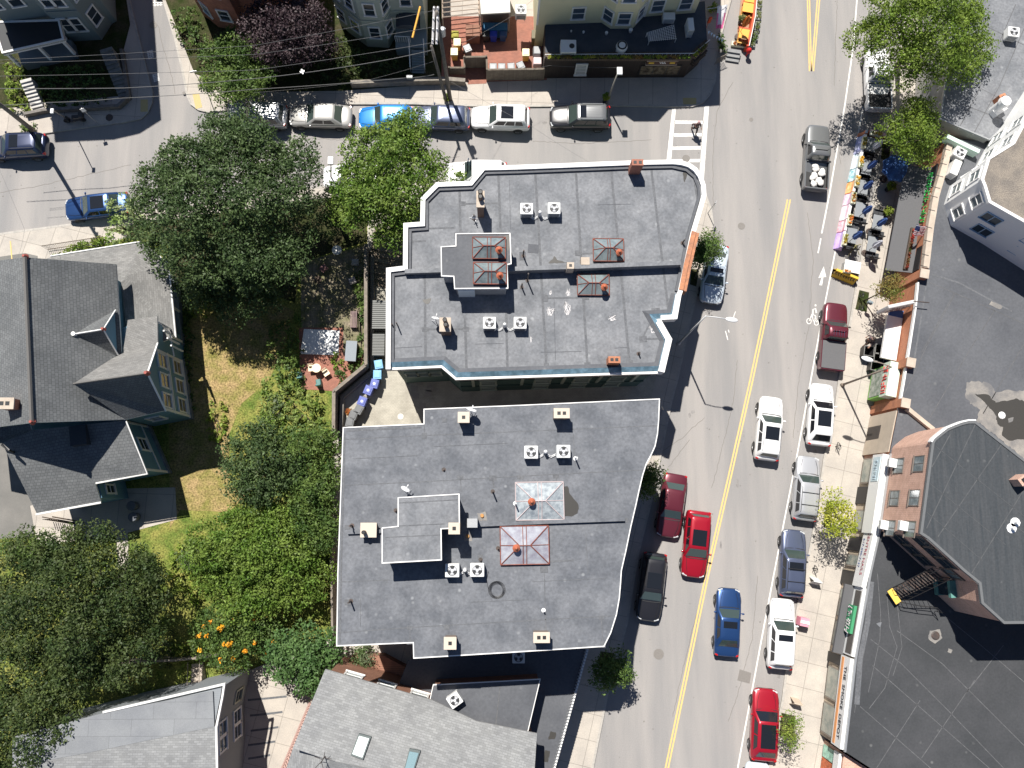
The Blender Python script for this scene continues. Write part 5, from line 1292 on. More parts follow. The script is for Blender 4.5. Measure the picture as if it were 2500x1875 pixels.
# steps
def steps(x0, y0, x1, y1, n, w, z0, z1, m, lab, name='steps', cat='steps', group=None):
    """flight from (x0,y0) low to (x1,y1) high, px on the ground"""
    a, b = P(x0, y0, z0), P(x1, y1, z1); d = Vector((b.x - a.x, b.y - a.y)); L = d.length; rot = math.atan2(d.y, d.x); d.normalize()
    mb = MB()
    for k in range(n):
        s0 = L * k / n; zz = z0 + (z1 - z0) * (k + 1) / n
        cx, cy = a.x + d.x * (s0 + L / n / 2), a.y + d.y * (s0 + L / n / 2)
        mb.box(cx, cy, 0.06 + 0.001 * k, L / n - 0.002, w - 0.002 * k, zz - 0.06, rot)
    return tag(mb.build(name, m), lab, cat, group)
stone_s = M('step_stone', (0.55, 0.53, 0.50), rough=0.8, col2=(0.42, 0.41, 0.39), scale=2, fine=0.08)
steps(97, 272, 62, 193, 9, 0.85, 0.13, 1.3, stone_s, 'short sunlit flight of white stone steps up to the sage house porch')
steps(306, 236, 258, 118, 12, 0.95, 0.13, 1.4, M('shade_stone', (0.20, 0.20, 0.19), col2=(0.13, 0.13, 0.12), scale=2), 'long shaded stone steps beside the side street corner')  # darker stone: the shade on this stair is put into its colour
mb = MB(); mb.strip(QL([(60, 282), (110, 272), (290, 262), (318, 236), (300, 120)], 0.5), 0.22, 0.13, 0.62)
tag(mb.build('retaining_wall', M('rough_stone', (0.20, 0.18, 0.16), col2=(0.12, 0.11, 0.10), scale=3, bump=0.4)), 'low dark stone retaining wall round the shaded front garden', 'wall')

# brick house, cream house
loc = P(600, 0, 0.13); loc.z = 0.13
bN2 = thing('brick_house', 'small red brick house behind the purple leaved tree at the top edge', 'house', loc)
f = [(498, 40), (512, 48), (533, 66), (600, 78), (612, 62), (752, 66), (752, -260), (486, -260)]
fq = QL(f, 0.13); MB().prism(fq, 0.1, 8.4).build('wall', redbrick, bN2)
MB().prism(inset(fq, -0.3), 8.4, 8.6).build('roof', slate, bN2)
for i in (2, 1, 4):
    p, q = edge_near(ccw(fq), fq[i], fq[i + 1])
    for z in (1.4, 4.3, 6.6): win(bN2, p, q, dist(p, q) / 2, z, 0.75, 1.2)
loc = P(940, 0, 0.13); loc.z = 0.13
bN3 = thing('cream_house', 'pale green clapboard house with angled bay, white railings and dark door hood at top centre', 'house', loc)
f = [(832, 62), (857, 84), (898, 114), (950, 117), (966, 92), (1044, 92), (1044, -260), (820, -260)]
fq = QL(f, 0.13); MB().prism(fq, 0.1, 6.9).build('wall', creamwall, bN3)
r3_ = QL([(822, 66), (852, 92), (894, 122), (955, 125), (972, 100), (1052, 100), (1052, -280), (812, -280)], 0.13)
MB().prism(r3_, 6.9, 7.05).build('eave', white, bN3)
mb = MB(); rcx = Q(935, -90, 0.13); pr_ = ccw(r3_)
for i in range(len(pr_)): a, b = pr_[i], pr_[(i + 1) % len(pr_)]; mb.face([(a[0], a[1], 7.051), (b[0], b[1], 7.051), (rcx[0], rcx[1], 9.6)])
mb.build('roof', slate, bN3)
for i in (1, 2, 3, 0, 4):
    p, q = edge_near(ccw(fq), fq[i], fq[i + 1]); Lx = dist(p, q)
    for z in (1.5, 4.4):
        if i == 4 and z < 2: continue
        win(bN3, p, q, Lx / 2, z, 0.7, 1.35)
    mb = MB(); obox(mb, p, q, 0, Lx, 3.6, 3.72, 0.0, 0.06); mb.build('belt_course', creamwall, bN3)
p, q = edge_near(ccw(fq), fq[4], fq[5]); Lx = dist(p, q)
mb = MB()
for k in range(8):
    t0, t1 = math.pi * k / 8, math.pi * (k + 1) / 8
    obox(mb, p, q, Lx * 0.5 - 0.9 * math.cos(t0), Lx * 0.5 - 0.9 * math.cos(t1) , 2.9, 2.95 + 0.5 * math.sin((t0 + t1) / 2), 0.0, 1.0)
mb.build('door_hood', M('charcoal_hood', (0.05, 0.06, 0.075), fine=0.08), bN3)
mb = MB(); obox(mb, p, q, Lx * 0.5 - 0.1, Lx * 0.5 + 0.8, 1.3, 3.3, 0.0, 0.05); d_ = mb.build('door', M('door_blue', (0.06, 0.16, 0.32)), bN3); 
greyb = M('grey_porch_paint', (0.25, 0.30, 0.32), fine=0.08)
mb = MB(); obox(mb, p, q, Lx * 0.05, Lx, 0.1, 1.25, 0.0, 1.5); mb.build('porch_floor', greyb, bN3)
st = P(1021, 178, 0.13); en = P(1018, 110, 1.2)
so = steps(1021, 180, 1019, 122, 9, 0.95, 0.13, 1.25, greyb, 'grey timber stairs with white rails climbing to the cream house door')
mb = MB()
for s in (-0.55, 0.55):
    mb = MB(); a, b = Vector((st.x + s, st.y, 1.0)), Vector((en.x + s, en.y, 2.1)); mb.tube([a, b], 0.045, 5)
    for k in range(10): c = a.lerp(b, k / 9); mb.tube([c, c - Vector((0, 0, 0.85))], 0.02, 4)
    r_ = mb.build('railing', white, None); r_.parent = so; r_.location = r_.location - so.location
mb = MB(); a, b = P(963, 88, 2.1), P(1000, 90, 2.1)
mb.tube([a, b], 0.04, 5)
for k in range(8): c = a.lerp(b, k / 7); mb.tube([c, c - Vector((0, 0, 0.8))], 0.02, 4)
mb.build('porch_rail', white, bN3)


# ================= yellow house and dark restaurant =================
loc = P(1500, 0, 0.13); loc.z = 0.13
bY = thing('yellow_house', 'pale yellow clapboard house with white framed windows and angled bay above a roof terrace', 'house', loc)
f = [(1309, 62), (1468, 56), (1490, 71), (1544, 71), (1570, 42), (1696, 32), (1700, -260), (1300, -260)]
fq = QL(f, 3.0); MB().prism(fq, 0.1, 9.5).build('wall', yellowwall, bY)
MB().prism(inset(fq, -0.3), 9.5, 9.7).build('roof', slate, bY)
for i, ss in ((0, (0.62,)), (1, (0.5,)), (2, (0.5,)), (3, (0.5,)), (4, (0.22, 0.75))):
    p, q = edge_near(ccw(fq), fq[i], fq[i + 1]); Lx = dist(p, q)
    for s in ss:
        s2 = s if dist(p, fq[i]) < 0.01 else 1 - s
        for z in (3.7, 6.4): win(bY, p, q, Lx * s2, z, 0.72 if i in (1, 3) else 0.85, 1.35, gm=M('blind_glass', (0.07, 0.10, 0.14), rough=0.12, fine=0.05, spec=0.7))
for i in (0, 4):
    p, q = edge_near(ccw(fq), fq[i], fq[i + 1]); mb = MB(); obox(mb, p, q, 0.0, 0.14, 3.1, 9.5, 0, 0.05); mb.build('corner_board', white, bY)
loc = P(1500, 120, 0.13); loc.z = 0.13
bR = thing('corner_restaurant', 'low dark brown corner restaurant with planted roof terrace beside the crosswalk', 'restaurant', loc)
f = [(1330, 141), (1330, 55), (1722, 0), (1728, 106), (1691, 139)]
fq = QL(f, 3.1); MB().prism(fq, 0.1, 2.95).build('wall', M('charred_brown', (0.035, 0.024, 0.02), brick=(0.14, 4.0, 0.5, 0.012, 0.8, 0.0)), bR)
MB().prism(inset(fq, 0.05), 2.95, 3.05).build('terrace_deck', M('terrace_roofing', (0.045, 0.055, 0.07), rough=0.8, col2=(0.07, 0.08, 0.095), scale=0.8), bR)
fr2 = QL([(1330, 142), (1691, 139), (1729, 106)], 3.1); mb = MB(); mb.strip(fr2, 0.32, 2.95, 3.3); mb.build('planter_rail', wood_d, bR)
mb = MB(); 
for k in range(34):
    a = l2(fr2[0], fr2[1], k / 33); mb.box(a[0], a[1], 3.1, 0.04, 0.04, 0.5)
mb.tube([(fr2[0][0], fr2[0][1], 3.6), (fr2[1][0], fr2[1][1], 3.6), (fr2[2][0], fr2[2][1], 3.6)], 0.03, 5); mb.build('white_railing', white, bR)
p, q = edge_near(ccw(fq), fq[0], fq[4]); Lx = dist(p, q); sref = fq[0]
def al(s): return along(p, q, sref, s)
mb = MB(); obox(mb, p, q, al(8.9) - 1.15, al(8.9) + 1.15, 2.35, 2.9, 0.0, 0.18); sgn = mb.build('sign_board', M('brown_board', (0.09, 0.045, 0.035)), bR)
mb = MB(); obox(mb, p, q, al(8.9) - 1.2, al(8.9) + 1.2, 2.88, 2.93, 0.0, 0.22); obox(mb, p, q, al(8.9) - 1.2, al(8.9) + 1.2, 2.3, 2.35, 0.0, 0.22); mb.build('sign_frame', M('pale_trim', (0.6, 0.5, 0.4)), sgn)
sign_text(sgn, (p, q), al(8.95), 2.62, 0.2, 'VIA', 0.32, white)
for s in (-0.8, 0.8):
    mb = MB(); obox(mb, p, q, al(8.9) + s - 0.2, al(8.9) + s + 0.2, 2.5, 2.72, 0.18, 0.21); mb.build('sign_emblem', M('gold', (0.7, 0.45, 0.06)), sgn)
win(bR, p, q, al(2.9), 0.7, 0.7, 1.5, gm=M('shutter_white', (0.6, 0.6, 0.58)), rows=3); mb = MB()
f_ = MB(); obox(f_, p, q, al(9.0) - 1.6, al(9.0) + 1.6, 0.6, 2.0, 0.0, 0.05); wf = f_.build('window', black, bR)
for k in range(3):
    g = MB(); obox(g, p, q, al(9.0) - 1.5 + k * 1.02, al(9.0) - 0.54 + k * 1.02, 0.7, 1.9, 0.04, 0.065); g.build('pane', M('warm_glass', (0.06, 0.045, 0.03), rough=0.15, col2=(0.25, 0.2, 0.13), scale=3), wf)
p, q = edge_near(ccw(fq), fq[3], fq[4]); mb = MB()
for k in range(3): obox(mb, p, q, 0.1, dist(p, q) - 0.1, 1.9 + k * 0.3, 1.98 + k * 0.3, 0.0, 0.3)
mb.build('slatted_canopy', wood_d, bR)

# ================= bottom houses =================
loc = P(950, 1850, 0.13); loc.z = 0.13
b1 = thing('shingled_house', 'house with large pale grey shingle roof, two skylights and brown wooden wall at the bottom', 'house', loc)
he1, hr1 = 6.2, 8.2
def PP(px, py, pl, up=0.0):
    A, B, Cc = pl; n = (B - A).cross(Cc - A).normalized(); o = Vector((0, 0, H_CAM)); d = RC @ Vector((px - 1250.0, -(py - 937.5), -FPX)); t = n.dot(A - o) / n.dot(d); return o + d * t + Vector((0, 0, up))
PL = (P(794, 1634, he1), P(1311, 1791, he1), P(805, 1857, 8.1))
slopes(b1, 'roof', shing, [[PP(x, y, PL) for x, y in ((794, 1634), (1054, 1709), (1164, 1761), (1311, 1791), (1300, 1960), (805, 1857), (715, 1826))],
                           S_([(715, 1826, 6.9), (805, 1857, hr1), (1290, 1960, hr1), (1260, 2200, he1), (640, 2060, he1)])], trim=M('grey_trim', (0.3, 0.3, 0.3)))
f = QL([(800, 1645), (1050, 1716), (1162, 1770), (1300, 1800), (1250, 2180), (660, 2040), (722, 1826)], he1)
MB().prism(f, 0.1, he1 - 0.15).build('wall', wood_b, b1)
fi = ccw(f)
for q4_, g in ((((877, 1789), (907, 1797), (887, 1853), (857, 1842)), M('dome_white', (0.66, 0.74, 0.72), rough=0.25)), (((1000, 1826), (1027, 1831), (1005, 1900), (982, 1894)), M('sky_pane', (0.20, 0.30, 0.33), rough=0.08, spec=0.8))):
    def sk(up0, up1, k):
        cx, cy = sum(a for a, b in q4_) / 4, sum(b for a, b in q4_) / 4; w_ = [(cx + (a - cx) * k, cy + (b - cy) * k) for a, b in q4_]
        return [PP(a, b, PL, u) for u in (up0, up1) for a, b in reversed(w_)]
    F6 = [(0, 3, 2, 1), (4, 5, 6, 7), (0, 1, 5, 4), (1, 2, 6, 5), (2, 3, 7, 6), (3, 0, 4, 7)]
    mb = MB(); mb.solid(sk(-0.05, 0.16, 1.0), F6); fr = mb.build('skylight', M('bronze_frame', (0.10, 0.12, 0.12)), b1)
    mb = MB(); mb.solid(sk(0.161, 0.22, 0.84), F6); mb.build('pane', g, fr, bevel=0.04)
p, q = edge_near(fi, f[0], f[1]); Lx = dist(p, q)
for s in (0.12, 0.45, 0.78): win(b1, p, q, Lx * s, 4.3, 1.0, 1.3, gm=glassl)
mb = MB(); a = P(794, 1846, 8.0); b_ = Vector((a.x, a.y, 9.4)); mb.tube([Vector((a.x, a.y, 7.0)), b_], 0.03, 5)
for k in range(5): th = k * 1.3; mb.tube([Vector((a.x, a.y, 8.3 + 0.2 * k)), Vector((a.x + 0.5 * math.cos(th), a.y + 0.5 * math.sin(th), 8.6 + 0.2 * k))], 0.018, 4)
o = mb.build('antenna', iron); tag(o, 'spindly black television antenna on the pale shingle roof', 'antenna')
# balcony with rail at the west side
bl = QL([(755, 1716), (775, 1722), (700, 1905), (678, 1898)], 3.2)
mb = MB(); mb.prism(bl, 3.0, 3.12); bq = mb.build('balcony_floor', M('pinkish_boards', (0.45, 0.30, 0.26), fine=0.1), b1)
mb = MB(); a, b = P(755, 1716, 4.0), P(678, 1898, 4.0); mb.tube([a, b], 0.05, 5)
for k in range(26): c = a.lerp(b, k / 25); mb.tube([c, c - Vector((0, 0, 0.9))], 0.022, 4)
mb.build('balcony_rail', M('pinkish_boards', (0.45, 0.30, 0.26)), b1)
loc = P(1170, 1700, 0.13); loc.z = 0.13
b2 = thing('flat_annex', 'dark flat roofed box with one white condenser between the shingle roof and the street', 'building', loc)
f = QL([(1057, 1671), (1320, 1657), (1288, 1792), (1164, 1768), (1048, 1712)], 5.6)
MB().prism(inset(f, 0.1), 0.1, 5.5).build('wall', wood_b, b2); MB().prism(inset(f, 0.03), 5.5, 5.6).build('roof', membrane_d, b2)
mb = MB(); mb.strip(ccw(f), 0.05, 5.46, 5.64, closed=True); mb.build('roof_edge', white, b2)
seams(b2, [[(1222, 1665), (1210, 1775)], [(1060, 1678), (1315, 1668)]], 5.6, 0.06, seam_l)
loc = P(1300, 1700, 0.13); loc.z = 0.13
b3 = thing('low_annex', 'low dark flat roof strip beside the sidewalk with a white slatted edge, mostly in shade', 'building', loc)
f = QL([(996, 1612), (1120, 1560), (1437, 1560), (1356, 1875), (1280, 2150), (1200, 2100), (1250, 1800), (970, 1700), (975, 1664)], 3.5)
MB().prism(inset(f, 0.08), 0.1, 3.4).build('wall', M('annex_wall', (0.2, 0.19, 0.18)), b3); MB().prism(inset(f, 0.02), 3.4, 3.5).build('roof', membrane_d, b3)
e = QL([(1437, 1585), (1356, 1875), (1282, 2140)], 3.5); mb = MB(); mb.strip(e, -0.12, 3.42, 3.58); mb.build('roof_edge', white, b3)
mb = MB()
for k in range(40): a = l2(e[0], e[1], k / 39); mb.box(a[0] - 0.12, a[1], 3.5, 0.22, 0.05, 0.16, rad(-16))
mb.build('edge_cleat', galv, b3)
blotch(b3, [(1345, 1785), (1358, 1788), (1354, 1804), (1338, 1805)], 3.5, seed=51); blotch(b3, [(1330, 1832), (1342, 1834), (1338, 1862), (1326, 1860)], 3.5, seed=52)
deck = QL([(828, 1640), (860, 1600), (935, 1600), (1010, 1640), (975, 1700)], 1.2)
tag(MB().prism(deck, 0.13, 1.2).build('timber_deck', wood_b), 'brown timber deck between the shingled house and the shaded shrub', 'deck')
loc = P(380, 1850, 0.13); loc.z = 0.13
b4 = thing('grey_house', 'grey house with felt roof and white gutter at the bottom left', 'house', loc)
f = QL([(30, 1800), (252, 1741), (545, 1673), (541, 1700), (526, 1775), (528, 1875), (505, 2150), (0, 2150)], 6.5)
MB().prism(inset(f, 0.12), 0.1, 6.35).build('wall', greywall, b4)
q_ = QL([(30, 1800), (252, 1741), (519, 1688), (523, 1774), (225, 1836), (30, 1872)], 6.52); MB().prism(q_, 6.4, 6.5).build('flat_roof', M('felt_grey', (0.20, 0.21, 0.225), rough=0.85, col2=(0.25, 0.26, 0.27), scale=0.5, brick=(2.6, 1.0, 0.75, 0.02, 0.92), fine=0.1), b4)
q_ = QL([(30, 1872), (225, 1836), (523, 1774), (526, 1775), (528, 1875), (505, 2150), (0, 2150)], 6.52); MB().prism(q_, 6.4, 6.48).build('shingle_roof', shing, b4)
mb = MB(); mb.strip(QL([(252, 1741), (545, 1673), (541, 1700), (526, 1775), (528, 1875)], 6.5), 0.0 + 0.12, 6.36, 6.56); mb.build('gutter', white, b4)
fi = ccw(inset(f, 0.12)); p, q = edge_near(fi, Q(526, 1775, 6.5), Q(528, 1875, 6.5)); Lx = dist(p, q)
for s in (0.4, 0.8):
    for z in (1.2, 4.2): win(b4, p, q, Lx * s, z, 0.75, 1.4)
p, q = edge_near(fi, Q(541, 1700, 6.5), Q(526, 1775, 6.5)); win(b4, p, q, dist(p, q) * 0.5, 1.5, 0.7, 1.3, fm=M('cream_trim', (0.5, 0.48, 0.36)))
# ================= vehicles =================
def paint(name, col, metal=0.15, rough=0.3):
    return M('paint_' + name, col, rough=rough, metal=metal, coat=0.8, fine=0.02, fscale=60)
carglass = M('car_glass', (0.045, 0.065, 0.060), rough=0.05, fine=0.0, spec=0.8)
darkglass = M('car_glass_dark', (0.012, 0.014, 0.018), rough=0.05, fine=0.0, spec=0.8)
chrome = M('chrome', (0.6, 0.6, 0.6), rough=0.2, metal=1.0, fine=0)
rimm = M('rim_alloy', (0.45, 0.45, 0.46), rough=0.3, metal=0.8, fine=0)
redlamp = M('tail_red', (0.45, 0.01, 0.01), rough=0.2, fine=0)
lampw = M('head_lens', (0.55, 0.57, 0.58), rough=0.15, fine=0)
trimb = M('trim_black', (0.025, 0.025, 0.027), rough=0.5, fine=0)
WHEEL = {}
def wheel_mesh(r):
    if r in WHEEL: return WHEEL[r]
    def mk(nm, fn, m):
        mb = MB(); fn(mb); me = bpy.data.meshes.new(nm); me.from_pydata(mb.v, [], mb.f); me.materials.append(m); me.update(); return me
    def ty(mb):
        n = 20; w = 0.22
        prof = [(r - 0.10, 0.0), (r - 0.03, 0.0), (r, 0.03), (r, w - 0.03), (r - 0.03, w), (r - 0.10, w)]
        v = []; f = []
        for k in range(n):
            a = 2 * math.pi * k / n
            for rr, x in prof: v.append((x - w, rr * math.cos(a), rr * math.sin(a)))
        m_ = len(prof)
        for k in range(n):
            j = (k + 1) % n
            for i in range(m_): f.append((k * m_ + i, k * m_ + (i + 1) % m_, j * m_ + (i + 1) % m_, j * m_ + i))
        mb.solid(v, f)
    def ri(mb):
        n = 20
        for x in (-0.03,):
            for k in range(5):
                a = 2 * math.pi * k / 5
                for s in (0,):
                    c, q = math.cos(a), math.sin(a); w = 0.045
                    mb.solid([(x, -q * w, c * w), (x, q * w, -c * w), (x, q * w * 1.4 + c * (r - 0.1), -c * w * 1.4 + q * (r - 0.1)), (x, -q * w * 1.4 + c * (r - 0.1), c * w * 1.4 + q * (r - 0.1)),
                              (x - 0.05, -q * w, c * w), (x - 0.05, q * w, -c * w), (x - 0.05, q * w + c * (r - 0.1), -c * w + q * (r - 0.1)), (x - 0.05, -q * w + c * (r - 0.1), c * w + q * (r - 0.1))],
                             [(0, 1, 2, 3), (7, 6, 5, 4), (0, 4, 5, 1), (1, 5, 6, 2), (2, 6, 7, 3), (3, 7, 4, 0)])
        v = []; f = []
        for k in range(n):
            a = 2 * math.pi * k / n
            for rr, xx in ((r - 0.10, -0.01), (r - 0.135, -0.02), (r - 0.135, -0.12), (r - 0.10, -0.12)): v.append((xx, rr * math.cos(a), rr * math.sin(a)))
        for k in range(n):
            j = (k + 1) % n
            for i in range(4): f.append((k * 4 + i, k * 4 + (i + 1) % 4, j * 4 + (i + 1) % 4, j * 4 + i))
        mb.solid(v, f)
        mb.solid([(-0.11, (r - 0.13) * math.cos(2 * math.pi * k / n), (r - 0.13) * math.sin(2 * math.pi * k / n)) for k in range(n)], [tuple(range(n))])
    WHEEL[r] = (mk('tyre', ty, rubber), mk('rim', ri, rimm)); return WHEEL[r]

def vehicle(px, py, dx, dy, kind, col, label, L=4.7, Wd=1.82, Ht=None, roofcol=None, sun_=None, rails=None, trim=None, glass=None, rib=False, name='parked_car', cat='car', group=None, hoodh=None, slant=0.0, load=None, cover=False, z0=0.0):
    hw = Wd / 2
    D = dict(sedan=(1.45, 0.95, 0.92, 0.90, -0.36, 0.20), suv=(1.70, 1.10, 1.02, 1.10, -0.44, 0.19), wagon=(1.60, 1.02, 0.97, 1.00, -0.45, 0.20), hatch=(1.52, 0.98, 0.93, 0.98, -0.43, 0.20),
             pickup=(1.82, 1.12, 1.08, 0.86, -0.10, 0.20), coupesuv=(1.62, 1.03, 0.97, 1.04, -0.40, 0.20))[kind]
    Ht = Ht or D[0]; belt, hood, rear = D[1], D[2], D[3]
    root = thing(name, label, cat, (P(px, py, 0.75 + z0).x, P(px, py, 0.75 + z0).y, z0), ang(dx, dy), group)
    m = col; rm = roofcol or col; gm = glass or carglass
    r = 0.35 if kind in ('suv', 'pickup', 'coupesuv') else 0.33
    # lower body loft, y forward
    hy = D[5] * L                              # windscreen foot
    if kind in ('sedan',): ry = -0.36 * L      # rear screen foot
    elif kind == 'pickup': ry = -0.075 * L
    else: ry = -0.455 * L
    st = [(-0.5, 0.78, 0), (-0.485, 0.90, 0), (-0.45, 0.965, 0), (-0.38, 0.99, 0), (-0.25, 1, 0), (-0.05, 1, 0), (0.12, 1, 0), (0.20, 1, 0), (0.30, 0.99, 0), (0.40, 0.965, 0), (0.455, 0.90, 0), (0.485, 0.78, 0), (0.5, 0.60, 0)]
    v = []; f = []; nj = 11
    for t, w, _ in st:
        y = t * L; W_ = hw * w
        if y > hy: k = (y - hy) / (L / 2 - hy); z = lerp(hood, hood - (0.24 if kind != 'pickup' else 0.12), k ** 1.8)
        elif y < ry and kind == 'sedan': k = (ry - y) / (L / 2 + ry); z = lerp(rear + 0.03, rear - 0.08, k ** 2)
        elif kind == 'pickup' and y < ry: z = 0.62
        else: z = belt
        if t <= -0.5: z = min(z, 0.80 if kind != 'pickup' else 0.62)
        if t >= 0.5: z = min(z, hood - 0.34)
        zl = 0.24 + (0.08 if abs(t) > 0.47 else 0)
        zs = z - (0.10 if z > 0.7 else 0.03)
        sec = [(0.80, zl), (0.97, zl + 0.10), (1.0, 0.58), (0.985, zs), (0.90, z), (0.0, z + 0.035)]
        sec[2] = (1.0, min(0.58, zs - 0.02))
        full = [(-a * W_, b) for a, b in sec] + [(a * W_, b) for a, b in reversed(sec[:-1])]
        for a, b in full: v.append((a, y, b))
    for i in range(len(st) - 1):
        for j in range(nj):
            k = (j + 1) % nj; f.append((i * nj + j, (i + 1) * nj + j, (i + 1) * nj + k, i * nj + k))
    f.append(tuple(range(nj))); f.append(tuple(reversed(range((len(st) - 1) * nj, len(st) * nj))))
    mb = MB(); mb.solid(v, f); body = mb.build('body', m, root, smooth=True, local=True, sub=1)
    # greenhouse
    inset_f = 0.78 if kind in ('sedan', 'coupesuv') else 0.80
    rake_f = 0.135 * L if kind != 'pickup' else 0.10 * L
    if kind == 'sedan': rr_ = 0.13 * L
    elif kind == 'pickup': rr_ = 0.03 * L
    elif kind == 'coupesuv': rr_ = 0.13 * L
    else: rr_ = 0.055 * L
    rr_ += slant * L
    yb0, yb1, yt0, yt1 = ry + 0.01, hy + 0.02, ry + rr_, hy - rake_f
    wb, wt = hw * 0.93, hw * inset_f * 0.92
    zb, zt = belt - 0.03, Ht
    def ringp(y0, y1, w, z, c=0.12):
        return [(-w, y0 + c, z), (-w + c, y0, z), (w - c, y0, z), (w, y0 + c, z), (w, y1 - c, z), (w - c, y1, z), (-w + c, y1, z), (-w, y1 - c, z)]
    mb = MB(); R0 = ringp(yb0, yb1, wb, zb, 0.08); R1 = ringp(lerp(yb0, yt0, .9), lerp(yb1, yt1, .9), lerp(wb, wt, .9), lerp(zb, zt, .9), 0.10)
    R2 = ringp(yt0 + 0.05, yt1 - 0.07, wt - 0.06, zt - 0.02, 0.12); R3 = ringp(yt0 + 0.3, yt1 - 0.3, wt - 0.28, zt + 0.015, 0.12)
    v = R0 + R1 + R2 + R3; f = []
    for a in range(3):
        for k in range(8): j = (k + 1) % 8; f.append((a * 8 + k, a * 8 + j, a * 8 + 8 + j, a * 8 + 8 + k))
    f.append(tuple(range(24, 32))); mb.solid(v, f)
    for k in range(len(mb.m)): mb.m[k] = 0 if k < 8 else 1
    mb.build('cabin', [m, rm], root, smooth=True, local=True)
    def pane(nm, quad, off, mt=gm):
        c = [Vector(p) for p in quad]; n = (c[1] - c[0]).cross(c[2] - c[0]).normalized()
        if n.dot(Vector(off)) < 0: n = -n
        mb = MB(); o_ = [p + n * 0.012 for p in c]; k_ = [p - n * 0.03 for p in c]
        mb.solid([*k_, *o_], [(3, 2, 1, 0), (4, 5, 6, 7), (0, 1, 5, 4), (1, 2, 6, 5), (2, 3, 7, 6), (3, 0, 4, 7)]); return mb.build(nm, mt, root, local=True)
    def gp(side, u, t):
        """point on the greenhouse: side f/b/l/r, u across, t up"""
        w = lerp(wb, wt, t * 0.9); z = lerp(zb, zt, t * 0.9); ya, yb_ = lerp(yb0, yt0, t * 0.9), lerp(yb1, yt1, t * 0.9)
        if side == 'f': return (lerp(-w + 0.10, w - 0.10, u), yb_, z)
        if side == 'b': return (lerp(-w + 0.10, w - 0.10, u), ya, z)
        x = -w if side == 'l' else w
        return (x, lerp(ya + 0.12, yb_ - 0.12, u), z)
    def q4(side, u0, u1, t0, t1): return [gp(side, u0, t0), gp(side, u1, t0), gp(side, u1, t1), gp(side, u0, t1)]
    pane('windshield', q4('f', 0.0, 1.0, 0.08, 0.99), (0, 1, 0.3))
    pane('rear_window', q4('b', 0.04, 0.96, 0.25 if kind not in ('sedan',) else 0.1, 0.97), (0, -1, 0.3))
    for sd in 'lr':
        o = (-1 if sd == 'l' else 1, 0, 0)
        seg = ((0.06, 0.30), (0.33, 0.62), (0.65, 0.97)) if kind in ('suv', 'wagon') else ((0.12, 0.50), (0.54, 0.96))
        for a, b in seg:
            c = q4(sd, a, b, 0.22, 0.93)
            pane('side_window', c, o, darkglass)
    if sun_:
        a, b = sun_; y0, y1 = lerp(yt1 - 0.12, yt0 + 0.1, a), lerp(yt1 - 0.12, yt0 + 0.1, b)
        mb = MB(); mb.box(0, (y0 + y1) / 2, zt - 0.03, (wt - 0.17) * 2, abs(y1 - y0), 0.052); mb.build('sunroof', darkglass, root, local=True, bevel=0.02)
    if rails:
        for s in (-1, 1):
            mb = MB(); mb.tube([(s * (wt - 0.06), yt0 + 0.12, zt + 0.0), (s * (wt - 0.06), yt0 + 0.25, zt + 0.055), (s * (wt - 0.06), yt1 - 0.35, zt + 0.055), (s * (wt - 0.06), yt1 - 0.22, zt)], 0.02, 6)
            mb.build('roof_rail', chrome if rails == 'chrome' else trimb, root, local=True)
        if rails == 'bars':
            for t in (0.3, 0.7):
                mb = MB(); mb.tube([(-wt + 0.04, lerp(yt0, yt1, t), zt + 0.07), (wt - 0.04, lerp(yt0, yt1, t), zt + 0.07)], 0.022, 6); mb.build('cross_bar', trimb, root, local=True)
    if rib:
        for k in range(5):
            x = lerp(-wt + 0.3, wt - 0.3, k / 4); mb = MB(); mb.box(x, (yt0 + yt1) / 2 - 0.1, zt - 0.01, 0.03, (yt1 - yt0) * 0.55, 0.03); mb.build('roof_rib', rm if rib == 1 else chrome, root, local=True)
    for s in (-1, 1):
        mb = MB(); mb.ball((s * (hw + 0.08), hy - 0.28, belt + 0.04), 0.11, 0.07, 0.07, 8, 6); mb.tube([(s * (hw - 0.06), hy - 0.26, belt - 0.02), (s * (hw + 0.06), hy - 0.27, belt + 0.03)], 0.03, 5)
        mb.build('mirror', trim or m, root, local=True, smooth=True)
        mb = MB(); x = s * hw * 0.66; yy = L * 0.462; mb.box(x, yy, hood - 0.34, 0.36, 0.16, 0.13, s * -0.35); mb.build('headlight', lampw, root, local=True, bevel=0.03)
        mb = MB(); x = s * hw * 0.80; yy = -L * 0.478; mb.box(x, yy, (rear if kind != 'pickup' else 1.02) - 0.28, 0.20, 0.12, 0.22, s * 0.35); mb.build('tail_light', redlamp, root, local=True, bevel=0.02)
    mb = MB(); mb.box(0, L * 0.493, 0.42, hw * 1.1, 0.05, 0.2); mb.build('grille', trimb, root, local=True, bevel=0.02)
    mb = MB(); mb.ribbon([(-hw * 0.78, hy + 0.06), (-hw * 0.4, hy + 0.11), (hw * 0.4, hy + 0.11), (hw * 0.78, hy + 0.06)], 0.05, hood + 0.045); mb.build('wiper_cowl', trimb, root, local=True)
    mb = MB(); zh = hood + 0.030
    for s in (-1, 1): mb.tube([(s * hw * 0.70, hy + 0.05, zh - 0.005), (s * hw * 0.66, lerp(hy, L / 2, 0.45), zh - 0.035), (s * hw * 0.52, lerp(hy, L / 2, 0.80), zh - 0.125)], 0.012, 4)
    if kind != 'pickup': mb.build('hood_gap', trimb, root, local=True)
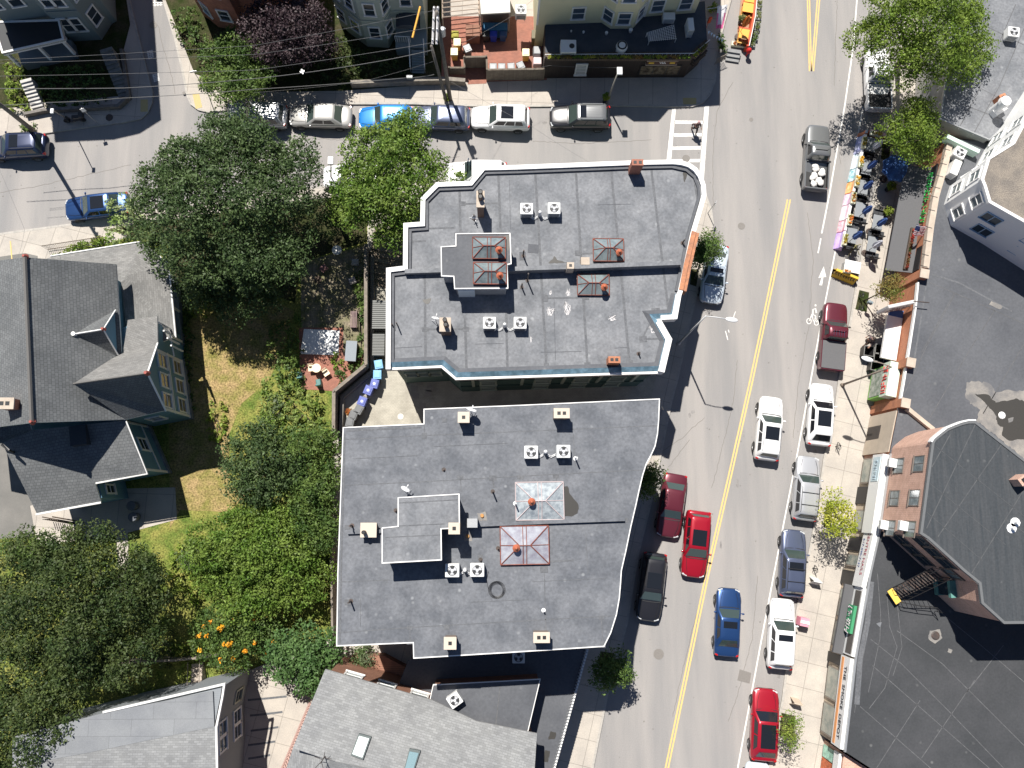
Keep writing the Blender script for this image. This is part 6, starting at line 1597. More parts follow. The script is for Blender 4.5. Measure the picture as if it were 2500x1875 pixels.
    if kind == 'pickup':
        yb = ry - 0.02; y0 = -L / 2 + 0.02; zt_ = 1.08; mb = MB()
        mb.strip([(-hw + 0.01, yb), (-hw + 0.01, y0 + 0.08), (-hw + 0.09, y0), (hw - 0.09, y0), (hw - 0.01, y0 + 0.08), (hw - 0.01, yb)], 0.09, 0.5, zt_); mb.box(0, yb - 0.03, 0.5, hw * 1.9, 0.06, zt_ - 0.5)
        mb.build('bed', m, root, local=True)
        mb = MB(); mb.box(0, (yb + y0) / 2, 0.70, hw * 2 - 0.22, yb - y0 - 0.2, 0.03); mb.strip([(-hw + 0.1, y0 + 0.09), (hw - 0.1, y0 + 0.09), (hw - 0.1, yb - 0.07), (-hw + 0.1, yb - 0.07)], 0.012, 0.70, 1.05, closed=True); mb.build('bed_floor', trimb, root, local=True)
        if cover:
            mb = MB(); mb.box(0, (yb + y0) / 2 + 0.02, zt_ + 0.002, hw * 2 - 0.12, yb - y0 - 0.10, 0.05); mb.build('bed_cover', cover, root, local=True, bevel=0.02)
        if load:
            rr = random.Random(5)
            for k in range(9):
                bag = thing('sack', 'white sack among the load in the bed of the moving grey pickup', 'sack', (0, 0, 0), group='white sacks in the pickup bed')
                mb = MB(); mb.ball((0, 0, 0), 0.30, 0.24, 0.14, 10, 6)
                mb.v = [(x * (1 + rr.uniform(-.15, .15)), y * (1 + rr.uniform(-.15, .15)), z * (1 + rr.uniform(-.2, .2))) for x, y, z in mb.v]
                bo = mb.build('cloth', M('sack_white', (0.72, 0.70, 0.67), fine=0.05), bag, local=True, smooth=True)
                lp = Vector((rr.uniform(-0.45, 0.45), lerp(y0 + 0.4, yb - 0.4, k / 8), 0.86 + 0.1 * rr.random())); a_ = ang(dx, dy)
                bag.location = Vector((root.location.x, root.location.y, 0)) + Matrix.Rotation(a_, 3, 'Z') @ lp; bag.rotation_euler = (0, 0, rr.random() * 3)
    tyre, rim = wheel_mesh(r)
    for s in (-1, 1):
        for y in (-0.30 * L, 0.31 * L):
            a = MB(); n = 18
            a.solid([(s * (hw - 0.10), y + (r + 0.05) * math.cos(math.pi * k / n), r + (r + 0.05) * math.sin(math.pi * k / n)) for k in range(n + 1)] +
                    [(s * (hw + 0.004), y + (r + 0.05) * math.cos(math.pi * k / n), r + (r + 0.05) * math.sin(math.pi * k / n)) for k in range(n + 1)],
                    [tuple(range(n + 1, 2 * n + 2)), tuple(range(n + 1))] + [(k, k + 1, n + 2 + k, n + 1 + k) for k in range(n)])
            a.build('wheel_arch', trimb, root, local=True)
            w = bpy.data.objects.new('wheel', None); C.objects.link(w); w.parent = root; w.location = (s * (hw + 0.015), y, r)
            if s < 0: w.rotation_euler = (0, 0, math.pi)
            for me in (tyre, rim): o = bpy.data.objects.new(me.name, me); C.objects.link(o); o.parent = w
    return root
pw_ = paint('white', (0.78, 0.78, 0.78), 0.0); psil = paint('silver', (0.50, 0.51, 0.53), 0.4); pgr = paint('grey', (0.20, 0.205, 0.21), 0.4); pblk = paint('black', (0.018, 0.018, 0.022), 0.1)
pnavy = paint('navy', (0.02, 0.03, 0.075), 0.3); pblue = paint('blue', (0.022, 0.065, 0.19), 0.45); pbright = paint('bright_blue', (0.02, 0.22, 0.62), 0.2); pred = paint('red', (0.36, 0.008, 0.022), 0.25)
pmar = paint('maroon', (0.13, 0.022, 0.035), 0.3); pslate = paint('slate_blue', (0.10, 0.12, 0.19), 0.4); pgold = paint('champagne', (0.44, 0.43, 0.41), 0.35); pice = paint('ice', (0.58, 0.66, 0.74), 0.1)
pcar = vehicle
U = (0.16, -1); Dn = (-0.16, 1)
GN = 'cars parked along the north street'; GE = 'cars parked along the right kerb of the main street'; GM = 'vehicles driving on the main street'
pcar(40, 358, -1, 0.06, 'suv', pnavy, 'dark SUV with blue reflections in its navy paint, cut by the left frame edge', L=4.6, sun_=(0.05, 0.4), rails='black', group=GN)  # navy paint keeps the blue of the stripes reflected on the roof
pcar(236, 503, -1, 0.13, 'sedan', pblue, 'dark blue sedan with long panoramic roof beside the flowering bush', L=4.75, roofcol=pblue, sun_=(0.02, 0.85), group=GN)
pcar(628, 281, -1, -0.06, 'suv', psil, 'silver SUV parked first in the row, half under the green tree', L=4.6, rails='chrome', group=GN)
pcar(782, 282, -1, -0.02, 'sedan', pgold, 'champagne sedan parked second in the row with leaf shadows', L=4.8, group=GN)
pcar(942, 287, -1, 0.02, 'hatch', pbright, 'bright blue hatchback parked between the champagne sedan and the navy hatchback', L=4.2, group=GN)
pcar(1079, 287, -1, -0.03, 'hatch', pslate, 'navy hatchback parked under the twin utility poles', L=4.35, group=GN)
pcar(1222, 288, -1, -0.02, 'suv', pw_, 'white SUV with black sunroof parked in the north row', L=4.55, sun_=(0.08, 0.6), group=GN)
pcar(1416, 286, -1, 0.0, 'suv', pblk, 'dark SUV with silver hood glare and ribbed roof, rightmost in the north row', L=4.7, roofcol=pgr, rails='chrome', sun_=(0.03, 0.28), rib=1, group=GN)
pcar(862, 430, -1, 0.02, 'sedan', pw_, 'white car mostly hidden under the bright green tree', L=4.6, group='cars parked on the south side of the north street')
pcar(1163, 424, -1, 0.0, 'suv', pw_, 'white SUV half hidden behind the corner building parapet', L=4.7, Ht=1.8, roofcol=pw_, group='cars parked on the south side of the north street')
pcar(1993, 385, 0.10, -1, 'pickup', pgr, 'grey pickup truck driving up the main street with white sacks in its bed', L=5.3, Wd=1.9, load=True, trim=trimb, name='pickup_truck', cat='pickup truck', group=GM)
pcar(2142, 194, 0.03, -1, 'pickup', pw_, 'white pickup truck with empty black bed parked under the big street tree', L=5.2, Wd=1.95, name='pickup_truck', cat='pickup truck', group=GE, glass=M('reflecting_glass', (0.16, 0.22, 0.24), rough=0.1))
pcar(2034, 822, 0.13, -1, 'pickup', pmar, 'maroon pickup truck with grey bed cover parked beside the orange shop front', L=5.2, Wd=1.85, cover=M('tonneau_grey', (0.11, 0.11, 0.115), rough=0.7), rib=2, trim=trimb, name='pickup_truck', cat='pickup truck', group=GE)
pcar(1877, 1046, 0.14, -1, 'suv', pw_, 'white SUV driving up the right lane beside the yellow line', L=4.75, sun_=(0.05, 0.55), rails='chrome', group=GM, roofcol=pw_)
pcar(2003, 1012, 0.12, -1, 'coupesuv', pw_, 'white car with black glass roof parked between the maroon pickup and the silver wagon', L=4.65, sun_=(0.0, 0.72), group=GE, glass=darkglass)
pcar(1969, 1192, 0.13, -1, 'wagon', psil, 'silver wagon with two roof cross bars parked at the right kerb', L=4.7, rails='bars', rib=1, group=GE)
pcar(1935, 1375, 0.10, -1, 'wagon', pslate, 'slate blue wagon with sunroof and cross bar parked at the right kerb', L=4.75, rails='bars', sun_=(0.04, 0.34), group=GE)
pcar(1907, 1547, 0.10, -1, 'suv', pw_, 'white SUV with small front sunroof parked behind the slate blue wagon', L=4.85, sun_=(0.05, 0.27), group=GE, Ht=1.75)
pcar(1867, 1769, 0.09, -1, 'coupesuv', pred, 'bright red car with black glass roof parked nearest the bottom edge', L=4.8, Wd=1.9, sun_=(0.0, 0.95), glass=darkglass, group=GE)
pcar(1846, 1950, 0.12, -1, 'sedan', pice, 'pale car just entering the bottom edge, only its nose in view', L=4.7, group=GE)
pcar(1777, 1519, 0.08, -1, 'sedan', pblue, 'metallic blue sedan with black sunroof driving up beside the yellow line', L=4.7, sun_=(0.05, 0.45), group=GM)
pcar(1699, 1328, -0.13, 1, 'suv', pred, 'red SUV with double glass roof driving down next to the yellow line', L=4.75, sun_=(0.02, 0.60), rib=1, group=GM)
pcar(1640, 1234, -0.17, 1, 'sedan', pmar, 'maroon sedan parked at the left kerb with its nose in shade', L=4.6, group='cars parked along the left kerb of the main street')
pcar(1590, 1432, -0.14, 1, 'suv', pblk, 'black SUV parked at the left kerb behind the maroon sedan', L=4.8, Ht=1.65, rails='black', sun_=(0.05, 0.6), group='cars parked along the left kerb of the main street')
pcar(1744, 668, -0.16, 1, 'sedan', pice, 'pale blue sedan parked beneath the small tree on the corner building side', L=4.6, sun_=(0.06, 0.36), group='cars parked along the left kerb of the main street')
# scooter
c = P(180, 290, 0.6)
ms = thing('motor_scooter', 'black motor scooter parked on the shaded corner sidewalk', 'scooter', (c.x, c.y, 0.13), ang(-1, 0.1))
mb = MB(); mb.box(0, -0.25, 0.35, 0.34, 0.8, 0.35, taper=0.75); mb.box(0, 0.15, 0.22, 0.28, 0.5, 0.1); mb.box(0, 0.45, 0.25, 0.32, 0.12, 0.6, taper=0.8); mb.build('body', pblk, ms, local=True, bevel=0.05)
mb = MB(); mb.box(0, -0.28, 0.70, 0.28, 0.62, 0.1); mb.build('seat', trimb, ms, local=True, bevel=0.04)
mb = MB(); mb.tube([(-0.34, 0.4, 1.0), (-0.1, 0.48, 0.95), (0.1, 0.48, 0.95), (0.34, 0.4, 1.0)], 0.02); mb.build('handlebar', iron, ms, local=True)
for y in (-0.55, 0.62):
    mb = MB(); n = 14
    mb.solid([(x, y + 0.24 * math.cos(6.283 * k / n), 0.24 + 0.24 * math.sin(6.283 * k / n)) for x in (-0.05, 0.05) for k in range(n)], [tuple(range(n)), tuple(range(n, 2 * n))] + [(k, (k + 1) % n, n + (k + 1) % n, n + k) for k in range(n)])
    mb.build('wheel', rubber, ms, local=True)
mb = MB(); mb.box(0, -0.75, 0.75, 0.4, 0.36, 0.3); mb.build('top_box', trimb, ms, local=True, bevel=0.03)

# ================= roof equipment =================
def condenser(px, py, h, rot, label, group=None, s=0.82, tall=0.75):
    c = P(px, py, h + tall); t = thing('air_conditioner', label, 'air conditioner', (c.x, c.y, h), rot, group)
    mb = MB(); mb.box(0, 0, 0.10, s, s * 0.94, tall - 0.10); mb.build('case', acc, t, local=True, bevel=0.04)
    for x in (-0.3, 0.3): mb = MB(); mb.box(x, 0, 0.0, 0.06, s * 0.95, 0.1); mb.build('foot', galv, t, local=True)
    mb = MB(); mb.cyl(0, 0, tall + 0.001, tall + 0.012, s * 0.36, n=24); well = mb.build('fan_opening', trimb, t, local=True)
    mb = MB()
    for k in range(3):
        a = k * 2.094; pts = [(0.02 * math.cos(a), 0.02 * math.sin(a))] + [(s * 0.33 * math.cos(a + d), s * 0.33 * math.sin(a + d)) for d in (0.0, 0.5, 1.0)]
        mb.prism(pts, tall + 0.014, tall + 0.022)
    mb.cyl(0, 0, tall + 0.014, tall + 0.04, 0.09, n=10); mb.build('fan', M('fan_grey', (0.55, 0.56, 0.58), fine=0), well, local=True)
    mb = MB()
    for rr in (0.16, 0.27, 0.36):
        mb.tube([(rr * s * math.cos(6.283 * k / 16), rr * s * math.sin(6.283 * k / 16), tall + 0.045) for k in range(17)], 0.006, 4)
    mb.build('guard', galv, well, local=True)
    mb = MB()
    for k in range(6): mb.box(0, -s * 0.472, 0.2 + k * 0.08, s * 0.8, 0.012, 0.04)
    mb.build('louvre', M('louvre_dark', (0.10, 0.11, 0.13), fine=0), t, local=True); return t
GA = 'fan condensers on the block roofs'
for px, py, h, rot, lab in ((1286, 509, HA, 0, 'left fan condenser of the pair on the north end of the corner building roof'), (1353, 508, HA, 0, 'right fan condenser of the pair on the north end of the corner building roof'),
        (1195, 788, HA, 0, 'left fan condenser of the pair on the south end of the corner building roof'), (1270, 788, HA, 0, 'right fan condenser of the pair on the south end of the corner building roof'),
        (1297, 1104, HB, 0, 'left fan condenser of the pair above the milky skylight'), (1376, 1102, HB, 0, 'right fan condenser of the pair above the milky skylight'),
        (1104, 1393, HB, 0, 'left fan condenser of the pair below the stepped penthouse'), (1165, 1392, HB, 0, 'right fan condenser of the pair below the stepped penthouse')):
    condenser(px, py, h, rot, lab, GA)
condenser(1110, 1710, 5.6, rad(35), 'single white condenser on the dark annex roof next to the shingled house'); condenser(2476, 77, 5.0, rad(-8), 'square fan condenser at the right edge beside the big street tree')
condenser(1266, 1605, 3.5, 0, 'fan condenser in deep shade on the low annex just below the south block', tall=0.7); condenser(2345, 372, HS, rad(-30), 'round topped condenser behind the restaurant wall', tall=0.8)
condenser(1272, 22, 2.2, 0, 'condenser behind the white shed roof by the yellow house', tall=0.9)
def box_unit(px, py, h, sx, sy, hh, rot, lab, m=None, hole=None, name='air_conditioner', cat='air conditioner'):
    c = P(px, py, h + hh); t = thing(name, lab, cat, (c.x, c.y, h), rot)
    mb = MB(); mb.box(0, 0, 0.08, sx, sy, hh - 0.08); mb.build('case', m or acc, t, local=True, bevel=0.03)
    mb = MB(); mb.box(-sx * 0.35, 0, 0, 0.06, sy, 0.08); mb.box(sx * 0.35, 0, 0, 0.06, sy, 0.08); mb.build('foot', galv, t, local=True)
    if hole: mb = MB(); mb.cyl(hole[0], hole[1], hh + 0.001, hh + 0.01, hole[2], n=16); mb.build('fan_opening', trimb, t, local=True)
    mb = MB()
    for k in range(5): mb.box(0, -sy / 2 - 0.004, hh * (0.25 + 0.14 * k), sx * 0.8, 0.008, hh * 0.06)
    mb.build('louvre', galv, t, local=True)
    return t
box_unit(2335, 408, HS, 0.55, 1.15, 0.9, rad(-25), 'tall white box unit on the court roof behind the restaurant wall')
box_unit(1388, 112, 3.05, 1.15, 1.0, 0.9, 0, 'big white box with one round fan hole on the dark restaurant terrace', hole=(0.25, 0.0, 0.2))
box_unit(1634, 38, 3.05, 0.9, 0.55, 0.7, 0, 'grey box unit against the yellow house wall on the terrace'); box_unit(1687, 58, 3.05, 0.45, 1.0, 1.1, rad(4), 'tall narrow white unit near the terrace right edge')
c = P(1519, 110, 3.9); t = thing('roof_fan', 'round white exhaust fan with dark ring in the middle of the restaurant terrace', 'exhaust fan', (c.x, c.y, 3.05))
mb = MB(); mb.cyl(0, 0, 0, 0.6, 0.36, n=18); mb.cyl(0, 0, 0.6, 0.85, 0.44, 0.38, 18); mb.build('housing', acc, t, local=True)
mb = MB(); mb.cyl(0, 0, 0.852, 0.87, 0.36, n=18, mi=0); mb.cyl(0, 0, 0.872, 0.93, 0.25, 0.2, 18, mi=1); mb.build('cowl', [trimb, acc], t, local=True)
# lattice panel, pots on the terrace
a = QL([(1580, 80), (1645, 61), (1651, 94), (1585, 100)], 3.6); mb = MB()
for k in range(14): mb.tube([(*l2(a[0], a[1], k / 13), 3.6), (*l2(a[3], a[2], k / 13), 3.5)], 0.018, 4)
for k in range(9): mb.tube([(*l2(a[0], a[3], k / 8), 3.62), (*l2(a[1], a[2], k / 8), 3.62)], 0.018, 4)
for k in (0, 1, 2, 3): mb.tube([(a[k][0], a[k][1], 3.05), (a[k][0], a[k][1], 3.6)], 0.03, 4)
tag(mb.build('lattice_table', white), 'white lattice topped pergola panel on the restaurant terrace', 'trellis')
for k, (px, py, r) in enumerate(((1425, 76, 0.09), (1481, 79, 0.12), (1540, 73, 0.15), (1395, 73, 0.07))):
    c = P(px, py, 3.3); mb = MB(); mb.cyl(c.x, c.y, 3.06, 3.06 + r * 2, r * 0.75, r, 12); pot = mb.build('pot', white, None)
    tag(pot, ('small white pot on the terrace left of the others', 'white pot on the terrace nearest the vent fan', 'lilac white tub by the bay window foot', 'tiny white pot under the first yellow house window')[k], 'pot')
def dish(px, py, h, lab, m=None, tilt=0.9, az=0.5, r=0.33, hh=0.9):
    c = P(px, py, h + hh); t = thing('satellite_dish', lab, 'satellite dish', (c.x, c.y, h))
    mb = MB(); mb.tube([(0, 0, 0), (0, 0, hh)], 0.025, 6); mb.tube([(0.3, 0, 0.0), (0, 0, hh * 0.6)], 0.015, 5); mb.tube([(-0.3, 0.1, 0), (0, 0, hh * 0.6)], 0.015, 5); mb.build('mast', metalw, t, local=True)
    mb = MB(); n = 16; v = [(0, 0, 0)]; f = []
    for i in range(1, 4):
        for k in range(n): rr = r * i / 3; v.append((rr * math.cos(6.283 * k / n), rr * math.sin(6.283 * k / n), 0.28 * rr * rr / r))
    for k in range(n):
        j = (k + 1) % n; f.append((0, 1 + k, 1 + j))
        for i in range(2): f.append((1 + i * n + k, 1 + (i + 1) * n + k, 1 + (i + 1) * n + j, 1 + i * n + j))
    mb.solid(v, f); o = mb.build('reflector', metalw, t, local=True, smooth=True); o.rotation_euler = (tilt, 0, az); o.location = (0, 0, hh + 0.08)
    md = o.modifiers.new('s', 'SOLIDIFY'); md.thickness = 0.015
    mb = MB(); mb.tube([(0, 0, -0.02), (0, -0.2, 0.25)], 0.012, 5); mb.box(0, -0.2, 0.22, 0.06, 0.06, 0.08); a = mb.build('feed_arm', metalw, t, local=True); a.rotation_euler = (tilt, 0, az); a.location = (0, 0, hh + 0.08)
    return t
dish(1150, 1003, HB, 'white satellite dish next to the single flue chimney on the south block', tilt=1.2, az=2.8); dish(989, 1196, HB, 'white satellite dish above the stepped penthouse on the south block', tilt=1.15, az=2.6, r=0.28)
dish(1063, 779, HA, 'white satellite dish left of the twin pot chimney on the corner building', tilt=1.1, az=2.9, r=0.25); dish(1157, 530, HA, 'small white dish below the tall double flue chimney', tilt=1.0, az=0.4, r=0.15, hh=0.4)
for px, py, h in ((1318, 520, HA), (1232, 793, HA), (1332, 1103, HB), (1135, 1392, HB)):
    c = P(px, py, h + 0.4); mb = MB(); mb.cyl(c.x, c.y, h, h + 0.55, 0.13, 0.10, 12); mb.ball((c.x, c.y, h + 0.55), 0.11)
    for s in (-1, 1):
        for dy in (0.0, -0.08): mb.tube([(c.x + s * 0.12, c.y - 0.1 + dy, h + 0.15), (c.x + s * 0.35, c.y - 0.25 + dy, h + 0.06), (c.x + s * 0.62, c.y - 0.1 + dy, h + 0.1)], 0.022, 5)
    lab = {1318: 'white vent hood with pipes between the two northern condensers', 1232: 'white vent hood with pipes between the two southern condensers of the corner building',
           1332: 'white vent hood with pipes between the condensers above the milky skylight', 1135: 'white vent hood with pipes between the condensers below the stepped penthouse'}[px]
    tag(mb.build('vent_hood', metalw), lab, 'roof vent', 'vent hoods between condenser pairs')
c = P(1213, 1440, HB); mb = MB()
for k in range(4): mb.tube([(c.x + (0.50 - 0.05 * k) * math.cos(6.283 * i / 24), c.y + (0.50 - 0.04 * k) * math.sin(6.283 * i / 24), HB + 0.02 + 0.02 * k) for i in range(25)], 0.012, 5)
d = P(1192, 1395, HB); mb.tube([(c.x - 0.5, c.y, HB + 0.02), (c.x - 0.6, c.y + 0.6, HB + 0.02), (d.x, d.y, HB + 0.05)], 0.012, 5)
tag(mb.build('cable_coil', black), 'coil of black cable lying on the south block roof', 'cable')

# ================= bins and yard things =================
def bin_(px, py, rot, m, lab, s=0.58, hh=1.0, lidm=None, group=None, name='wheelie_bin', badge=None, open_=False, z=0.13, cat='bin'):
    c = P(px, py, hh + z); t = thing(name, lab, cat, (c.x, c.y, z), rot, group)
    mb = MB()
    if open_:
        mb.strip([(-s / 2, -s / 2), (s / 2, -s / 2), (s / 2, s / 2), (-s / 2, s / 2)], 0.035, 0.06, hh, closed=True); mb.box(0, 0, 0.05, s * 0.98, s * 0.98, 0.05)
        mb.v = [(x * lerp(0.8, 1, zz / hh), y * lerp(0.8, 1, zz / hh), zz) for x, y, zz in mb.v]; mb.build('body', m, t, local=True)
        mb = MB(); mb.strip([(-s / 2 - .02, -s / 2 - .02), (s / 2 + .02, -s / 2 - .02), (s / 2 + .02, s / 2 + .02), (-s / 2 - .02, s / 2 + .02)], 0.05, hh - 0.03, hh + 0.01, closed=True); mb.build('rim', lidm or m, t, local=True)
    else:
        mb.box(0, 0, 0.05, s * 0.82, s * 0.88, hh - 0.1); mb.v = [(x * lerp(0.88, 1.12, (zz) / hh), y * lerp(0.88, 1.1, zz / hh), zz) for x, y, zz in mb.v]; mb.build('body', m, t, local=True)
        mb = MB(); mb.box(0, -0.02, hh - 0.05, s, s * 1.12, 0.07, taper=0.9); mb.box(0, -0.02, hh + 0.021, s * 0.7, s * 0.75, 0.03, taper=0.9); mb.build('lid', lidm or m, t, local=True, bevel=0.02)
        mb = MB(); mb.tube([(-s * 0.35, s * 0.6, hh - 0.1), (s * 0.35, s * 0.6, hh - 0.1)], 0.018, 5); mb.build('handle', trimb, t, local=True)
        if badge: mb = MB(); mb.cyl(0, -0.02, hh + 0.052, hh + 0.058, 0.1, n=12); mb.build('badge', badge, t, local=True)
    for x in (-1, 1):
        mb = MB(); mb.tube([(x * s * 0.34 - 0.03, s * 0.40, 0.1), (x * s * 0.34 + 0.03, s * 0.40, 0.1)], 0.1, 10); mb.build('wheel', rubber, t, local=True)
    return t
bgrey = M('bin_grey', (0.13, 0.135, 0.14), rough=0.5); bblue = M('bin_blue', (0.10, 0.13, 0.40), rough=0.45); blt = M('bin_light_blue', (0.20, 0.45, 0.72), rough=0.4); bpale = M('badge_white', (0.7, 0.72, 0.8), fine=0)
byel = M('bin_yellow', (0.85, 0.58, 0.12), rough=0.5); bylid = M('bin_cream', (0.85, 0.78, 0.48), rough=0.4); bgl = M('bin_silver', (0.27, 0.28, 0.29), rough=0.35); bgreen = M('bin_olive', (0.30, 0.27, 0.03))
GB = 'bins lined up along the courtyard wall'
for px, py, r_, m, lab, bd in ((924, 889, 10, blt, 'light blue bin nearest the ribbed shelter in the courtyard', None), (921, 914, 0, blt, 'second light blue bin in the courtyard row', None),
        (914, 936, -15, bblue, 'violet blue bin with white badge, third in the courtyard row', bpale), (899, 952, -22, bblue, 'violet blue bin with white badge, fourth in the courtyard row', bpale),
        (884, 979, -20, bblue, 'violet blue bin with white badge next to the grey bins', bpale), (876, 999, -28, bgrey, 'grey bin next to the violet blue bins', None), (862, 1013, -20, bgrey, 'middle grey bin of the three by the courtyard wall', None), (854, 1031, -10, bgrey, 'last grey bin by the courtyard wall beside the south block', None)):
    bin_(px, py, rad(r_), m, lab, badge=bd, group=GB, s=0.62)
for px, py, r_, m, lm, lab in ((1111, 83, 0, bgreen, bgreen, 'olive yellow crate bin in shade behind the twin poles'), (1116, 102, 0, byel, bylid, 'upper sunlit yellow bin behind the twin poles'), (1109, 125, 0, byel, bylid, 'lower sunlit yellow bin behind the twin poles'),
        (1284, 127, 0, byel, bylid, 'yellow bin on the right side of the brick yard'), (1141, 117, 25, bgrey, bgl, 'grey bin with shiny lid turned beside the yellow bins'),
        (1205, 79, 0, M('bin_royal', (0.02, 0.05, 0.42)), None, 'royal blue bin in shade below the white shed roof'), (1228, 78, 0, M('bin_navy', (0.03, 0.08, 0.2)), None, 'navy bin in shade beside the royal blue one'), (1187, 80, 0, trimb, None, 'black bin in shade left of the royal blue one')):
    bin_(px, py, rad(r_), m, lab, lidm=lm, group='bins in the brick yard')
for k, (px, py, r_) in enumerate(((1204, 163, 0), (1225, 163, 0), (1248, 162, 5), (1271, 159, 25))):
    bin_(px, py, rad(r_), bgl, ('clear lidded bin first from the gate behind the front fence', 'clear lidded bin second from the gate behind the front fence', 'clear lidded bin third from the gate behind the front fence', 'clear lidded bin turned askew at the end behind the front fence')[k], hh=1.1, group='clear lidded bins behind the front fence')
for k, (px, py, r_) in enumerate(((2122, 857, -10), (2149, 853, -10), (2146, 874, -10), (2139, 893, -12))):
    bin_(px, py, rad(r_), trimb, ('open black planter tub nearest the walking person', 'open black planter tub at the upper right of the four', 'open black planter tub in the middle under the street light head', 'open black planter tub lowest of the four')[k], s=0.72, hh=0.95, lidm=M('tub_rim', (0.17, 0.17, 0.165), fine=0.02), open_=True, name='planter_tub', cat='planter', group='open black tubs on the right sidewalk')
c = P(1311, 125, 1.0); t = thing('grill', 'silver covered grill near the yellow bin in the brick yard', 'grill', (c.x, c.y, 0.14))
mb = MB(); mb.box(0, 0, 0.6, 0.65, 0.8, 0.45, taper=0.8); mb.build('hood', bgl, t, local=True, bevel=0.05); mb = MB(); mb.box(0, 0, 0, 0.5, 0.6, 0.6); mb.build('cart', trimb, t, local=True)
c = P(1312, 150, 1.0); t = thing('grill', 'pinkish white covered cart below the silver grill', 'grill', (c.x, c.y, 0.14))
mb = MB(); mb.box(0, 0, 0.5, 0.72, 0.7, 0.5, taper=0.85); mb.build('cover', M('pink_cover', (0.65, 0.52, 0.52)), t, local=True, bevel=0.06); mb = MB(); mb.box(0, 0, 0, 0.5, 0.5, 0.5); mb.build('cart', trimb, t, local=True)
def dumpster(px0, py0, px1, py1, h, m, lab):
    a, b = P(px0, py0, h), P(px1, py1, h); t = thing('dumpster', lab, 'dumpster', ((a.x + b.x) / 2, (a.y + b.y) / 2, 0.14)); w, d = abs(b.x - a.x), abs(a.y - b.y)
    mb = MB(); mb.box(0, 0, 0.05, w * 0.94, d, h - 0.35, taper=1.04); mb.build('body', m, t, local=True)
    mb = MB(); mb.box(-w / 4, 0, h - 0.30, w * 0.48, d * 1.05, 0.08); mb.build('lid', m, t, local=True, bevel=0.02); mb = MB(); mb.box(w / 4, 0, h - 0.30, w * 0.48, d * 1.05, 0.08); mb.build('lid', m, t, local=True, bevel=0.02)
dumpster(1177, 53, 1240, 71, 1.4, M('dumpster_blue', (0.02, 0.12, 0.24)), 'wide dark blue dumpster under the edge of the white shed roof')
dumpster(1137, 58, 1172, 86, 1.4, wood_b, 'brown plank crate beside the dumpster in the brick yard'); dumpster(1298, 72, 1325, 92, 1.3, M('tan_crate', (0.16, 0.14, 0.09)), 'dull tan crate in shade by the yellow house corner')
# fences of the brick yard
def fence(pts, h, m, lab, hbase=0.13, t_=0.07, posts=True, name='fence', cat='fence', at=None):
    q = QL(pts, at if at is not None else h + hbase)
    root = thing(name, lab, cat, ((q[0][0] + q[-1][0]) / 2, (q[0][1] + q[-1][1]) / 2, hbase))
    for i in range(len(q) - 1):
        mb = MB(); L = dist(q[i], q[i + 1]); obox(mb, q[i], q[i + 1], 0, L, hbase + 0.03, hbase + h, -t_ / 2, t_ / 2); mb.build('panel', m, root)
        mb = MB(); obox(mb, q[i], q[i + 1], 0, L, hbase + h - 0.04, hbase + h + 0.02, -t_, t_); mb.build('top_rail', m, root)
    if posts:
        for p in q: mb = MB(); mb.box(p[0], p[1], hbase, 0.12, 0.12, h + 0.1); mb.build('post', m, root)
    return root
fence_m = M('bamboo_fence', (0.24, 0.20, 0.16), rough=0.9, col2=(0.17, 0.14, 0.11), scale=3, brick=(0.06, 6.0, 0.5, 0.01, 0.8, 0.0), fine=0.2)
fence([(1189, 170), (1329, 168)], 1.6, fence_m, 'brown slatted front fence right of the gate'); fence([(1134, 139), (1187, 138)], 1.6, fence_m, 'brown slatted gate set back between the two front fences', name='gate', cat='gate')
fence([(1096, 165), (1134, 165), (1133, 140)], 1.0, fence_m, 'low brown fence left of the gate'); fence([(1189, 170), (1188, 140)], 1.5, fence_m, 'short side fence joining gate and front fence')
mb = MB(); mb.strip(QL([(1136, 190), (1085, 186), (960, 190), (855, 195)], 0.9), 0.3, 0.13, 0.85); tag(mb.build('stone_wall', M('wall_stone', (0.26, 0.23, 0.19), col2=(0.17, 0.15, 0.13), scale=3, bump=0.4)), 'low stone retaining wall along the north sidewalk left of the gate', 'wall')
# pergola and shed
a = QL([(1080, 42), (1170, 33), (1168, -60), (1078, -50)], 2.6); loc = ((a[0][0] + a[2][0]) / 2, (a[0][1] + a[2][1]) / 2, 0.14)
pg = thing('pergola', 'pale wooden pergola slats over clutter at the top of the brick yard', 'pergola', loc)
pgm = M('pergola_wood', (0.50, 0.40, 0.32), fine=0.15)
mb = MB()
for k in range(9): p0, p1 = l2(a[0], a[3], k / 8), l2(a[1], a[2], k / 8); mb.tube([(*p0, 2.6), (*p1, 2.6)], 0.04, 4)
mb.build('slats', pgm, pg); mb = MB(); mb.tube([(*a[0], 2.5), (*a[3], 2.5)], 0.07, 4); mb.tube([(*a[1], 2.5), (*a[2], 2.5)], 0.07, 4); mb.build('beam', pgm, pg)
for k in (0, 1, 2, 3): mb = MB(); mb.box(a[k][0], a[k][1], 0.14, 0.1, 0.1, 2.4); mb.build('post', pgm, pg)
a = QL([(1174, 34), (1246, 30), (1243, -60), (1168, -60)], 2.8); loc = ((a[0][0] + a[2][0]) / 2, (a[0][1] + a[2][1]) / 2, 0.14)
sh = thing('shed', 'pale flat shed roof between the pergola and the yellow house', 'shed', loc)
MB().prism(a, 2.65, 2.8).build('roof', M('shed_white', (0.62, 0.62, 0.58), fine=0.04, col2=(0.56, 0.56, 0.52)), sh); MB().prism([l2(a[0], a[3], 0.25), l2(a[1], a[2], 0.25), a[2], a[3]], 0.14, 2.649).build('wall', M('shed_wall', (0.2, 0.18, 0.17)), sh)
